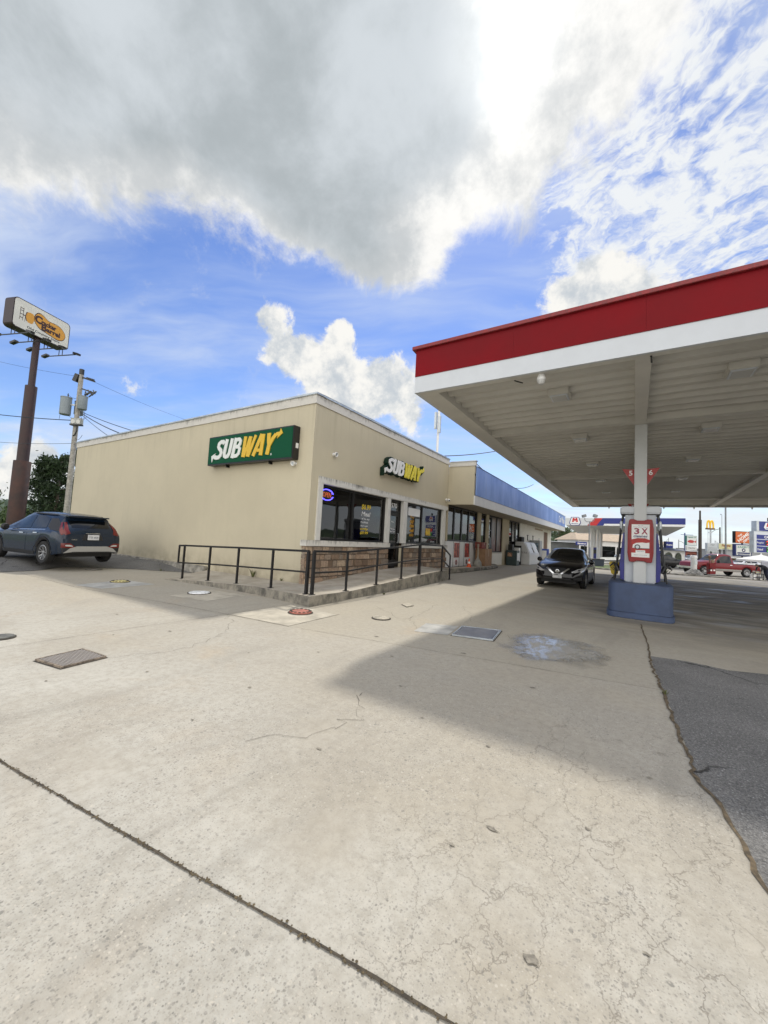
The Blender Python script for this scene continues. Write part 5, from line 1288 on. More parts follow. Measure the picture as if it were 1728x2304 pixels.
def vehicle(name, loc, rot, label, cat, S, paint, group=None):
    r = thing(name, loc, label, cat, group, rot=rot)
    sh = car_shell(S); body_ = sh.build('body', paint, r, local=True, smooth=True)
    bvh = BVHTree.FromPolygons(sh.v, sh.f)
    W = S['w_max']; wb = S['wb']
    q = MB(); q.box(S['zt'][0][0]+.18, -W*.70, S['zl']+.0, S['zt'][-1][0]-.25, W*.70, .62)
    for c in (0, wb): q.box(c-.34, -W*.93, .42, c+.34, W*.93, .66) 
    q.build('underbody', M_plastic, r, local=True)
    for x in (0, wb):
        for s in (1, -1): wheel(r, x, s*(W-.115), S['rt'], s, S.get('spokes', 5), S.get('rim', M_rim))
    def panel(nm, poly, side, mtl, off=.006, parent=r, step=.07):
        return wrap(bvh, poly, side, off, step).build(nm, mtl, parent, local=True, smooth=True)
    return r, panel, bvh, body_
def mirror2(poly): return [(-p[0], p[1]) for p in poly]
# --- blue-grey crossover, seen from behind
NI = dict(wb=2.72, rt=.335, zl=.235, w_max=.912, spokes=5,
    zt=[(-.80, .60), (-.795, .70), (-.785, .84), (-.75, .96), (-.70, 1.05), (-.62, 1.16), (-.42, 1.36), (-.40, 1.452), (-.30, 1.475), (.1, 1.525), (.7, 1.548), (1.3, 1.53), (1.62, 1.46), (2.0, 1.26), (2.40, 1.07), (2.55, 1.02), (3.0, .965), (3.4, .86), (3.58, .72), (3.62, .58)],
    zb=[(-.80, .55), (-.79, .65), (-.74, .86), (-.55, .98), (-.1, 1.0), (1.0, .965), (2.2, .93), (3.0, .87), (3.45, .74), (3.62, .52)],
    w=[(-.80, .74), (-.77, .82), (-.65, .885), (-.3, .91), (.3, .908), (1.4, .90), (2.6, .908), (3.1, .875), (3.4, .79), (3.56, .66), (3.62, .55)],
    wr=[(-.8, .70), (-.45, .60), (0, .63), (1, .645), (1.6, .62), (2.4, .66), (3.6, .6)])
M_bluecar = mat('slate_blue_car_paint', (.006, .015, .032), .24, .1, spec=.4, coat=.3)
nr, pn, bv, nb_ = vehicle('parked_car', (-14.81, 5.23, .195), R(188.2), 'slate-blue crossover car parked by the side wall, seen from behind', 'car', NI, M_bluecar)
for sd in ('left', 'right'):
    pn('side_window', [(.95, 1.03), (1.80, 1.00), (2.05, 1.05), (1.62, 1.34), (1.25, 1.42), (.95, 1.435)], sd, M_cglass)
    pn('side_window', [(.88, 1.03), (.88, 1.435), (.5, 1.43), (.15, 1.36), (.08, 1.07)], sd, M_cglass)
    pn('quarter_panel', [(-.66, .98), (-.18, 1.02), (.04, 1.10), (.10, 1.36), (-.20, 1.36), (-.36, 1.26)], sd, M_plastic, .004)
    pn('roof_rail', [(-.1, 1.452), (1.2, 1.49), (1.2, 1.515), (-.1, 1.475)], sd, M_plastic, .03, step=.05)
    d1 = pn('door', [(.98, .36), (2.25, .36), (2.25, .90), (.98, .95)], sd, M_bluecar, .004); d2 = pn('door', [(.42, .55), (.55, .36), (.95, .36), (.95, .955), (.12, .985), (.2, .8)], sd, M_bluecar, .004)
    s_ = 1 if sd == 'left' else -1
    pn('handle', [(1.15, .86), (1.38, .86), (1.38, .89), (1.15, .89)], sd, M_chrome, .025, d1, .04); pn('handle', [(.35, .89), (.58, .88), (.58, .91), (.35, .92)], sd, M_chrome, .025, d2, .04)
    pn('window_trim', [(.05, 1.00), (2.2, .945), (2.2, .965), (.05, 1.02)], sd, M_chrome, .008, step=.06)
    for c in (0, 2.72):
        a_ = [(c+.39*cos(pi*k/12), .335+.39*sin(pi*k/12)) for k in range(13)]; b2 = [(c+.455*cos(pi*k/12), .335+.455*sin(pi*k/12)) for k in range(13)][::-1]
        pn('wheel_arch', a_+b2, sd, M_plastic, .008, step=.06)
    pn('sill', [(.47, .25), (2.25, .25), (2.25, .36), (.47, .36)], sd, M_plastic, .008)
    q = MB(); q.lathe([(.02, 0), (.09, .01), (.11, .06), (.09, .12), (.02, .14)], (2.02, s_*.96, 1.02), (.9, s_*.3, 0), 12); q.build('mirror', M_plastic, nr, local=True, smooth=True)
    pn('tail_lamp', [(-.72, .88), (-.64, .97), (-.42, 1.24), (-.47, 1.26), (-.66, 1.06), (-.76, .93)], sd, M_tail, .012, step=.05)
for s_ in (1, -1):
    f_ = (lambda P: P) if s_ == 1 else mirror2
    pn('tail_lamp', f_([(.60, .93), (.74, .88), (.76, .99), (.66, 1.25), (.60, 1.26), (.63, 1.05)]), 'rear', M_tail, .012, step=.05)
    pn('rear_reflector', f_([(.52, .55), (.72, .56), (.72, .60), (.62, .605), (.54, .58)]), 'rear', M_lamp, .012, step=.05)
    pn('reflector_surround', f_([(.40, .50), (.82, .52), (.82, .65), (.60, .65)]), 'rear', M_tail, .008, step=.05)
rw = pn('rear_window', [(-.52, 1.11), (.52, 1.11), (.56, 1.32), (-.56, 1.32)], 'rear', M_cglass)
pn('tailgate', [(-.58, .70), (.58, .70), (.66, .90), (.60, 1.08), (-.60, 1.08), (-.66, .90)], 'rear', M_bluecar, .005)
pn('lower_bumper', [(-.78, .28), (.78, .28), (.80, .55), (-.80, .55)], 'rear', M_plastic, .006)
pn('skid_plate', [(-.76, .36), (-.50, .40), (.50, .40), (.76, .36), (.60, .50), (.42, .56), (-.42, .56), (-.60, .50)], 'rear', mat('silver_skid', (.40, .40, .39), .4, .4), .014)
q = MB(); q.box(-.56, -.58, 1.42, -.34, .58, 1.46); q.build('spoiler', M_bluecar, nr, local=True, bevel=.015)
pn('plate_recess', [(-.30, .74), (.30, .74), (.24, .92), (-.24, .92)], 'rear', M_plastic, .008)
q = MB(); q.box(-.835, -.155, .755, -.815, .155, .91); pl_ = q.build('licence_plate', M_plate, nr, local=True)
q = MB(); put_text(q, 'TTF 4939', (-.8365, 0, .825), -Y, Z, w=.26, h=.065, depth=.001); q.build('plate_number', M_ink, pl_, local=True)
pn('chrome_bar', [(-.22, .935), (.22, .935), (.18, .955), (-.18, .955)], 'rear', M_chrome, .02, step=.05)
q = MB(); put_text(q, 'NIRO', (-.80, .50, .755), -Y, Z, w=.14, h=.03, depth=.004); q.build('badge', M_chrome, nr, local=True)
pn('windscreen', [(1.70, -.56), (1.70, .56), (2.38, .66), (2.38, -.66)], 'top', M_cglass)
# --- black saloon at the pump, seen from the front
SE = dict(wb=2.70, rt=.325, zl=.19, w_max=.88, spokes=5, rim=M_rim,
    zt=[(-1.0, .62), (-.99, .80), (-.96, .98), (-.70, 1.06), (-.35, 1.11), (.15, 1.33), (.45, 1.44), (.95, 1.495), (1.4, 1.48), (1.65, 1.40), (2.05, 1.17), (2.32, 1.035), (2.45, 1.01), (2.9, .95), (3.3, .86), (3.52, .74), (3.60, .62), (3.63, .50)],
    zb=[(-1.0, .58), (-.98, .76), (-.9, .92), (-.5, .98), (.3, .975), (1.4, .94), (2.4, .91), (3.0, .84), (3.4, .72), (3.58, .56), (3.63, .46)],
    w=[(-1.0, .62), (-.95, .74), (-.7, .84), (0, .875), (1.4, .87), (2.7, .88), (3.1, .865), (3.35, .81), (3.52, .70), (3.63, .52)],
    wr=[(-1, .60), (0, .58), (.6, .585), (1.2, .59), (1.6, .57), (2.3, .66), (3.6, .55)])
M_blackcar = mat('black_car_paint', (.003, .003, .005), .16, spec=.3, coat=.35)
def saloon(loc, rot, label, paint, detail=True, group=None, S=SE):
    r, pn, bv, bd = vehicle('parked_car', loc, rot, label, 'car', S, paint, group)
    pn('windscreen', [(1.62, -.50), (1.62, .50), (2.33, .66), (2.33, -.66)], 'top', M_cglass)
    pn('rear_window', [(.35, -.48), (.35, .48), (-.30, .60), (-.30, -.60)], 'top', M_cglass)
    for sd in ('left', 'right'):
        s_ = 1 if sd == 'left' else -1
        pn('side_window', [(1.02, .985), (1.85, .965), (2.05, 1.0), (1.60, 1.32), (1.02, 1.40)], sd, M_cglass)
        pn('side_window', [(.95, .985), (.95, 1.40), (.5, 1.36), (.05, 1.20), (-.05, 1.02)], sd, M_cglass)
        d1 = pn('door', [(1.02, .32), (2.22, .32), (2.22, .87), (1.02, .92)], sd, paint, .004); d2 = pn('door', [(.45, .5), (.55, .32), (.98, .32), (.98, .925), (.10, .95), (.2, .75)], sd, paint, .004)
        if detail:
            pn('handle', [(1.10, .83), (1.30, .83), (1.30, .855), (1.10, .855)], sd, M_chrome, .02, d1, .04); pn('handle', [(.32, .86), (.52, .855), (.52, .88), (.32, .885)], sd, M_chrome, .02, d2, .04)
        q = MB(); q.lathe([(.02, 0), (.085, .01), (.10, .06), (.08, .11), (.02, .13)], (2.0, s_*.95, 1.00), (.9, s_*.3, 0), 12); q.obox((2.0, s_*.86, .97), X, Y, Z, .03, .07, .015); q.build('mirror', paint, r, local=True, smooth=True)
        pn('headlight', [(3.02, .735), (3.42, .64), (3.48, .68), (3.30, .78), (2.95, .84)], sd, M_lamp, .010, step=.05)
    return r, pn, bv, bd
sr_, pn, bv, bd = saloon((-2.37, 19.55, .0), R(-91), 'glossy black saloon car beside the near pump, facing the viewer', M_blackcar)
for s_ in (1, -1):
    f_ = (lambda P: P) if s_ == 1 else mirror2
    hl = pn('headlight', f_([(.46, .625), (.58, .60), (.84, .70), (.82, .78), (.66, .745)]), 'front', M_lamp, .012, step=.05)
    pn('lamp_projector', f_([(.66, .665), (.74, .675), (.75, .735), (.68, .725)]), 'front', M_black, .018, hl, .04)
    pn('fog_recess', f_([(.52, .30), (.80, .34), (.78, .46), (.56, .42)]), 'front', M_plastic, .008, step=.05)
    pn('chrome_wing', f_([(.06, .505), (.13, .505), (.42, .74), (.36, .755), (.30, .72)]), 'front', M_chrome, .018, step=.05)
pn('grille', [(-.10, .52), (.10, .52), (.34, .73), (.20, .76), (-.20, .76), (-.34, .73)], 'front', M_plastic, .010, step=.06)
pn('chrome_bar', [(-.12, .488), (.12, .488), (.12, .515), (-.12, .515)], 'front', M_chrome, .02, step=.05)
pn('lower_intake', [(-.50, .27), (.50, .27), (.44, .38), (-.44, .38)], 'front', M_plastic, .008)
h = bv.ray_cast(Vector((8, 0, .635)), Vector((-1, 0, 0)))[0]
q = MB(); q.lathe([(.065, 0), (.065, .012), (.05, .014), (.05, 0)], (h.x+.016, 0, .635), X, 20, cap=False); q.box(h.x+.02, -.075, .622, h.x+.032, .075, .648); q.build('emblem', M_chrome, sr_, local=True, smooth=False)
h = bv.ray_cast(Vector((8, 0, .42)), Vector((-1, 0, 0)))[0]
q = MB(); q.box(h.x+.02, -.155, .385, h.x+.032, .155, .545); lp = q.build('licence_plate', M_plate, sr_, local=True)
q = MB(); put_text(q, 'FAMILY', (h.x+.0325, 0, .505), Y, Z, w=.24, h=.05, depth=.001, bold=.03); put_text(q, 'auto', (h.x+.0325, .07, .43), Y, Z, w=.09, h=.03, depth=.001); q.build('plate_lettering', M_black, lp, local=True)
# --- cars in the distance
M_whitecar = mat('white_car_paint', (.60, .61, .62), .2, coat=.8); M_greycar = mat('silver_car_paint', (.34, .35, .36), .25, .4, coat=.8)
# --- red pickup beyond the street pavement
def pickup(loc, rot, label):
    W = .98
    PU = dict(wb=3.55, rt=.385, zl=.40, w_max=.98, spokes=6, rim=M_rim,
      zt=[(-1.18, .72), (-1.17, .95), (-1.15, 1.04), (.98, 1.05), (1.02, 1.08), (1.10, 1.60), (1.20, 1.80), (1.55, 1.85), (1.95, 1.83), (2.15, 1.74), (2.72, 1.24), (2.85, 1.20), (4.0, 1.14), (4.35, 1.02), (4.42, .80), (4.44, .66)],
      zb=[(-1.18, .70), (-1.16, .92), (-1.1, 1.01), (1.0, 1.02), (2.8, 1.06), (3.6, 1.04), (4.3, .94), (4.44, .60)],
      w=[(-1.18, .93), (-1.1, .965), (0, .975), (3, .975), (4.0, .96), (4.3, .90), (4.44, .78)],
      wr=[(-1.2, .9), (1.0, .72), (1.5, .70), (2.1, .68), (2.8, .76), (4.4, .8)])
    r, pn, bv, bd = vehicle('pickup_truck', loc, rot, label, 'pickup truck', PU, M_redtruck)
    for sd in ('left', 'right'):
        pn('side_window', [(1.25, 1.10), (2.45, 1.10), (2.55, 1.16), (2.05, 1.62), (1.75, 1.70), (1.25, 1.70)], sd, M_cglass)
        d1 = pn('door', [(1.15, .62), (2.6, .62), (2.6, 1.04), (1.15, 1.04)], sd, M_redtruck, .005); pn('handle', [(1.25, .93), (1.45, .93), (1.45, .96), (1.25, .96)], sd, M_chrome, .02, d1, .05)
        for a, b_ in ((-1.12, -.46), (.46, 3.08)): pn('lower_side', [(a, .42), (b_, .42), (b_, .60), (a, .60)], sd, M_silver, .008)
        s_ = 1 if sd == 'left' else -1
        q = MB(); q.obox((2.5, s_*1.08, 1.2), X, Y, Z, .05, .10, .12); q.build('mirror', M_black, r, local=True, bevel=.02)
        pn('tail_lamp', [(-1.12, .72), (-1.0, .72), (-1.0, 1.0), (-1.12, 1.0)], sd, M_tail, .012)
    pn('windscreen', [(2.12, -.60), (2.12, .60), (2.74, .76), (2.74, -.76)], 'top', M_cglass)
    pn('rear_window', [(-.55, 1.22), (.55, 1.22), (.52, 1.66), (-.52, 1.66)], 'rear', M_cglass)
    q = MB(); q.box(-1.08, -.82, 1.056, .95, .82, 1.078); q.build('bed_floor', M_plastic, r, local=True)
    q = MB(); q.box(-1.34, -.9, .50, -1.17, .9, .66); q.build('rear_bumper', M_chrome, r, local=True, bevel=.02)
    q = MB(); q.box(4.40, -.92, .50, 4.56, .92, .68); q.build('front_bumper', M_chrome, r, local=True, bevel=.02)
    return r
M_redtruck = mat('dark_red_truck_paint', (.17, .006, .010), .3, spec=.3, coat=.25); M_silver = mat('silver_lower_paint', (.42, .41, .39), .3, .5)
# ------------------------------------------------------------------ signs and poles on the left
def edge_frame(pTL, pBL, pTR, pBR, d0):
    """3-D corners of an upright panel from its four photo corners, near edge at distance d0"""
    A = far(*pTL, d0)
    def same_xy(p, Q):                     # distance at which photo pixel p stands on the vertical through Q
        best = min((abs((far(*p, d)-Q).xy.length), d) for d in [d0*(.9+.0005*k) for k in range(400)]); return best[1]
    return A
LB = R(22)
pole_b = farg(32, 33.5, .3)
ps = thing('pole_sign', (pole_b.x, pole_b.y, .0), 'tall rust-brown pole sign with cream restaurant panel, left of the shop', 'pole sign')
M_rust_pole = mat('rust_brown_steel', (.048, .022, .017), .7, vary=.45, vscale=1.3, bump=.3, bscale=20)
M_brownp = mat('brown_steel', (.04, .02, .02), .6, vary=.3, vscale=2)
def pz(px, py): 
    p = far(px, py, 1)-CAM; k = ((pole_b-CAM).xy.dot(p.xy))/p.xy.dot(p.xy); return CAM.z+k*p.z
za, zb_, zc_ = pz(48, 1038), pz(73, 870), pz(91, 760)
q = MB(); q.lathe([(.60, 0), (.60, za), (.59, za+.02), (.44, za+.02)], (pole_b.x, pole_b.y, 0), n=20); q.build('base_tube', M_rust_pole, ps, smooth=True)
q = MB(); q.lathe([(.42, za), (.42, zb_), (.28, zb_+.03)], (pole_b.x, pole_b.y, 0), n=20); q.build('middle_tube', M_brownp, ps, smooth=True)
q = MB(); q.lathe([(.25, zb_), (.25, zc_+.6)], (pole_b.x, pole_b.y, 0), n=18); q.build('top_tube', M_brownp, ps, smooth=True)
# panel: centre on the pole, facing towards the apron
su = SU = None
best = None
for ang in range(0, 360, 2):
    u_ = Vector((cos(R(ang)), sin(R(ang)), 0))
    def pr(P):
        q_ = P-CAM; z_ = q_.dot(fwd); return (PW/2+FPX*q_.dot(rt)/z_, PH/2+FPX*q_.dot(dn)/z_)
    for Wd in (4.5, 5, 5.5, 6, 6.5, 7, 7.5, 8):
        for Hh in (2.4, 2.7, 3.0, 3.3):
            c0 = Vector((pole_b.x, pole_b.y, zc_+Hh/2-.12))
            for so_ in (-.6, 0, .6):
                c_ = c0+u_*so_
                n_ = Z.cross(u_)
                e = 0
                for (a, b_), t_ in (((-1, 1), (36.5, 671)), ((-1, -1), (29.5, 733)), ((1, 1), (160.5, 737)), ((1, -1), (153.8, 793))):
                    x_, y_ = pr(c_+u_*(a*Wd/2)+Z*(b_*Hh/2)+n_*(-.5)); e += (x_-t_[0])**2+(y_-t_[1])**2
                if best is None or e < best[0]: best = (e, ang, Wd, Hh, so_)
print('SIGN FIT', best)
_, ang, Wd, Hh, so_ = best
u_ = Vector((cos(R(ang)), sin(R(ang)), 0)); n_ = u_.cross(Z)      # n_ points out of the face we see
c_ = Vector((pole_b.x, pole_b.y, zc_+Hh/2-.12))+u_*so_
q = MB(); q.prism(rrect(-Wd/2-.07, -Hh/2-.07, Wd/2+.07, Hh/2+.07, .34), c_-n_*.5, u_, Z, n_, .99); q.build('cabinet', mat('dark_brown_cabinet', (.028, .014, .012), .45), ps)
q = MB(); q.prism(rrect(-Wd/2, -Hh/2, Wd/2, Hh/2, .28), c_+n_*.492, u_, Z, n_, .008); q.build('sign_face', mat('cream_panel', (.66, .64, .56), .35, vary=.05, vscale=1), ps)
M_ocher = mat('ochre_print', (.62, .30, .035), .45); M_brn = mat('brown_print', (.05, .018, .010), .5); M_blk = mat('black_print', (.01, .01, .01), .5)
sx, sz = Wd/2, Hh/2
def fp(pts): return [(a*sx, b_*sz) for a, b_ in pts]
bean = [(-.30, .28), (-.22, .50), (-.10, .56), (.05, .46), (.18, .36), (.40, .38), (.62, .32), (.78, .10), (.82, -.15), (.74, -.42), (.55, -.55), (.32, -.50), (.10, -.44), (-.10, -.38), (-.24, -.20), (-.30, .0)]
def smooth_poly(P, n=4):
    out = []
    for i in range(len(P)):
        p0, p1, p2, p3 = (Vector(P[(i+k) % len(P)]) for k in (-1, 0, 1, 2))
        for k in range(n):
            q_ = k/n; out.append(tuple(.5*((2*p1)+(-p0+p2)*q_+(2*p0-5*p1+4*p2-p3)*q_*q_+(-p0+3*p1-3*p2+p3)*q_**3)))
    return out
F = c_+n_*.5
q = MB(); q.prism(fp(smooth_poly([(a*1.06+.0, b_*1.22+.03) for a, b_ in bean])), F, u_, Z, n_, .004); q.build('brown_outline', M_brn, ps)
q = MB(); q.prism(fp(smooth_poly([(a*1.025+.012, b_*1.12+.03) for a, b_ in bean])), F+n_*.004, u_, Z, n_, .004); q.build('ochre_shape', M_ocher, ps)
q = MB(); q.prism(fp(smooth_poly([(-.55, .33), (-.36, .36), (-.31, .05), (-.36, -.32), (-.44, -.38), (-.54, -.34), (-.60, -.02)])), F, u_, Z, n_, .004)
q.prism(fp([(-.36, .14), (-.27, .12), (-.27, -.06), (-.35, -.08)]), F, u_, Z, n_, .003); q.build('barrel_picture', M_ocher, ps)
q = MB(); q.prism(fp([(-.60, .30), (-.55, .33), (-.60, 0), (-.55, -.34), (-.59, -.30), (-.635, -.02)]), F, u_, Z, n_, .0035)
for a in (-.80, -.70): q.prism(fp([(a-.008, -.42), (a+.008, -.42), (a+.012, .50), (a-.004, .50)]), F, u_, Z, n_, .004)
for b_ in (-.25, .0, .25, .42): q.prism(fp([(-.79, b_-.015), (-.71, b_-.015), (-.71, b_+.03), (-.79, b_+.03)]), F, u_, Z, n_, .0045)
q.prism(fp([(-.69, -.03), (-.62, -.03), (-.62, .03), (-.69, .03)]), F, u_, Z, n_, .0038); q.prism(fp([(-.632, -.42), (-.618, -.42), (-.618, -.032), (-.632, -.032)]), F, u_, Z, n_, .0038)
q.build('chair_picture', M_brn, ps)
q = MB()
put_text(q, 'C', F+n_*.009+u_*(-.17*sx)+Z*(.20*sz), u_, Z, w=.27*sx, h=.58*sz, depth=.004, bold=.05)
put_text(q, 'racker', F+n_*.009+u_*(.22*sx)+Z*(.15*sz), u_, Z, w=.56*sx, h=.38*sz, depth=.004, bold=.05)
put_text(q, 'B', F+n_*.010+u_*(.05*sx)+Z*(-.20*sz), u_, Z, w=.20*sx, h=.50*sz, depth=.004, bold=.05)
put_text(q, 'arrel', F+n_*.010+u_*(.40*sx)+Z*(-.22*sz), u_, Z, w=.52*sx, h=.38*sz, depth=.004, bold=.05)
q.build('name_lettering', M_brn, ps)
q = MB(); put_text(q, 'Old Country Store', F+u_*(.07*sx)+Z*(-.74*sz), u_, Z, w=1.2*sx, h=.22*sz, depth=.004, bold=.02); q.build('small_lettering', M_blk, ps)
q = MB()
for a in (-.45, .0, .5): q.prism([(a*sx-.006, -sz*.98), (a*sx+.006, -sz*.98), (a*sx+.006, sz*.98), (a*sx-.006, sz*.98)], F, u_, Z, n_, .0012)
q.build('panel_seam', mat('seam_grey', (.4, .39, .36), .6), ps)
for k in range(4):
    o_ = c_+u_*(-Wd*.40+Wd*.29*k)-Z*(Hh/2+.07)
    q = MB(); seg_bar(q, o_+n_*.15, o_+n_*.15-Z*.5, .025); seg_bar(q, o_-n_*.25, o_-n_*.25-Z*.5, .025); seg_bar(q, o_-Z*.5+n_*1.7, o_-Z*.5-n_*1.7, .035)
    for s_ in (1, -1):
        e_ = o_-Z*.45+n_*(s_*1.85); q.obox(e_, (n_*s_*.9-Z*.25).normalized(), u_, (Z*.95+n_*s_*.25).normalized(), .30, .16, .09)
    q.build('sign_floodlight', M_black, ps)
# ------------------------------------------------------------------ utility pole
ub = farg(143, 27, .25); UZ = lambda py, px=155: CAM.z+((ub-CAM).xy.dot((far(px, py, 1)-CAM).xy))/((far(px, py, 1)-CAM).xy.length_squared)*(far(px, py, 1)-CAM).z
zt_ = UZ(828, 167)
up = thing('utility_pole', (ub.x, ub.y, 0), 'grey wooden utility pole with three transformers behind the blue car', 'utility pole')
M_uw = mat('weathered_pole_wood', (.30, .285, .255), .9, vary=.3, vscale=6, bump=.4, bscale=25)
M_tr = mat('transformer_grey', (.20, .235, .255), .45, vary=.1)
q = MB(); q.lathe([(.185, 0), (.16, zt_*.5), (.135, zt_)], (ub.x, ub.y, 0), n=16); q.build('pole', M_uw, up, smooth=True)
q = MB(); q.lathe([(.15, zt_-.35), (.15, zt_+.03), (.05, zt_+.06)], (ub.x, ub.y, 0), n=14); q.build('pole_cap', M_black, up, smooth=True)
R_ = rt.copy(); R_.z = 0; R_.normalize(); Fd = Vector((-R_.y, R_.x, 0))
def up_at(dx, dy, z): return Vector((ub.x, ub.y, 0))+R_*dx+Fd*dy+Z*z
def trafo(dx, dy, z, h, r_):
    q = MB(); q.lathe([(r_*.9, 0), (r_, .04), (r_, h-.06), (r_*1.05, h-.05), (r_*1.05, h), (r_*.3, h+.05)], up_at(dx, dy, z), n=18); b_ = q.build('transformer', M_tr, up, smooth=True)
    q = MB(); q.lathe([(.035, h), (.05, h+.06), (.03, h+.10), (.05, h+.14), (.03, h+.2), (.015, h+.3)], up_at(dx, dy, z)+R_*.1, n=8); q.build('bushing', M_black, b_, smooth=True)
    q = MB(); q.obox(up_at(dx*.6, dy*.6, z+h*.6), R_, Fd, Z, abs(dx)*.35+.05, .03, .05); q.build('bracket', M_coping, b_)
    return b_
z1_ = UZ(932, 152)
trafo(-.75, -.15, z1_, 1.25, .33); trafo(.38, -.1, z1_+.45, .95, .28); trafo(-.28, .45, z1_+.2, .95, .28)
q = MB(); seg_bar(q, up_at(-.3, -.1, zt_-.45), up_at(.9, .1, zt_-.75), .05); seg_bar(q, up_at(.1, 0, zt_-1.35), up_at(1.0, .1, zt_-1.6), .04)
for k in range(5): q.lathe([(.05, 0), (.06, .06), (.05, .12)], up_at(.4+.12*k, .03, zt_-.62-.03*k), n=8)
q.build('crossarm', M_black, up)
q = MB()
for k in range(4):
    a = up_at(.45+.18*k, .05, zt_-1.75+.12*(k % 2)); q.obox(a, (R_*.7+Z*.7).normalized(), Fd, (R_*.7-Z*.7).normalized(), .22, .03, .035); q.obox(a+Z*.1, (R_*.5-Z*.8).normalized(), Fd, (R_*.8+Z*.5).normalized(), .16, .03, .03)
q.build('fuse_cutout', M_black, up)
q = MB(); q.obox(up_at(-.27, -.05, zt_-.62), (Z*.9+R_*.3).normalized(), Fd, (R_*.9-Z*.3).normalized(), .28, .14, .16); q.build('lightning_arrester', M_black, up, bevel=.02)
zl_ = UZ(946, 165)
q = MB(); q.obox(up_at(.22, -.22, zl_-.12), R_, Fd, Z, .38, .12, .26); lb_ = q.build('flood_lamp', mat('lamp_box_grey', (.30, .31, .29), .5, vary=.3), up, bevel=.03)
for s_ in (-1, 1): 
    q = MB(); q.lathe([(.15, 0), (.15, .01)], up_at(.22+s_*.18, -.345, zl_-.12), -Fd, 16); q.build('lens', M_intl2, lb_)
q = MB(); q.obox(up_at(.22, -.24, zl_-.34), R_, Fd, Z, .39, .13, .05); q.build('shroud', M_black, lb_)
q = MB(); q.tube([up_at(.25, -.2, zl_-.38), up_at(.25, -.2, zl_-.75), up_at(.12, -.15, zl_-1.0), up_at(0, -.17, zl_-1.1)], .045); q.build('conduit', M_black, up, smooth=True)
q = MB()
for (a, b_) in (((-.75, -.15, z1_+1.5), (.3, 0, zt_-1.9)), ((.45, -.1, z1_+1.7), (.6, 0, zt_-1.9)), ((-1.0, -.2, z1_+1.1), (-1.15, -.1, z1_-.3)), ((.6, -.1, z1_+.8), (.5, 0, z1_-.2)), ((-1.1, -.2, z1_+.9), (-.2, -.1, z1_-.2)), ((.2, 0, z1_+.1), (.6, .1, z1_+.0)), ((.1, -.1, zl_-1.2), (.6, -.1, zl_-1.0))):
    A, B = up_at(*a), up_at(*b_); q.tube([A.lerp(B, k/6)-Z*.25*sin(pi*k/6) for k in range(7)], .012, 5)
q.build('jumper_wire', M_black, up)
def wire(A, B, sag, r_, label, n=24):
    q = MB(); q.tube([A.lerp(B, k/n)-Z*sag*4*(k/n)*(1-k/n) for k in range(n+1)], r_, 5); return tag(q.build('power_line', M_black, smooth=True), label, 'cable', 'overhead cables')
wire(far(-200, 750, 40), up_at(0, 0, zt_-.5), .5, .010, 'thin cable running from the top of the utility pole past the pole sign')
wire(up_at(.8, .1, zt_-.75), far(560, 975, 62), .8, .010, 'thin cable from the top of the utility pole over the shop roof')
wire(far(-200, 900, 34), up_at(0, 0, UZ(942, 150)), .3, .03, 'thick cable running past the pole sign to the middle of the utility pole')
wire(far(-200, 965, 36), up_at(0, 0, UZ(995, 150)), .45, .014, 'sagging lower cable past the brown pole to the utility pole')
wire(up_at(.2, 0, UZ(928, 178)), Vector((-19.0, 9.5, 5.3)), .25, .028, 'thick cable from the transformers down to the shop roof')
wire(up_at(.2, 0, UZ(926, 178)), Vector((-17.0, 12, 5.3)), .3, .022, 'upper thin cable from the transformers to the shop roof')
wire(up_at(.2, 0, UZ(930, 178)), Vector((-20.7, 8.6, 5.3)), .1, .016, 'steep short cable from the transformers to the shop roof')
wire(up_at(0, 0, UZ(995, 150)), Vector((-23.0, 8.2, 4.6)), .2, .02, 'short cable from the utility pole to the back corner of the shop')
wire(far(985, 1026, 28), far(1180, 1000, 34), .25, .035, 'cable above the store roof that passes behind the fuel canopy')
wire(far(1065, 1036, 26), far(1200, 1090, 40), 1.0, .03, 'looping cable above the blue fascia')
# ------------------------------------------------------------------ trees
M_bark = mat('bark', (.10, .075, .055), .95, vary=.4, vscale=6, bump=.6, bscale=20)
def leaf_mat(name, a, b_):
    mt = bpy.data.materials.new(name); mt.use_nodes = True; t = NT(mt.node_tree); p = t.n['Principled BSDF']; G = t.new('ShaderNodeNewGeometry')
    c = t.mix(G.outputs['Random Per Island'], (*a, 1), (*b_, 1)); t.put(p.inputs['Base Color'], c); p.inputs['Roughness'].default_value = .7
    p.inputs['Subsurface Weight'].default_value = 0
    tr = t.new('ShaderNodeBsdfTranslucent'); t.put(tr.inputs[0], c); mx = t.new('ShaderNodeMixShader'); mx.inputs[0].default_value = .25
    t.l.new(p.outputs[0], mx.inputs[1]); t.l.new(tr.outputs[0], mx.inputs[2]); t.l.new(mx.outputs[0], t.n['Material Output'].inputs[0]); return mt
M_leafd = leaf_mat('dark_evergreen_leaf', (.016, .032, .014), (.05, .08, .034)); M_leafm = leaf_mat('mid_green_leaf', (.022, .045, .014), (.07, .105, .03))
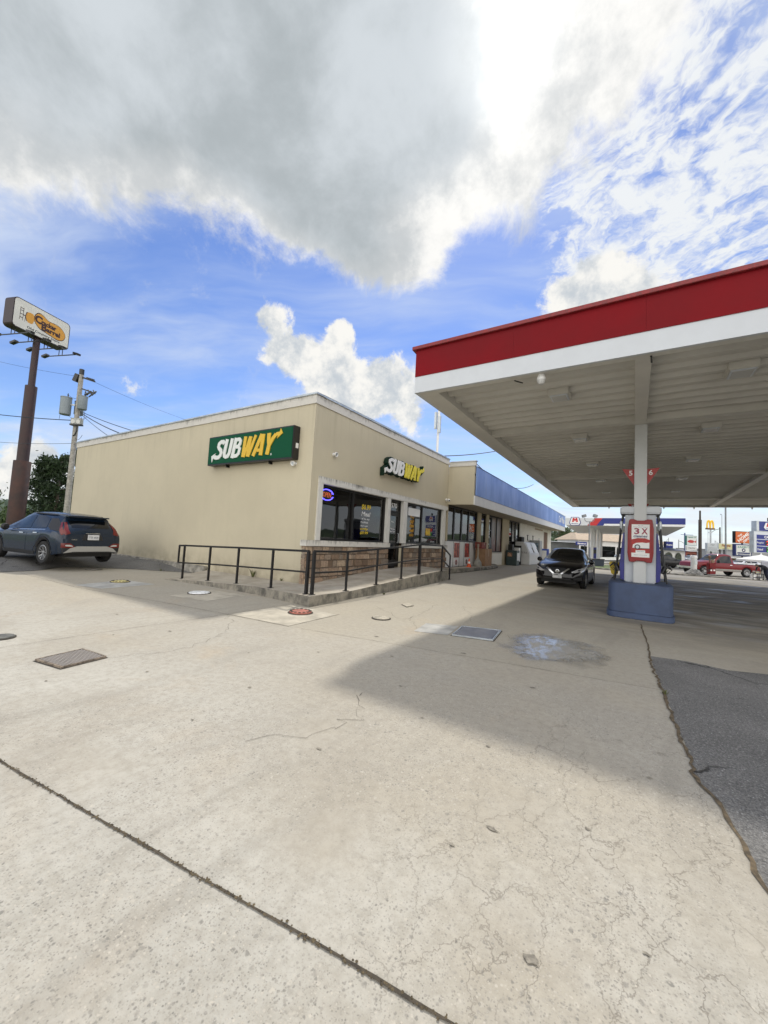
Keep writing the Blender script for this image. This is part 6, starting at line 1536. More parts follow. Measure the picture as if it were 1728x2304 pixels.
def tree(p, h, w, label, leaf, n=5200, size=.16, conical=.7, group=None, name='tree', base=.08, sd=1):
    random.seed(sd); r = thing(name, tuple(p), label, 'tree', group); p = Vector(p)
    tr = MB(); tr.tube([p, p+Z*h*.4, p+Z*h*.93], [h*.026, h*.018, h*.004], 8); limbs = []
    for k in range(26):
        z = h*(base+.05+.85*k/26); a = random.uniform(0, 2*pi); L = w*(1-conical*(z/h)**1.3)*random.uniform(.75, 1.12)*(.55+.45*min(1, z/h/.22))
        e = p+Z*(z+L*random.uniform(.12, .45))+Vector((cos(a), sin(a), 0))*L; tr.tube([p+Z*z, (p+Z*z).lerp(e, .55)+Z*L*.06, e], [h*.008, h*.005, h*.0015], 5); limbs.append((p+Z*z, e, L))
    tr.build('trunk', M_bark, r, smooth=True)
    cr = MB()
    for k in range(n):
        a, e, L = random.choice(limbs); q_ = random.random()**.6
        c = a.lerp(e, .22+.85*q_)+Vector((random.gauss(0, 1), random.gauss(0, 1), random.gauss(0, .9)))*L*.17
        if c.z > p.z+h: continue
        d = Vector((random.gauss(0, 1), random.gauss(0, 1), random.gauss(0, 1))).normalized(); f = d.orthogonal().normalized(); s_ = size*random.uniform(.5, 1.4)
        o = len(cr.v); cr.v += [c-d*s_, c+f*s_*.35, c+d*s_, c-f*s_*.35]; cr.f.append((o, o+1, o+2, o+3))
    cr.build('crown', leaf, r); return r
tree(farg(120, 38, .2), 7.6, 2.9, 'dark broad evergreen tree behind the utility pole', M_leafd, 7500, .20, .55, sd=3)
tree(farg(158, 44, .2), 9.6, 2.6, 'dark taller evergreen tree close to the far corner of the shop', M_leafd, 6000, .2, .6, sd=5)
tree(farg(-60, 60, .4), 5.5, 3.2, 'round green tree left of the brown pole at the frame edge', M_leafm, 3500, .3, .3, sd=9)
hb = thing('hedge', tuple(farg(90, 46, .4)), 'low dark shrubs between the brown pole and the evergreen trees', 'shrubs'); random.seed(2); cr = MB()
for k in range(3500):
    px_ = random.uniform(-20, 170); c = farg(px_, 43+random.gauss(0, 1.2), .4)+Z*abs(random.gauss(0, .75+.3*sin(px_*.13))); d = Vector((random.gauss(0, 1), random.gauss(0, 1), random.gauss(0, 1))).normalized(); f = d.orthogonal().normalized(); s_ = .22*random.uniform(.5, 1.4)
    o = len(cr.v); cr.v += [c-d*s_, c+f*s_*.4, c+d*s_, c-f*s_*.4]; cr.f.append((o, o+1, o+2, o+3))
cr.build('foliage', M_leafm, hb)
# distant wooded ridges closing the horizon all round
def ridge(R0, h0, name, a0=0, a1=360, col=(.035, .055, .03), sd=1):
    random.seed(sd); q = MB(); N = 520; ph = [random.uniform(0, 6.28) for _ in range(8)]
    for k in range(N+1):
        a = R(a0+(a1-a0)*k/N); h = h0*(.75+.18*sin(a*3+ph[0])+.14*sin(a*7+ph[1])+.10*sin(a*17+ph[2])+.05*sin(a*41+ph[3]))+random.gauss(0, h0*.045)
        for rr, zz in ((R0*.95, -1), (R0, h*.45), (R0*1.03, h*.85), (R0*1.08, h), (R0*1.25, h*.6)): q.v.append(Vector((rr*cos(a), rr*sin(a)+15, zz+random.gauss(0, h0*.03))))
    for k in range(N):
        for i in range(4): o = k*5+i; q.f.append((o, o+1, o+6, o+5))
    return struct(q.build(name, mat(name+'_foliage', col, .95, vary=.6, vscale=.08, bump=1, bscale=.5)))
ridge(260, 9.5, 'hill', col=(.045, .065, .035))
ridge(420, 20, 'hill', 95, 215, col=(.05, .075, .05), sd=4)
# ------------------------------------------------------------------ across the drive: kerb, grass, street furniture
ZG = -.12
kl = [farg(1250, 34.5, ZG), farg(1340, 33, ZG), farg(1493, 31, ZG), farg(1600, 29.4, ZG), farg(1740, 27.4, ZG), farg(1950, 24.8, ZG)]
bk_ = Vector((fwd.x, fwd.y, 0)).normalized(); rr_ = Vector((-bk_.y*-1, -bk_.x, 0))
q = MB(); n_k = len(kl)
q.v = [p+Z*0 for p in kl]+[p+Z*.13+bk_*.03 for p in kl]+[p+Z*.13+bk_*.30 for p in kl]+[p+bk_*.31-Z*.02 for p in kl]
q.f = [(j*n_k+i, j*n_k+i+1, (j+1)*n_k+i+1, (j+1)*n_k+i) for j in range(3) for i in range(n_k-1)]
struct(q.build('kerb', M_kerb))
q = MB(); q.strip([(p.x-bk_.x*.1, p.y-bk_.y*.1, gh(p.x-bk_.x*.1, p.y-bk_.y*.1)+.006) for p in kl], .16); struct(q.build('kerb_gutter', M_dirt2)) 
def fquad(name, pts, mtl, z): 
    return struct(MB().poly([farg(px, d, z) for px, d in pts]).build(name, mtl))
fquad('grass_verge', [(1240, 34.9), (1400, 32.6), (1500, 31.5), (1500, 38), (1380, 41), (1240, 44)], M_grass, ZG+.11)
fquad('grass_verge', [(1630, 46), (1760, 42), (1900, 40), (1900, 62), (1760, 66), (1630, 70)], mat('dry_grass', (.20, .19, .09), .95, vary=.3, vscale=2), ZG+.01)
fquad('road', [(900, 82), (1300, 82), (1500, 84), (1760, 84), (2100, 84), (2100, 96), (1760, 96), (1300, 96), (900, 96)], M_asph2, ZG+.012)
ang_l = atan2(-rt.y, -rt.x)                     # pointing left across the view
tp = farg(1658, 34, ZG); pickup((tp.x, tp.y, ZG), ang_l, 'dark red pickup truck with silver lower sides parked beyond the kerb')
p = farg(1468, 46, ZG); saloon((p.x, p.y, ZG), ang_l+pi-R(6), 'black saloon car in the distance just right of the near pump', M_blackcar, False)
p = farg(1690, 52, ZG); saloon((p.x, p.y, ZG), ang_l+R(10), 'white car in the distance behind the bed of the red pickup', M_whitecar, False)
p = farg(1545, 72, ZG); saloon((p.x, p.y, ZG), ang_l+R(200), 'small silver car far off behind the white air machine', M_greycar, False)
p = farg(1400, 60, ZG); saloon((p.x, p.y, ZG), ang_l+R(160), 'white car under the far canopy, seen left of the near pump', M_whitecar, False)
# air machine on a rough mound, hoses
am = farg(1561, 31, ZG+.1)
r = thing('air_machine', tuple(am), 'white tyre air machine standing on a rough grey mound by the kerb', 'machine')
q = MB(); q.lathe([(.62, 0), (.58, .12), (.36, .34), (.20, .40)], am, n=14); 
for i, v_ in enumerate(q.v): v_ += Vector((random.uniform(-.07, .07), random.uniform(-.07, .07), random.uniform(-.03, .05)))
q.build('mound', mat('rough_concrete', (.22, .215, .20), .95, vary=.5, vscale=8, bump=.8), r)
q = MB(); q.lathe([(.19, .38), (.20, .45), (.20, 1.25), (.23, 1.28), (.23, 1.45), (.18, 1.52)], am, n=16); q.build('cabinet', M_whitep, r, smooth=True)
q = MB(); q.obox(am+Z*1.0-bk_*.205, rt, bk_, Z, .12, .006, .2); q.build('panel', M_coping, r)
ar = farg(1600, 31.2, ZG+.1)
r2 = thing('air_hose_post', tuple(ar), 'red post with white stickers and looped black hoses in front of the red pickup', 'hose post')
q = MB(); q.obox(ar+Z*.55, rt, bk_, Z, .26, .16, .45); q.build('cabinet', M_redtruck, r2, bevel=.03)
q = MB()
for a in (-.12, .12): q.obox(ar+Z*.42+rt*a-bk_*.163, rt, bk_, Z, .07, .003, .06)
q.build('sticker', M_wface, r2)
q = MB(); q.lathe([(.10, .98), (.13, 1.1), (.10, 1.25)], ar+rt*.12, n=10); q.build('hose_reel', mat('tan_reel', (.30, .2, .14), .7, vary=.4), r2, smooth=True)
for k, (a, b_) in enumerate(((-.2, .9), (-.05, .7))):
    q = MB(); q.tube([ar+rt*(a-.9*s_)+Z*(1.15-b_*sin(pi*(.25+.6*s_)))-bk_*.2 for s_ in [i/12 for i in range(13)]], .022, 6); q.build('hose', M_black, r2, smooth=True)
q = MB(); q.lathe([(.04, 1.0), (.04, 1.35), (.10, 1.4), (.10, 1.55), (.03, 1.6)], ar-rt*.12, n=10); q.build('reel_arm', M_wood, r2, smooth=True)
# parasol with a cart and a person bending over it
def pole_thing(name, px, d, pytop, r0, label, cat, mtl, group=None, r1=None, z=ZG, pxt=None):
    b_ = farg(px, d, z); t_ = far(pxt or px, pytop, d); r = thing(name, tuple(b_), label, cat, group)
    q = MB(); q.tube([b_, Vector((b_.x, b_.y, t_.z))], [r0, r1 or r0*.8], 10); q.build('pole', mtl, r, smooth=True); return r, b_, t_.z
M_gpole = mat('galvanised_pole', (.22, .23, .24), .5, .4, vary=.2, vscale=2); M_wpole = mat('dark_wood_pole', (.055, .045, .038), .9, vary=.4, vscale=5)
r, b_, zt_ = pole_thing('parasol', 1713, 35, 1249, .03, 'white market parasol over the stall at the right edge', 'parasol', M_gpole)
q = MB(); q.lathe([(1.72, zt_-.62), (1.70, zt_-.44), (.9, zt_-.22), (.02, zt_+.02)], (b_.x, b_.y, 0), n=8, cap=False); q.build('canopy', mat('white_canvas', (.66, .66, .63), .8), r)
q = MB(); q.lathe([(.02, zt_), (.1, zt_+.01), (.02, zt_+.18)], (b_.x, b_.y, 0), n=8, cap=False); q.build('finial', M_whitep, r)
cb = farg(1735, 33, ZG); r = thing('cool_box', tuple(cb), 'white upright cooler under the parasol at the right edge', 'cooler')
q = MB(); q.obox(cb+Z*.75, rt, bk_, Z, .45, .4, .74); q.build('cabinet', M_whitep, r, bevel=.03); q = MB(); q.obox(cb+Z*.9-bk_*.41, rt, bk_, Z, .38, .01, .5); q.build('door', M_ice, r, bevel=.01); q = MB(); q.obox(cb+Z*.9-bk_*.43-rt*.3, rt, bk_, Z, .02, .02, .2); q.build('handle', M_coping, r)
cb = farg(1693.5, 31.5, ZG); r = thing('white_bucket', tuple(cb), 'white bucket with a dark mouth on the ground behind the pickup', 'bucket')
MB().lathe([(.16, 0), (.19, .36), (.20, .36), (.20, .38), (.18, .38), (.15, .05)], cb, n=16, cap=False).build('pail', M_whitep, r, smooth=True); MB().lathe([(.001, .30), (.175, .30)], cb, n=16, cap=False).build('contents', M_black, r)
def person(px, d, label):
    b_ = farg(px, d, ZG); r = thing('person', tuple(b_), label, 'person')
    def pt(a, f_, z): return b_+rt*a+bk_*f_+Z*z
    J = {'pel': pt(.05, 0, .88), 'sp': pt(-.14, 0, 1.06), 'ch': pt(-.34, 0, 1.14), 'nk': pt(-.50, 0, 1.16), 'hd': pt(-.63, 0, 1.14), 'hd2': pt(-.72, 0, 1.06),
         'shl': pt(-.40, -.19, 1.12), 'ell': pt(-.44, -.22, .84), 'hal': pt(-.55, -.16, .62), 'shr': pt(-.40, .19, 1.12), 'elr': pt(-.46, .22, .84), 'har': pt(-.58, .16, .62),
         'hil': pt(.05, -.12, .86), 'knl': pt(.02, -.14, .47), 'anl': pt(.12, -.14, .09), 'tol': pt(-.06, -.15, .04), 'hir': pt(.06, .12, .86), 'knr': pt(.14, .14, .47), 'anr': pt(.30, .14, .09), 'tor': pt(.12, .15, .04)}
    rad = dict(pel=.145, sp=.14, ch=.15, nk=.065, hd=.10, hd2=.085, shl=.075, ell=.05, hal=.035, shr=.075, elr=.05, har=.035, hil=.10, knl=.07, anl=.05, tol=.04, hir=.10, knr=.07, anr=.05, tor=.04)
    E_ = [('pel', 'sp'), ('sp', 'ch'), ('ch', 'nk'), ('nk', 'hd'), ('hd', 'hd2'), ('ch', 'shl'), ('shl', 'ell'), ('ell', 'hal'), ('ch', 'shr'), ('shr', 'elr'), ('elr', 'har'), ('pel', 'hil'), ('hil', 'knl'), ('knl', 'anl'), ('anl', 'tol'), ('pel', 'hir'), ('hir', 'knr'), ('knr', 'anr'), ('anr', 'tor')]
    ks = list(J); me = bpy.data.meshes.new('body'); me.from_pydata([J[k]-b_ for k in ks], [(ks.index(a), ks.index(c)) for a, c in E_], [])
    ob = bpy.data.objects.new('body', me); COL.objects.link(ob); sk = ob.modifiers.new('skin', 'SKIN'); 
    for i, k in enumerate(ks): me.skin_vertices[0].data[i].radius = (rad[k], rad[k]); me.skin_vertices[0].data[i].use_root = (k == 'pel')
    ss_ = ob.modifiers.new('sub', 'SUBSURF'); ss_.levels = 2; ss_.render_levels = 2
    dg = bpy.context.evaluated_depsgraph_get(); m2 = bpy.data.meshes.new_from_object(ob.evaluated_get(dg)); bpy.data.objects.remove(ob)
    for p_ in m2.polygons: p_.use_smooth = True
    ms = [mat('black_clothes', (.012, .013, .018), .85), mat('skin', (.30, .17, .11), .6), mat('dark_jeans', (.02, .025, .05), .85)]
    m2.materials.clear()
    for mm in ms: m2.materials.append(mm)
    for p_ in m2.polygons:
        c = p_.center+b_; a = (c-b_).dot(rt)
        p_.material_index = 1 if (a < -.53 and c.z-b_.z > .95) or (c.z-b_.z < .68 and a < -.48) else (2 if c.z-b_.z < .84 and a > -.2 else 0)
    body = bpy.data.objects.new('body', m2); COL.objects.link(body); body.parent = r
    q = MB(); q.lathe([(.02, .085), (.09, .07), (.118, .0), (.112, -.03)], J['hd']-rt*.0+Z*.02, Z+rt*.35, 14, cap=False); q.build('hair', mat('dark_grey_hair', (.05, .045, .04), .8), r, smooth=True)
    for s_ in (-1, 1):
        for f_ in range(5):
            o_ = J['hal' if s_ < 0 else 'har']; q = MB() if f_ == 0 else q
            q.tube([o_+bk_*(f_-2)*.016, o_+bk_*(f_-2)*.018-Z*(.05+.01*(2-abs(f_-2)))-rt*.01, o_+bk_*(f_-2)*.018-Z*(.075+.012*(2-abs(f_-2)))+rt*.008], [.011, .010, .006], 6)
        q.build('fingers', ms[1], r, smooth=True)
    return r
person(1722, 29.6, 'person in dark clothes bending forward at the right edge')
cb = farg(1706, 29.7, ZG); r = thing('hand_cart', tuple(cb), 'small dark cart that the bending person leans over', 'cart')
q = MB(); q.obox(cb+Z*.48, rt, bk_, Z, .26, .2, .03); q.obox(cb+Z*.2, rt, bk_, Z, .22, .17, .02)
for a in (-1, 1):
    for c in (-1, 1): q.obox(cb+Z*.27+rt*.23*a+bk_*.17*c, rt, bk_, Z, .015, .015, .22)
q.build('frame', M_black, r)
for a in (-1, 1):
    for c in (-1, 1): MB().lathe([(.06, -.02), (.06, .02)], cb+Z*.06+rt*.23*a+bk_*.17*c, bk_, 12).build('wheel', M_plastic, r)
# ------------------------------------------------------------------ poles and roadside signs
r, b_, z_ = pole_thing('old_sign_pole', 1575, 60, 1169, .23, 'thick dark stepped pole with nothing on top, right of the far canopy', 'pole', M_wpole, r1=.22)
q = MB(); q.tube([Vector((b_.x, b_.y, z_)), Vector((b_.x, b_.y, far(1574, 1148, 60).z))], [.13, .12], 10); q.build('upper_pole', M_wpole, r, smooth=True)
r, b_, z_ = pole_thing('flag_pole', 1633, 70, 1085, .15, 'tall plain grey steel pole behind the yellow sign', 'pole', M_gpole)
r, b_, z_ = pole_thing('thin_mast', 1624.5, 80, 1158, .05, 'very thin bent-tipped mast between street lamp and grey steel pole', 'pole', M_gpole)
q = MB(); q.lathe([(.05, z_), (.12, z_+.1), (.03, z_+.25)], (b_.x-.15, b_.y, 0), n=8); q.build('tip', M_gpole, r)
def street_lamp(px, d, pytop, arm, label, mtl=M_gpole, r0=.14):
    r, b_, z_ = pole_thing('street_lamp', px, d, pytop, r0, label, 'street lamp', mtl, 'street lamps along the road')
    q = MB(); q.tube([Vector((b_.x, b_.y, z_-.3))+rt*0, Vector((b_.x, b_.y, z_-.5))+rt*arm*.5, Vector((b_.x, b_.y, z_-1.0))+rt*arm], .05, 6); q.build('arm', mtl, r, smooth=True)
    q = MB(); q.obox(Vector((b_.x, b_.y, z_-1.05))+rt*arm*1.15, rt, bk_, Z, .35, .14, .08); q.build('lamp_head', M_coping, r, bevel=.03)
street_lamp(1620, 78, 1186, -1.7, 'street lamp on a dark post with its arm to the left, behind the pickup cab', M_wpole, .15)
street_lamp(1527, 88, 1214, 1.4, 'street lamp left of the fish sign with its arm to the right', M_gpole, .10)
street_lamp(1504, 110, 1210, -.6, 'farther thin street lamp just right of the near pump', M_gpole, .08)
street_lamp(1609, 120, 1216, 1.0, 'farther small street lamp between reader board and yellow sign', M_gpole, .10)
def board(name, px0, px1, py0, py1, d, label, post_px, mface, post=True, th=.25, mtl=None, frame=.06, cat='sign', pr_=.11):
    A, B, C_ = far(px0, py0, d), far(px1, py0, d), far(px0, py1, d)
    u_ = Vector((rt.x, rt.y, 0)).normalized(); c_ = (far((px0+px1)/2, (py0+py1)/2, d)); w_ = (px1-px0)/FPX*d; h_ = (py1-py0)/FPX*d
    pb = farg(post_px, d, ZG); r = thing(name, tuple(pb), label, cat); n_ = u_.cross(Z)
    q = MB(); q.prism([(-w_/2, -h_/2), (w_/2, -h_/2), (w_/2, h_/2), (-w_/2, h_/2)], c_-n_*th, u_, Z, n_, th*2-.01); q.build('cabinet', mtl or M_dark, r)
    q = MB(); q.prism([(-w_/2+frame, -h_/2+frame), (w_/2-frame, -h_/2+frame), (w_/2-frame, h_/2-frame), (-w_/2+frame, h_/2-frame)], c_+n_*(th-.01), u_, Z, n_, .02); q.build('sign_face', mface, r)
    if post:
        q = MB(); q.tube([pb, Vector((pb.x, pb.y, c_.z))], pr_, 8); q.build('post', M_black, r)
    return r, c_+n_*(th+.012), u_, n_, w_, h_
M_horange = mat('orange_sign_face', (.55, .12, .025), .5); M_cream = mat('pale_sign_face', (.62, .64, .62), .5); M_yel = mat('pale_yellow_face', (.52, .50, .28), .5); M_teal = mat('teal_print', (.05, .19, .16), .5)
r, o_, u_, n_, w_, h_ = board('store_sign', 1651, 1687.5, 1195.8, 1222.5, 58, 'square orange store sign with slanted white words above a restaurant sign', 1670, M_horange, True)
q = MB(); d1_ = (u_*.78+Z*.63).normalized(); d2_ = d1_.cross(n_)*-1
if d2_.z < 0: d2_ = -d2_
put_text(q, 'THE', o_+d2_*.42*h_*.72-d1_*.25, d1_, d2_, w=.30*w_, h=.15*h_, depth=.01, bold=.03); put_text(q, 'HOME', o_+d2_*.02, d1_, d2_, w=.82*w_, h=.27*h_, depth=.01, bold=.03); put_text(q, 'DEPOT', o_-d2_*.40*h_*.75+d1_*.22, d1_, d2_, w=.55*w_, h=.18*h_, depth=.01, bold=.03); q.build('lettering', M_wface, r)
r, o_, u_, n_, w_, h_ = board('restaurant_sign', 1651, 1688, 1224.5, 1251.5, 57.6, 'white restaurant sign with dark blue frame, bird emblem and arrow', 1670, M_cream, True, mtl=M_navy, frame=.16)
q = MB(); put_text(q, "ZAXBY'S", o_+Z*.26*h_, u_, Z, w=.76*w_, h=.17*h_, depth=.01, bold=.02); q.build('lettering', M_teal, r)
q = MB(); q.lathe([(.14*h_+.02, 0), (.14*h_+.02, .01)], o_+Z*.0, n_, 20); q.build('round_emblem', M_navy, r)
q = MB(); q.prism([(-.08, -.1), (.02, -.14), (.10, -.04), (.06, .06), (.12, .12), (.02, .15), (-.04, .05), (-.14, .06)], o_+n_*.011, u_, Z, n_, .006); q.build('bird_emblem', M_wface, r)
q = MB(); q.obox(o_-Z*.24*h_, u_, Z, n_, .38*w_, .06*h_, .01); q.prism([(-.36*w_, 0), (-.28*w_, .05*h_), (-.28*w_, .02*h_), (.36*w_, .02*h_), (.36*w_, -.02*h_), (-.28*w_, -.02*h_), (-.28*w_, -.05*h_)], o_-Z*.37*h_, u_, Z, n_, .01); q.build('arrow', M_navy, r)
r, o_, u_, n_, w_, h_ = board('yellow_sign', 1614, 1646, 1223, 1236.5, 74, 'wide pale yellow sign with red and black writing behind the street lamp', 1629, M_yel, True, mtl=M_coping)
q = MB(); put_text(q, 'Popeyes', o_+Z*.12*h_+u_*.1, u_, Z, w=.62*w_, h=.55*h_, depth=.01, bold=.04, shear=.2); q.build('lettering', mat('red_brown_print', (.25, .07, .02), .5), r)
q = MB(); put_text(q, 'Chicken', o_-Z*.36*h_, u_, Z, w=.4*w_, h=.15*h_, depth=.01, bold=.02); q.build('small_lettering', M_blk, r)
r, o_, u_, n_, w_, h_ = board('reader_board', 1589, 1611.5, 1222, 1240.5, 66, 'pale grey reader board with lines of text above the pickup cab', 1600, mat('pale_grey_face', (.47, .50, .53), .5), True, mtl=M_coping)
q = MB(); put_text(q, '727', o_+Z*.28*h_, u_, Z, w=.4*w_, h=.2*h_, depth=.01); 
for k in range(3): q.obox(o_-Z*(.08+.15*k)*h_, u_, Z, n_, .44*w_, .018*h_, .01)
q.build('text_lines', mat('grey_ink', (.16, .17, .19), .6), r)
q = MB(); q.obox(farg(1598, 66, ZG)+Z*.7, u_, n_, Z, .7, .25, .7); q.build('brick_base', M_redp, r)
r, o_, u_, n_, w_, h_ = board('fish_sign', 1542.5, 1565.5, 1205.5, 1227.5, 70, 'white restaurant sign with a red fish, above a smaller board on a blue post', 1540.5, M_cream, False, mtl=M_teal)
q = MB(); put_text(q, "Captain D's", o_+Z*.33*h_, u_, Z, w=.84*w_, h=.20*h_, depth=.01, bold=.03); q.build('lettering', M_teal, r)
q = MB(); q.prism(smooth_poly([(-.42*w_, -.02), (-.2*w_, .14*h_), (.1*w_, .12*h_), (.26*w_, .0), (.42*w_, .12*h_), (.40*w_, -.12*h_), (.26*w_, -.05*h_), (.05*w_, -.15*h_), (-.25*w_, -.13*h_)], 3), o_-Z*.08*h_, u_, Z, n_, .01); q.build('fish_emblem', M_redp, r)
q = MB(); q.obox(o_-Z*(.5*h_+.12+.36)-n_*.2, u_, Z, n_, w_*.5, .36, .2); q.build('lower_board', M_cream, r)
q = MB(); put_text(q, 'Fish Fry', o_-Z*(.5*h_+.48)+n_*.002, u_, Z, w=.6*w_, h=.3, depth=.01); q.build('lower_lettering', M_blk, r)
pb = farg(1540.5, 70, ZG); zz_ = far(1540.5, 1199, 70).z; q = MB(); q.tube([pb, Vector((pb.x, pb.y, zz_))], .10, 8); q.tube([Vector((pb.x, pb.y, zz_-.3))-u_*.7, Vector((pb.x, pb.y, zz_-.3))+u_*1.5], .04, 6); q.build('post', mat('blue_post', (.04, .07, .22), .5), r)
# golden arches on a pole
r, b_, z_ = pole_thing('arch_sign', 1598, 135, 1188, .16, 'tall pole sign with two golden arches', 'sign', M_gpole)
zb_ = far(1598, 1188, 135).z; sc = 135/FPX; u_ = Vector((rt.x, rt.y, 0)).normalized(); o_ = Vector((b_.x, b_.y, zb_))
q = MB()
for s_ in (-1, 1): q.tube([o_+u_*(s_*3.6*sc)+u_*(3.6*sc*cos(pi*k/14))*1.0+Z*(17*sc*sin(pi*k/14)**.8) for k in range(15)], .26, 8)
q.build('arches', mat('golden_arch', (.72, .45, .02), .4, emit=(.8, .5, .02), es=.12), r, smooth=True)
q = MB(); q.obox(o_-Z*.25, u_, bk_, Z, 8.6*sc, .5, .25); q.build('base_board', M_wood, r)
q = MB()
for a in (-5, 2.5): q.tube([o_+u_*a*sc, Vector(((o_+u_*a*sc).x, (o_+u_*a*sc).y, ZG))], .05, 6)
q.build('guy_pole', M_gpole, r)
# price sign at the right edge
r, o_, u_, n_, w_, h_ = board('price_sign', 1691, 1765, 1197, 1245, 40, 'blue and white fuel price sign with red and green digits at the right edge', 1740, mat('sign_white', (.58, .62, .66), .4), True, mtl=M_coping, frame=.03)
M_mblue = mat('fuel_blue', (.012, .025, .20), .35); M_mred = mat('fuel_red', (.50, .02, .02), .4)
px_ = lambda a: (a-1728)/FPX*40; pzz = lambda b_: (1221-b_)/FPX*40
rows = ((1204.5, 1214), (1215.5, 1229), (1230.5, 1243.5))
for k, (a, b_) in enumerate(rows):
    q = MB(); q.prism([(px_(1697), pzz(b_)), (px_(1760), pzz(b_)), (px_(1760), pzz(a)), (px_(1697), pzz(a))], o_, u_, Z, n_, .01); q.build('price_row', M_mblue, r)
M_ledr = mat('red_led', (.5, .02, .02), .5, emit=(1, .04, .03), es=1.0); M_ledg = mat('green_led', (.05, .4, .05), .5, emit=(.10, .75, .10), es=.8)
q = MB(); put_text(q, 'CAR WASH', o_+u_*px_(1732)+Z*pzz(1209.3)+n_*.012, u_, Z, w=36/FPX*40, h=5.5/FPX*40, depth=.008, bold=.03); put_text(q, 'Regular', o_+u_*px_(1705.5)+Z*pzz(1222.5)+n_*.012, u_, Z, w=15/FPX*40, h=5/FPX*40, depth=.008); put_text(q, 'Diesel', o_+u_*px_(1704.5)+Z*pzz(1237)+n_*.012, u_, Z, w=12/FPX*40, h=5/FPX*40, depth=.008); q.build('lettering', M_wface, r)
q = MB(); q.obox(o_+u_*px_(1735)+Z*pzz(1222.2)+n_*.012, u_, Z, n_, 19/FPX*40, 5.6/FPX*40, .004); q.obox(o_+u_*px_(1735)+Z*pzz(1237)+n_*.012, u_, Z, n_, 17/FPX*40, 5.6/FPX*40, .004); q.build('digit_panel', M_black, r)
q = MB(); put_text(q, '2.99', o_+u_*px_(1734)+Z*pzz(1222.2)+n_*.018, u_, Z, w=30/FPX*40, h=9.5/FPX*40, depth=.006, bold=.02); q.build('red_digits', M_ledr, r)
q = MB(); put_text(q, '3.99', o_+u_*px_(1735)+Z*pzz(1237)+n_*.018, u_, Z, w=30/FPX*40, h=9.5/FPX*40, depth=.006, bold=.02); q.build('green_digits', M_ledg, r)
def hexlogo(r, c, u_, n_, w_, h_):
    P = lambda k: [(-.5*w_*k, -.2*h_*k), (-.36*w_*k, -.5*h_*k), (.36*w_*k, -.5*h_*k), (.5*w_*k, -.2*h_*k), (.34*w_*k, .5*h_*k), (-.34*w_*k, .5*h_*k)]
    q = MB(); q.prism(P(1), c, u_, Z, n_, .02); q.build('emblem_edge', M_mblue, r); q = MB(); q.prism(P(.88), c+n_*.02, u_, Z, n_, .008); q.build('emblem_face', M_wface, r)
    q = MB(); mw, mh = .26*w_, .27*h_; q.prism([(-mw, -mh*.7), (-mw*.35, -mh*.7), (-mw*.35, mh*.2), (0, -mh*.5), (mw*.35, mh*.2), (mw*.35, -mh*.7), (mw, -mh*.7), (mw*.72, mh*1.1), (mw*.25, mh*1.1), (0, mh*.4), (-mw*.25, mh*1.1), (-mw*.72, mh*1.1)], c+n_*.028+Z*.10*h_, u_, Z, n_, .01); q.build('red_emblem_letter', M_mred, r)
    q = MB(); put_text(q, 'Marathon', c+n_*.028-Z*.27*h_, u_, Z, w=.60*w_, h=.11*h_, depth=.008, bold=.03); q.build('emblem_lettering', M_mblue, r)
q = MB(); c2 = o_+u_*px_(1731)+Z*pzz(1185); q.obox(c2-n_*.3, u_, Z, n_, 33.5/FPX*40, 11.5/FPX*40, .29); q.build('top_cabinet', M_coping, r)
q = MB(); q.obox(c2+u_*.1, u_, Z, n_, 30/FPX*40, 10.6/FPX*40, .008); q.build('blue_top_face', M_mblue, r)
hexlogo(r, o_+u_*px_(1726)+Z*pzz(1184.5)+n_*.01, u_, n_, 30/FPX*40, 17/FPX*40)
q = MB(); q.lathe([(.12, 0), (.12, .35), (.04, .4)], c2+Z*12/FPX*40-n_*.3, n=10); q.build('top_lamp', M_black, r)
# ------------------------------------------------------------------ the other fuel station
zc = 4.58; NL, NR, FL, FR = far(1272, 1181.7, 52), far(1541, 1184.7, 43), far(1299, 1200, 78), far(1497, 1206, 68)
for v_ in (NL, NR, FL, FR): v_.z = zc
oc = thing('far_fuel_canopy', tuple((NL+FR)/2-Z*4.7), 'white and blue fuel canopy of the station across the drive', 'canopy')
def fascia(A, B, name, mtl, s0, s1, z0, z1, out):
    u_ = (B-A); n_ = u_.cross(Z).normalized(); a, b_ = A+u_*s0, A+u_*s1
    q = MB(); q.add([a+Z*z0, b_+Z*z0, b_+Z*z1, a+Z*z1, a+Z*z0+n_*out, b_+Z*z0+n_*out, b_+Z*z1+n_*out, a+Z*z1+n_*out], [(4,5,6,7), (0,1,5,4), (1,2,6,5), (2,3,7,6), (3,0,4,7)]); return q.build(name, mtl, oc)
M_oc = mat('far_canopy_white', (.60, .62, .62), .45)
q = MB(); cs = [NL, NR, FR, FL]; q.v = [c+Z*h for h in (.02, .9) for c in cs]; q.f = [(0,1,2,3), (4,5,6,7), (0,1,5,4), (1,2,6,5), (2,3,7,6), (3,0,4,7)]; q.build('deck', M_oc, oc)
fascia(NL, NR, 'white_fascia', M_oc, 0, .30, -.02, .92, .05); fascia(NL, NR, 'blue_fascia', M_mblue, .36, 1, .22, .92, .06); fascia(NL, NR, 'white_fascia_stripe', M_wface, .36, 1, -.02, .215, .05)
fascia(NR, FR, 'blue_fascia', M_mblue, 0, 1, .22, .92, .06); fascia(NR, FR, 'white_fascia_stripe', M_wface, 0, 1, -.02, .215, .05)
u_ = (NR-NL).normalized(); L_ = (NR-NL).length; n_ = u_.cross(Z)
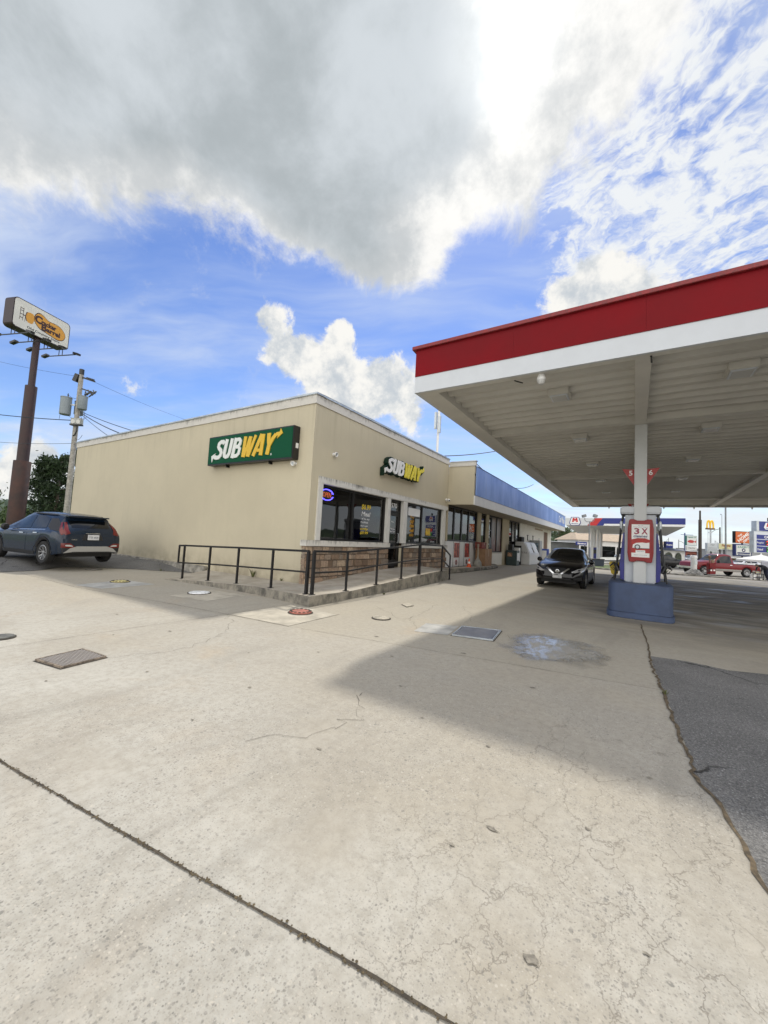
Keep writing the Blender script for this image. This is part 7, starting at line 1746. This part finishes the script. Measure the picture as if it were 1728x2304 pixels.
q = MB(); q.prism([(.215*L_, -.02), (.30*L_, -.02), (.355*L_, .92), (.285*L_, .92)], NL, u_, Z, n_, .075); q.build('red_slash', M_mred, oc)
q = MB(); q.prism([(.30*L_, -.02), (.36*L_, -.02), (.40*L_, .92), (.355*L_, .92)], NL, u_, Z, n_, .07); q.build('blue_slash', M_mblue, oc)
hexlogo(oc, NL+u_*(.098*L_)+Z*.50+n_*.08, u_, n_, 1.45, 1.10)
for px_c, d in ((1331, 56), (1337.5, 64), (1345, 58), (1352, 70), (1449, 52), (1470, 64)):
    b_ = farg(px_c, d, ZG); q = MB(); q.obox(b_+Z*(zc-ZG)/2, rt, bk_, Z, .15, .15, (zc-ZG)/2); q.build('column', M_whitep, oc)
for px_c, d in ((1335, 60), (1480, 56)):
    b_ = farg(px_c, d, ZG); r = thing('fuel_pump', tuple(b_), 'distant blue fuel pump under the far canopy, ' + ('left of the near pump' if px_c < 1400 else 'right of the near pump'), 'fuel pump', 'distant fuel pumps')
    q = MB(); q.obox(b_+Z*1.0, rt, bk_, Z, .5, .3, .99); q.build('cabinet', M_mblue, r, bevel=.03); q = MB(); q.obox(b_+Z*1.35-bk_*.305, rt, bk_, Z, .36, .01, .3); q.build('display', M_black, r); q = MB(); q.obox(b_+Z*2.1, rt, bk_, Z, .55, .34, .1); q.build('top_sign', M_wface, r)
# its shop, a grey block and the mural building
def house(name, pxa, pxb, d, h, depth, label, mw, mr, roof=.6, win=()):
    a, b_ = farg(pxa, d, ZG), farg(pxb, d, ZG); u_ = (b_-a); w_ = u_.length; u_ = u_.normalized(); n_ = u_.cross(Z); r = thing(name, tuple((a+b_)/2), label, 'building')
    q = MB(); q.prism([(0, -.3), (w_, -.3), (w_, h), (0, h)], a, u_, Z, -n_, depth); q.build('wall', mw, r)
    q = MB(); q.add([a+Z*h+n_*.6-u_*.6, b_+Z*h+n_*.6+u_*.6, b_+Z*h-n_*(depth+.6)+u_*.6, a+Z*h-n_*(depth+.6)-u_*.6, a+Z*(h+roof)-n_*depth*.4+u_*1.2, b_+Z*(h+roof)-n_*depth*.4-u_*1.2, b_+Z*(h+roof)-n_*depth*.6-u_*1.2, a+Z*(h+roof)-n_*depth*.6+u_*1.2], [(0,3,2,1), (4,5,6,7), (0,1,5,4), (1,2,6,5), (2,3,7,6), (3,0,4,7)]); q.build('roof', mr, r)
    for (s0, s1, z0, z1) in win:
        q = MB(); q.prism([(s0*w_, z0), (s1*w_, z0), (s1*w_, z1), (s0*w_, z1)], a+n_*.02, u_, Z, n_, .04); f_ = q.build('window', M_dark, r)
        q = MB(); q.prism([(s0*w_+.08, z0+.08), (s1*w_-.08, z0+.08), (s1*w_-.08, z1-.08), (s0*w_+.08, z1-.08)], a+n_*.062, u_, Z, n_, .01); q.build('pane', M_cglass, f_)
    return r
M_tanroof = mat('tan_roof', (.38, .30, .22), .8, vary=.15, vscale=2)
house('station_shop', 1300, 1500, 84, 3.6, 10, 'white station shop with tan roof under the far canopy', M_whitep, M_tanroof, 1.7, ((.03, .10, .3, 2.3), (.26, .42, .0, 2.5), (.46, .60, .3, 2.4), (.66, .8, .3, 2.4)))
house('grey_building', 1225, 1300, 74, 2.75, 8, 'low plain grey building beyond the store wall', mat('grey_block_wall', (.16, .17, .17), .8, vary=.15, vscale=1), mat('grey_roof', (.3, .31, .31), .8), .15)
mb_ = house('mural_building', 1494, 1541, 62, 2.2, 8, 'white building with big arched dark openings right of the near pump', M_whitep, mat('blue_black_roof', (.03, .04, .08), .7), .5)
for c_, w_ in ((1504, 9), (1526, 7)):
    o_ = farg(c_, 61.9, ZG); q = MB(); k_ = 62/FPX; q.prism([(-w_*k_, .5), (w_*k_, .5)]+[(w_*k_*cos(pi*k/10), 1.1+.8*sin(pi*k/10)) for k in range(11)], o_, rt, Z, -bk_, .05); q.build('arched_opening', mat('mural_dark', (.05, .06, .04), .6, vary=.8, vscale=3), mb_)
house('red_roof_building', 1541, 1568, 80, 2.4, 8, 'low red-brown building below the fish sign', mat('red_brown_wall', (.24, .08, .06), .8, vary=.4, vscale=1.5), mat('pale_roof', (.45, .44, .42), .8), .3, ((.2, .4, .6, 1.8), (.6, .85, .6, 1.8)))
house('brown_shed', 1640, 1668, 64, 1.5, 4, 'small brown shed behind the pickup bed', mat('brown_shed_wall', (.17, .12, .08), .8, vary=.2), mat('grey_shed_roof', (.3, .3, .28), .8), .3)
house('long_store', 1590, 1800, 190, 5, 20, 'long low grey store far off on the right', mat('hazy_grey_wall', (.30, .31, .32), .9), mat('hazy_roof', (.36, .36, .37), .9), .2)
r, o_, u_, n_, w_, h_ = board('small_blue_sign', 1296, 1319.5, 1219, 1226.8, 47, 'small blue fuel brand sign on two posts in front of the far canopy', 1301, M_mblue, True, mtl=M_mblue, pr_=.05, th=.12)
q = MB(); put_text(q, 'Marathon', o_, u_, Z, w=.8*w_, h=.45*h_, depth=.008, bold=.03); q.build('lettering', M_wface, r); pb = farg(1315, 47, ZG); q = MB(); q.tube([pb, pb+Z*2.4], .05, 6); q.build('post', M_black, r)
r, o_, u_, n_, w_, h_ = board('blue_shop_sign', 1495.5, 1512, 1218.5, 1233, 66, 'small dark blue sign right behind the near pump', 1503, M_mblue, True, mtl=M_navy, pr_=.1)
q = MB(); put_text(q, 'Marathon', o_, u_, Z, w=.8*w_, h=.25*h_, depth=.008, bold=.03); q.build('lettering', M_wface, r)
# double lamp post
r, b_, z_ = pole_thing('lamp_post', 1324.5, 42, 1173, .075, 'grey post with two floodlight heads in front of the far canopy', 'lamp post', M_gpole)
k_ = 42/FPX
for s_ in (-1, 1):
    o_ = Vector((b_.x, b_.y, z_)); ex = 11*k_*s_; q = MB(); q.tube([o_, o_+rt*ex*.6-Z*.02, o_+rt*ex*.95+Z*.15, o_+rt*ex+Z*.42], .035, 8); a_ = q.build('arm', M_gpole, r, smooth=True)
    q = MB(); q.obox(o_+rt*(ex*1.15)+Z*.62, (rt*.9*s_*-1+Z*.3).normalized(), bk_, (Z*.9+rt*.3*s_).normalized(), .20, .16, .15); q.build('lamp_head', M_gpole, a_, bevel=.03)
# bins and a white counter by the grass
for k, (px_b, lab) in enumerate(((1339, 'dark plastic bin on the grass beside the black saloon, the left of two'), (1350, 'dark plastic bin on the grass, nearer the white bench'))):
    b_ = farg(px_b, 37, ZG+.1); r = thing('waste_bin', tuple(b_), lab, 'bin', 'dark bins on the verge'); q = MB(); q.prism([(-.24, 0), (.24, 0), (.28, .62), (-.28, .62)], b_+bk_*.25, rt, Z, -bk_, .5); q.build('bin_body', mat('bin_navy', (.02, .03, .05), .5), r, bevel=.03); q = MB(); q.obox(b_+Z*.65, rt, bk_, Z, .3, .28, .03); q.build('lid', M_black, r, bevel=.01)
b_ = farg(1378, 38, ZG+.1); r = thing('white_bench', tuple(b_), 'long white bench on the verge left of the near pump', 'bench')
q = MB(); q.obox(b_+Z*.42, rt, bk_, Z, 1.1, .2, .03); q.build('seat', M_whitep, r); q = MB(); q.obox(b_+Z*.75+bk_*.2, rt, bk_, Z, 1.1, .02, .14); q.build('backrest', M_whitep, r)
for s_ in (-.95, .95): q = MB(); q.obox(b_+Z*.2+rt*s_, rt, bk_, Z, .04, .18, .2); q.build('leg', M_coping, r)
for i, (px_t, d, h, w_, lab) in enumerate(((1256, 105, 7.0, 3.6, 'green tree above the grey building, the left one'), (1275, 110, 6.2, 3.4, 'green tree above the grey building, the right one'), (1290, 125, 5.2, 3.5, 'smaller green tree behind the roof of the station shop'))):
    tree(farg(px_t, d, 0), h, w_, lab, M_leafm, 1500, .38, .3, 'trees behind the far station', sd=20+i, base=.1)
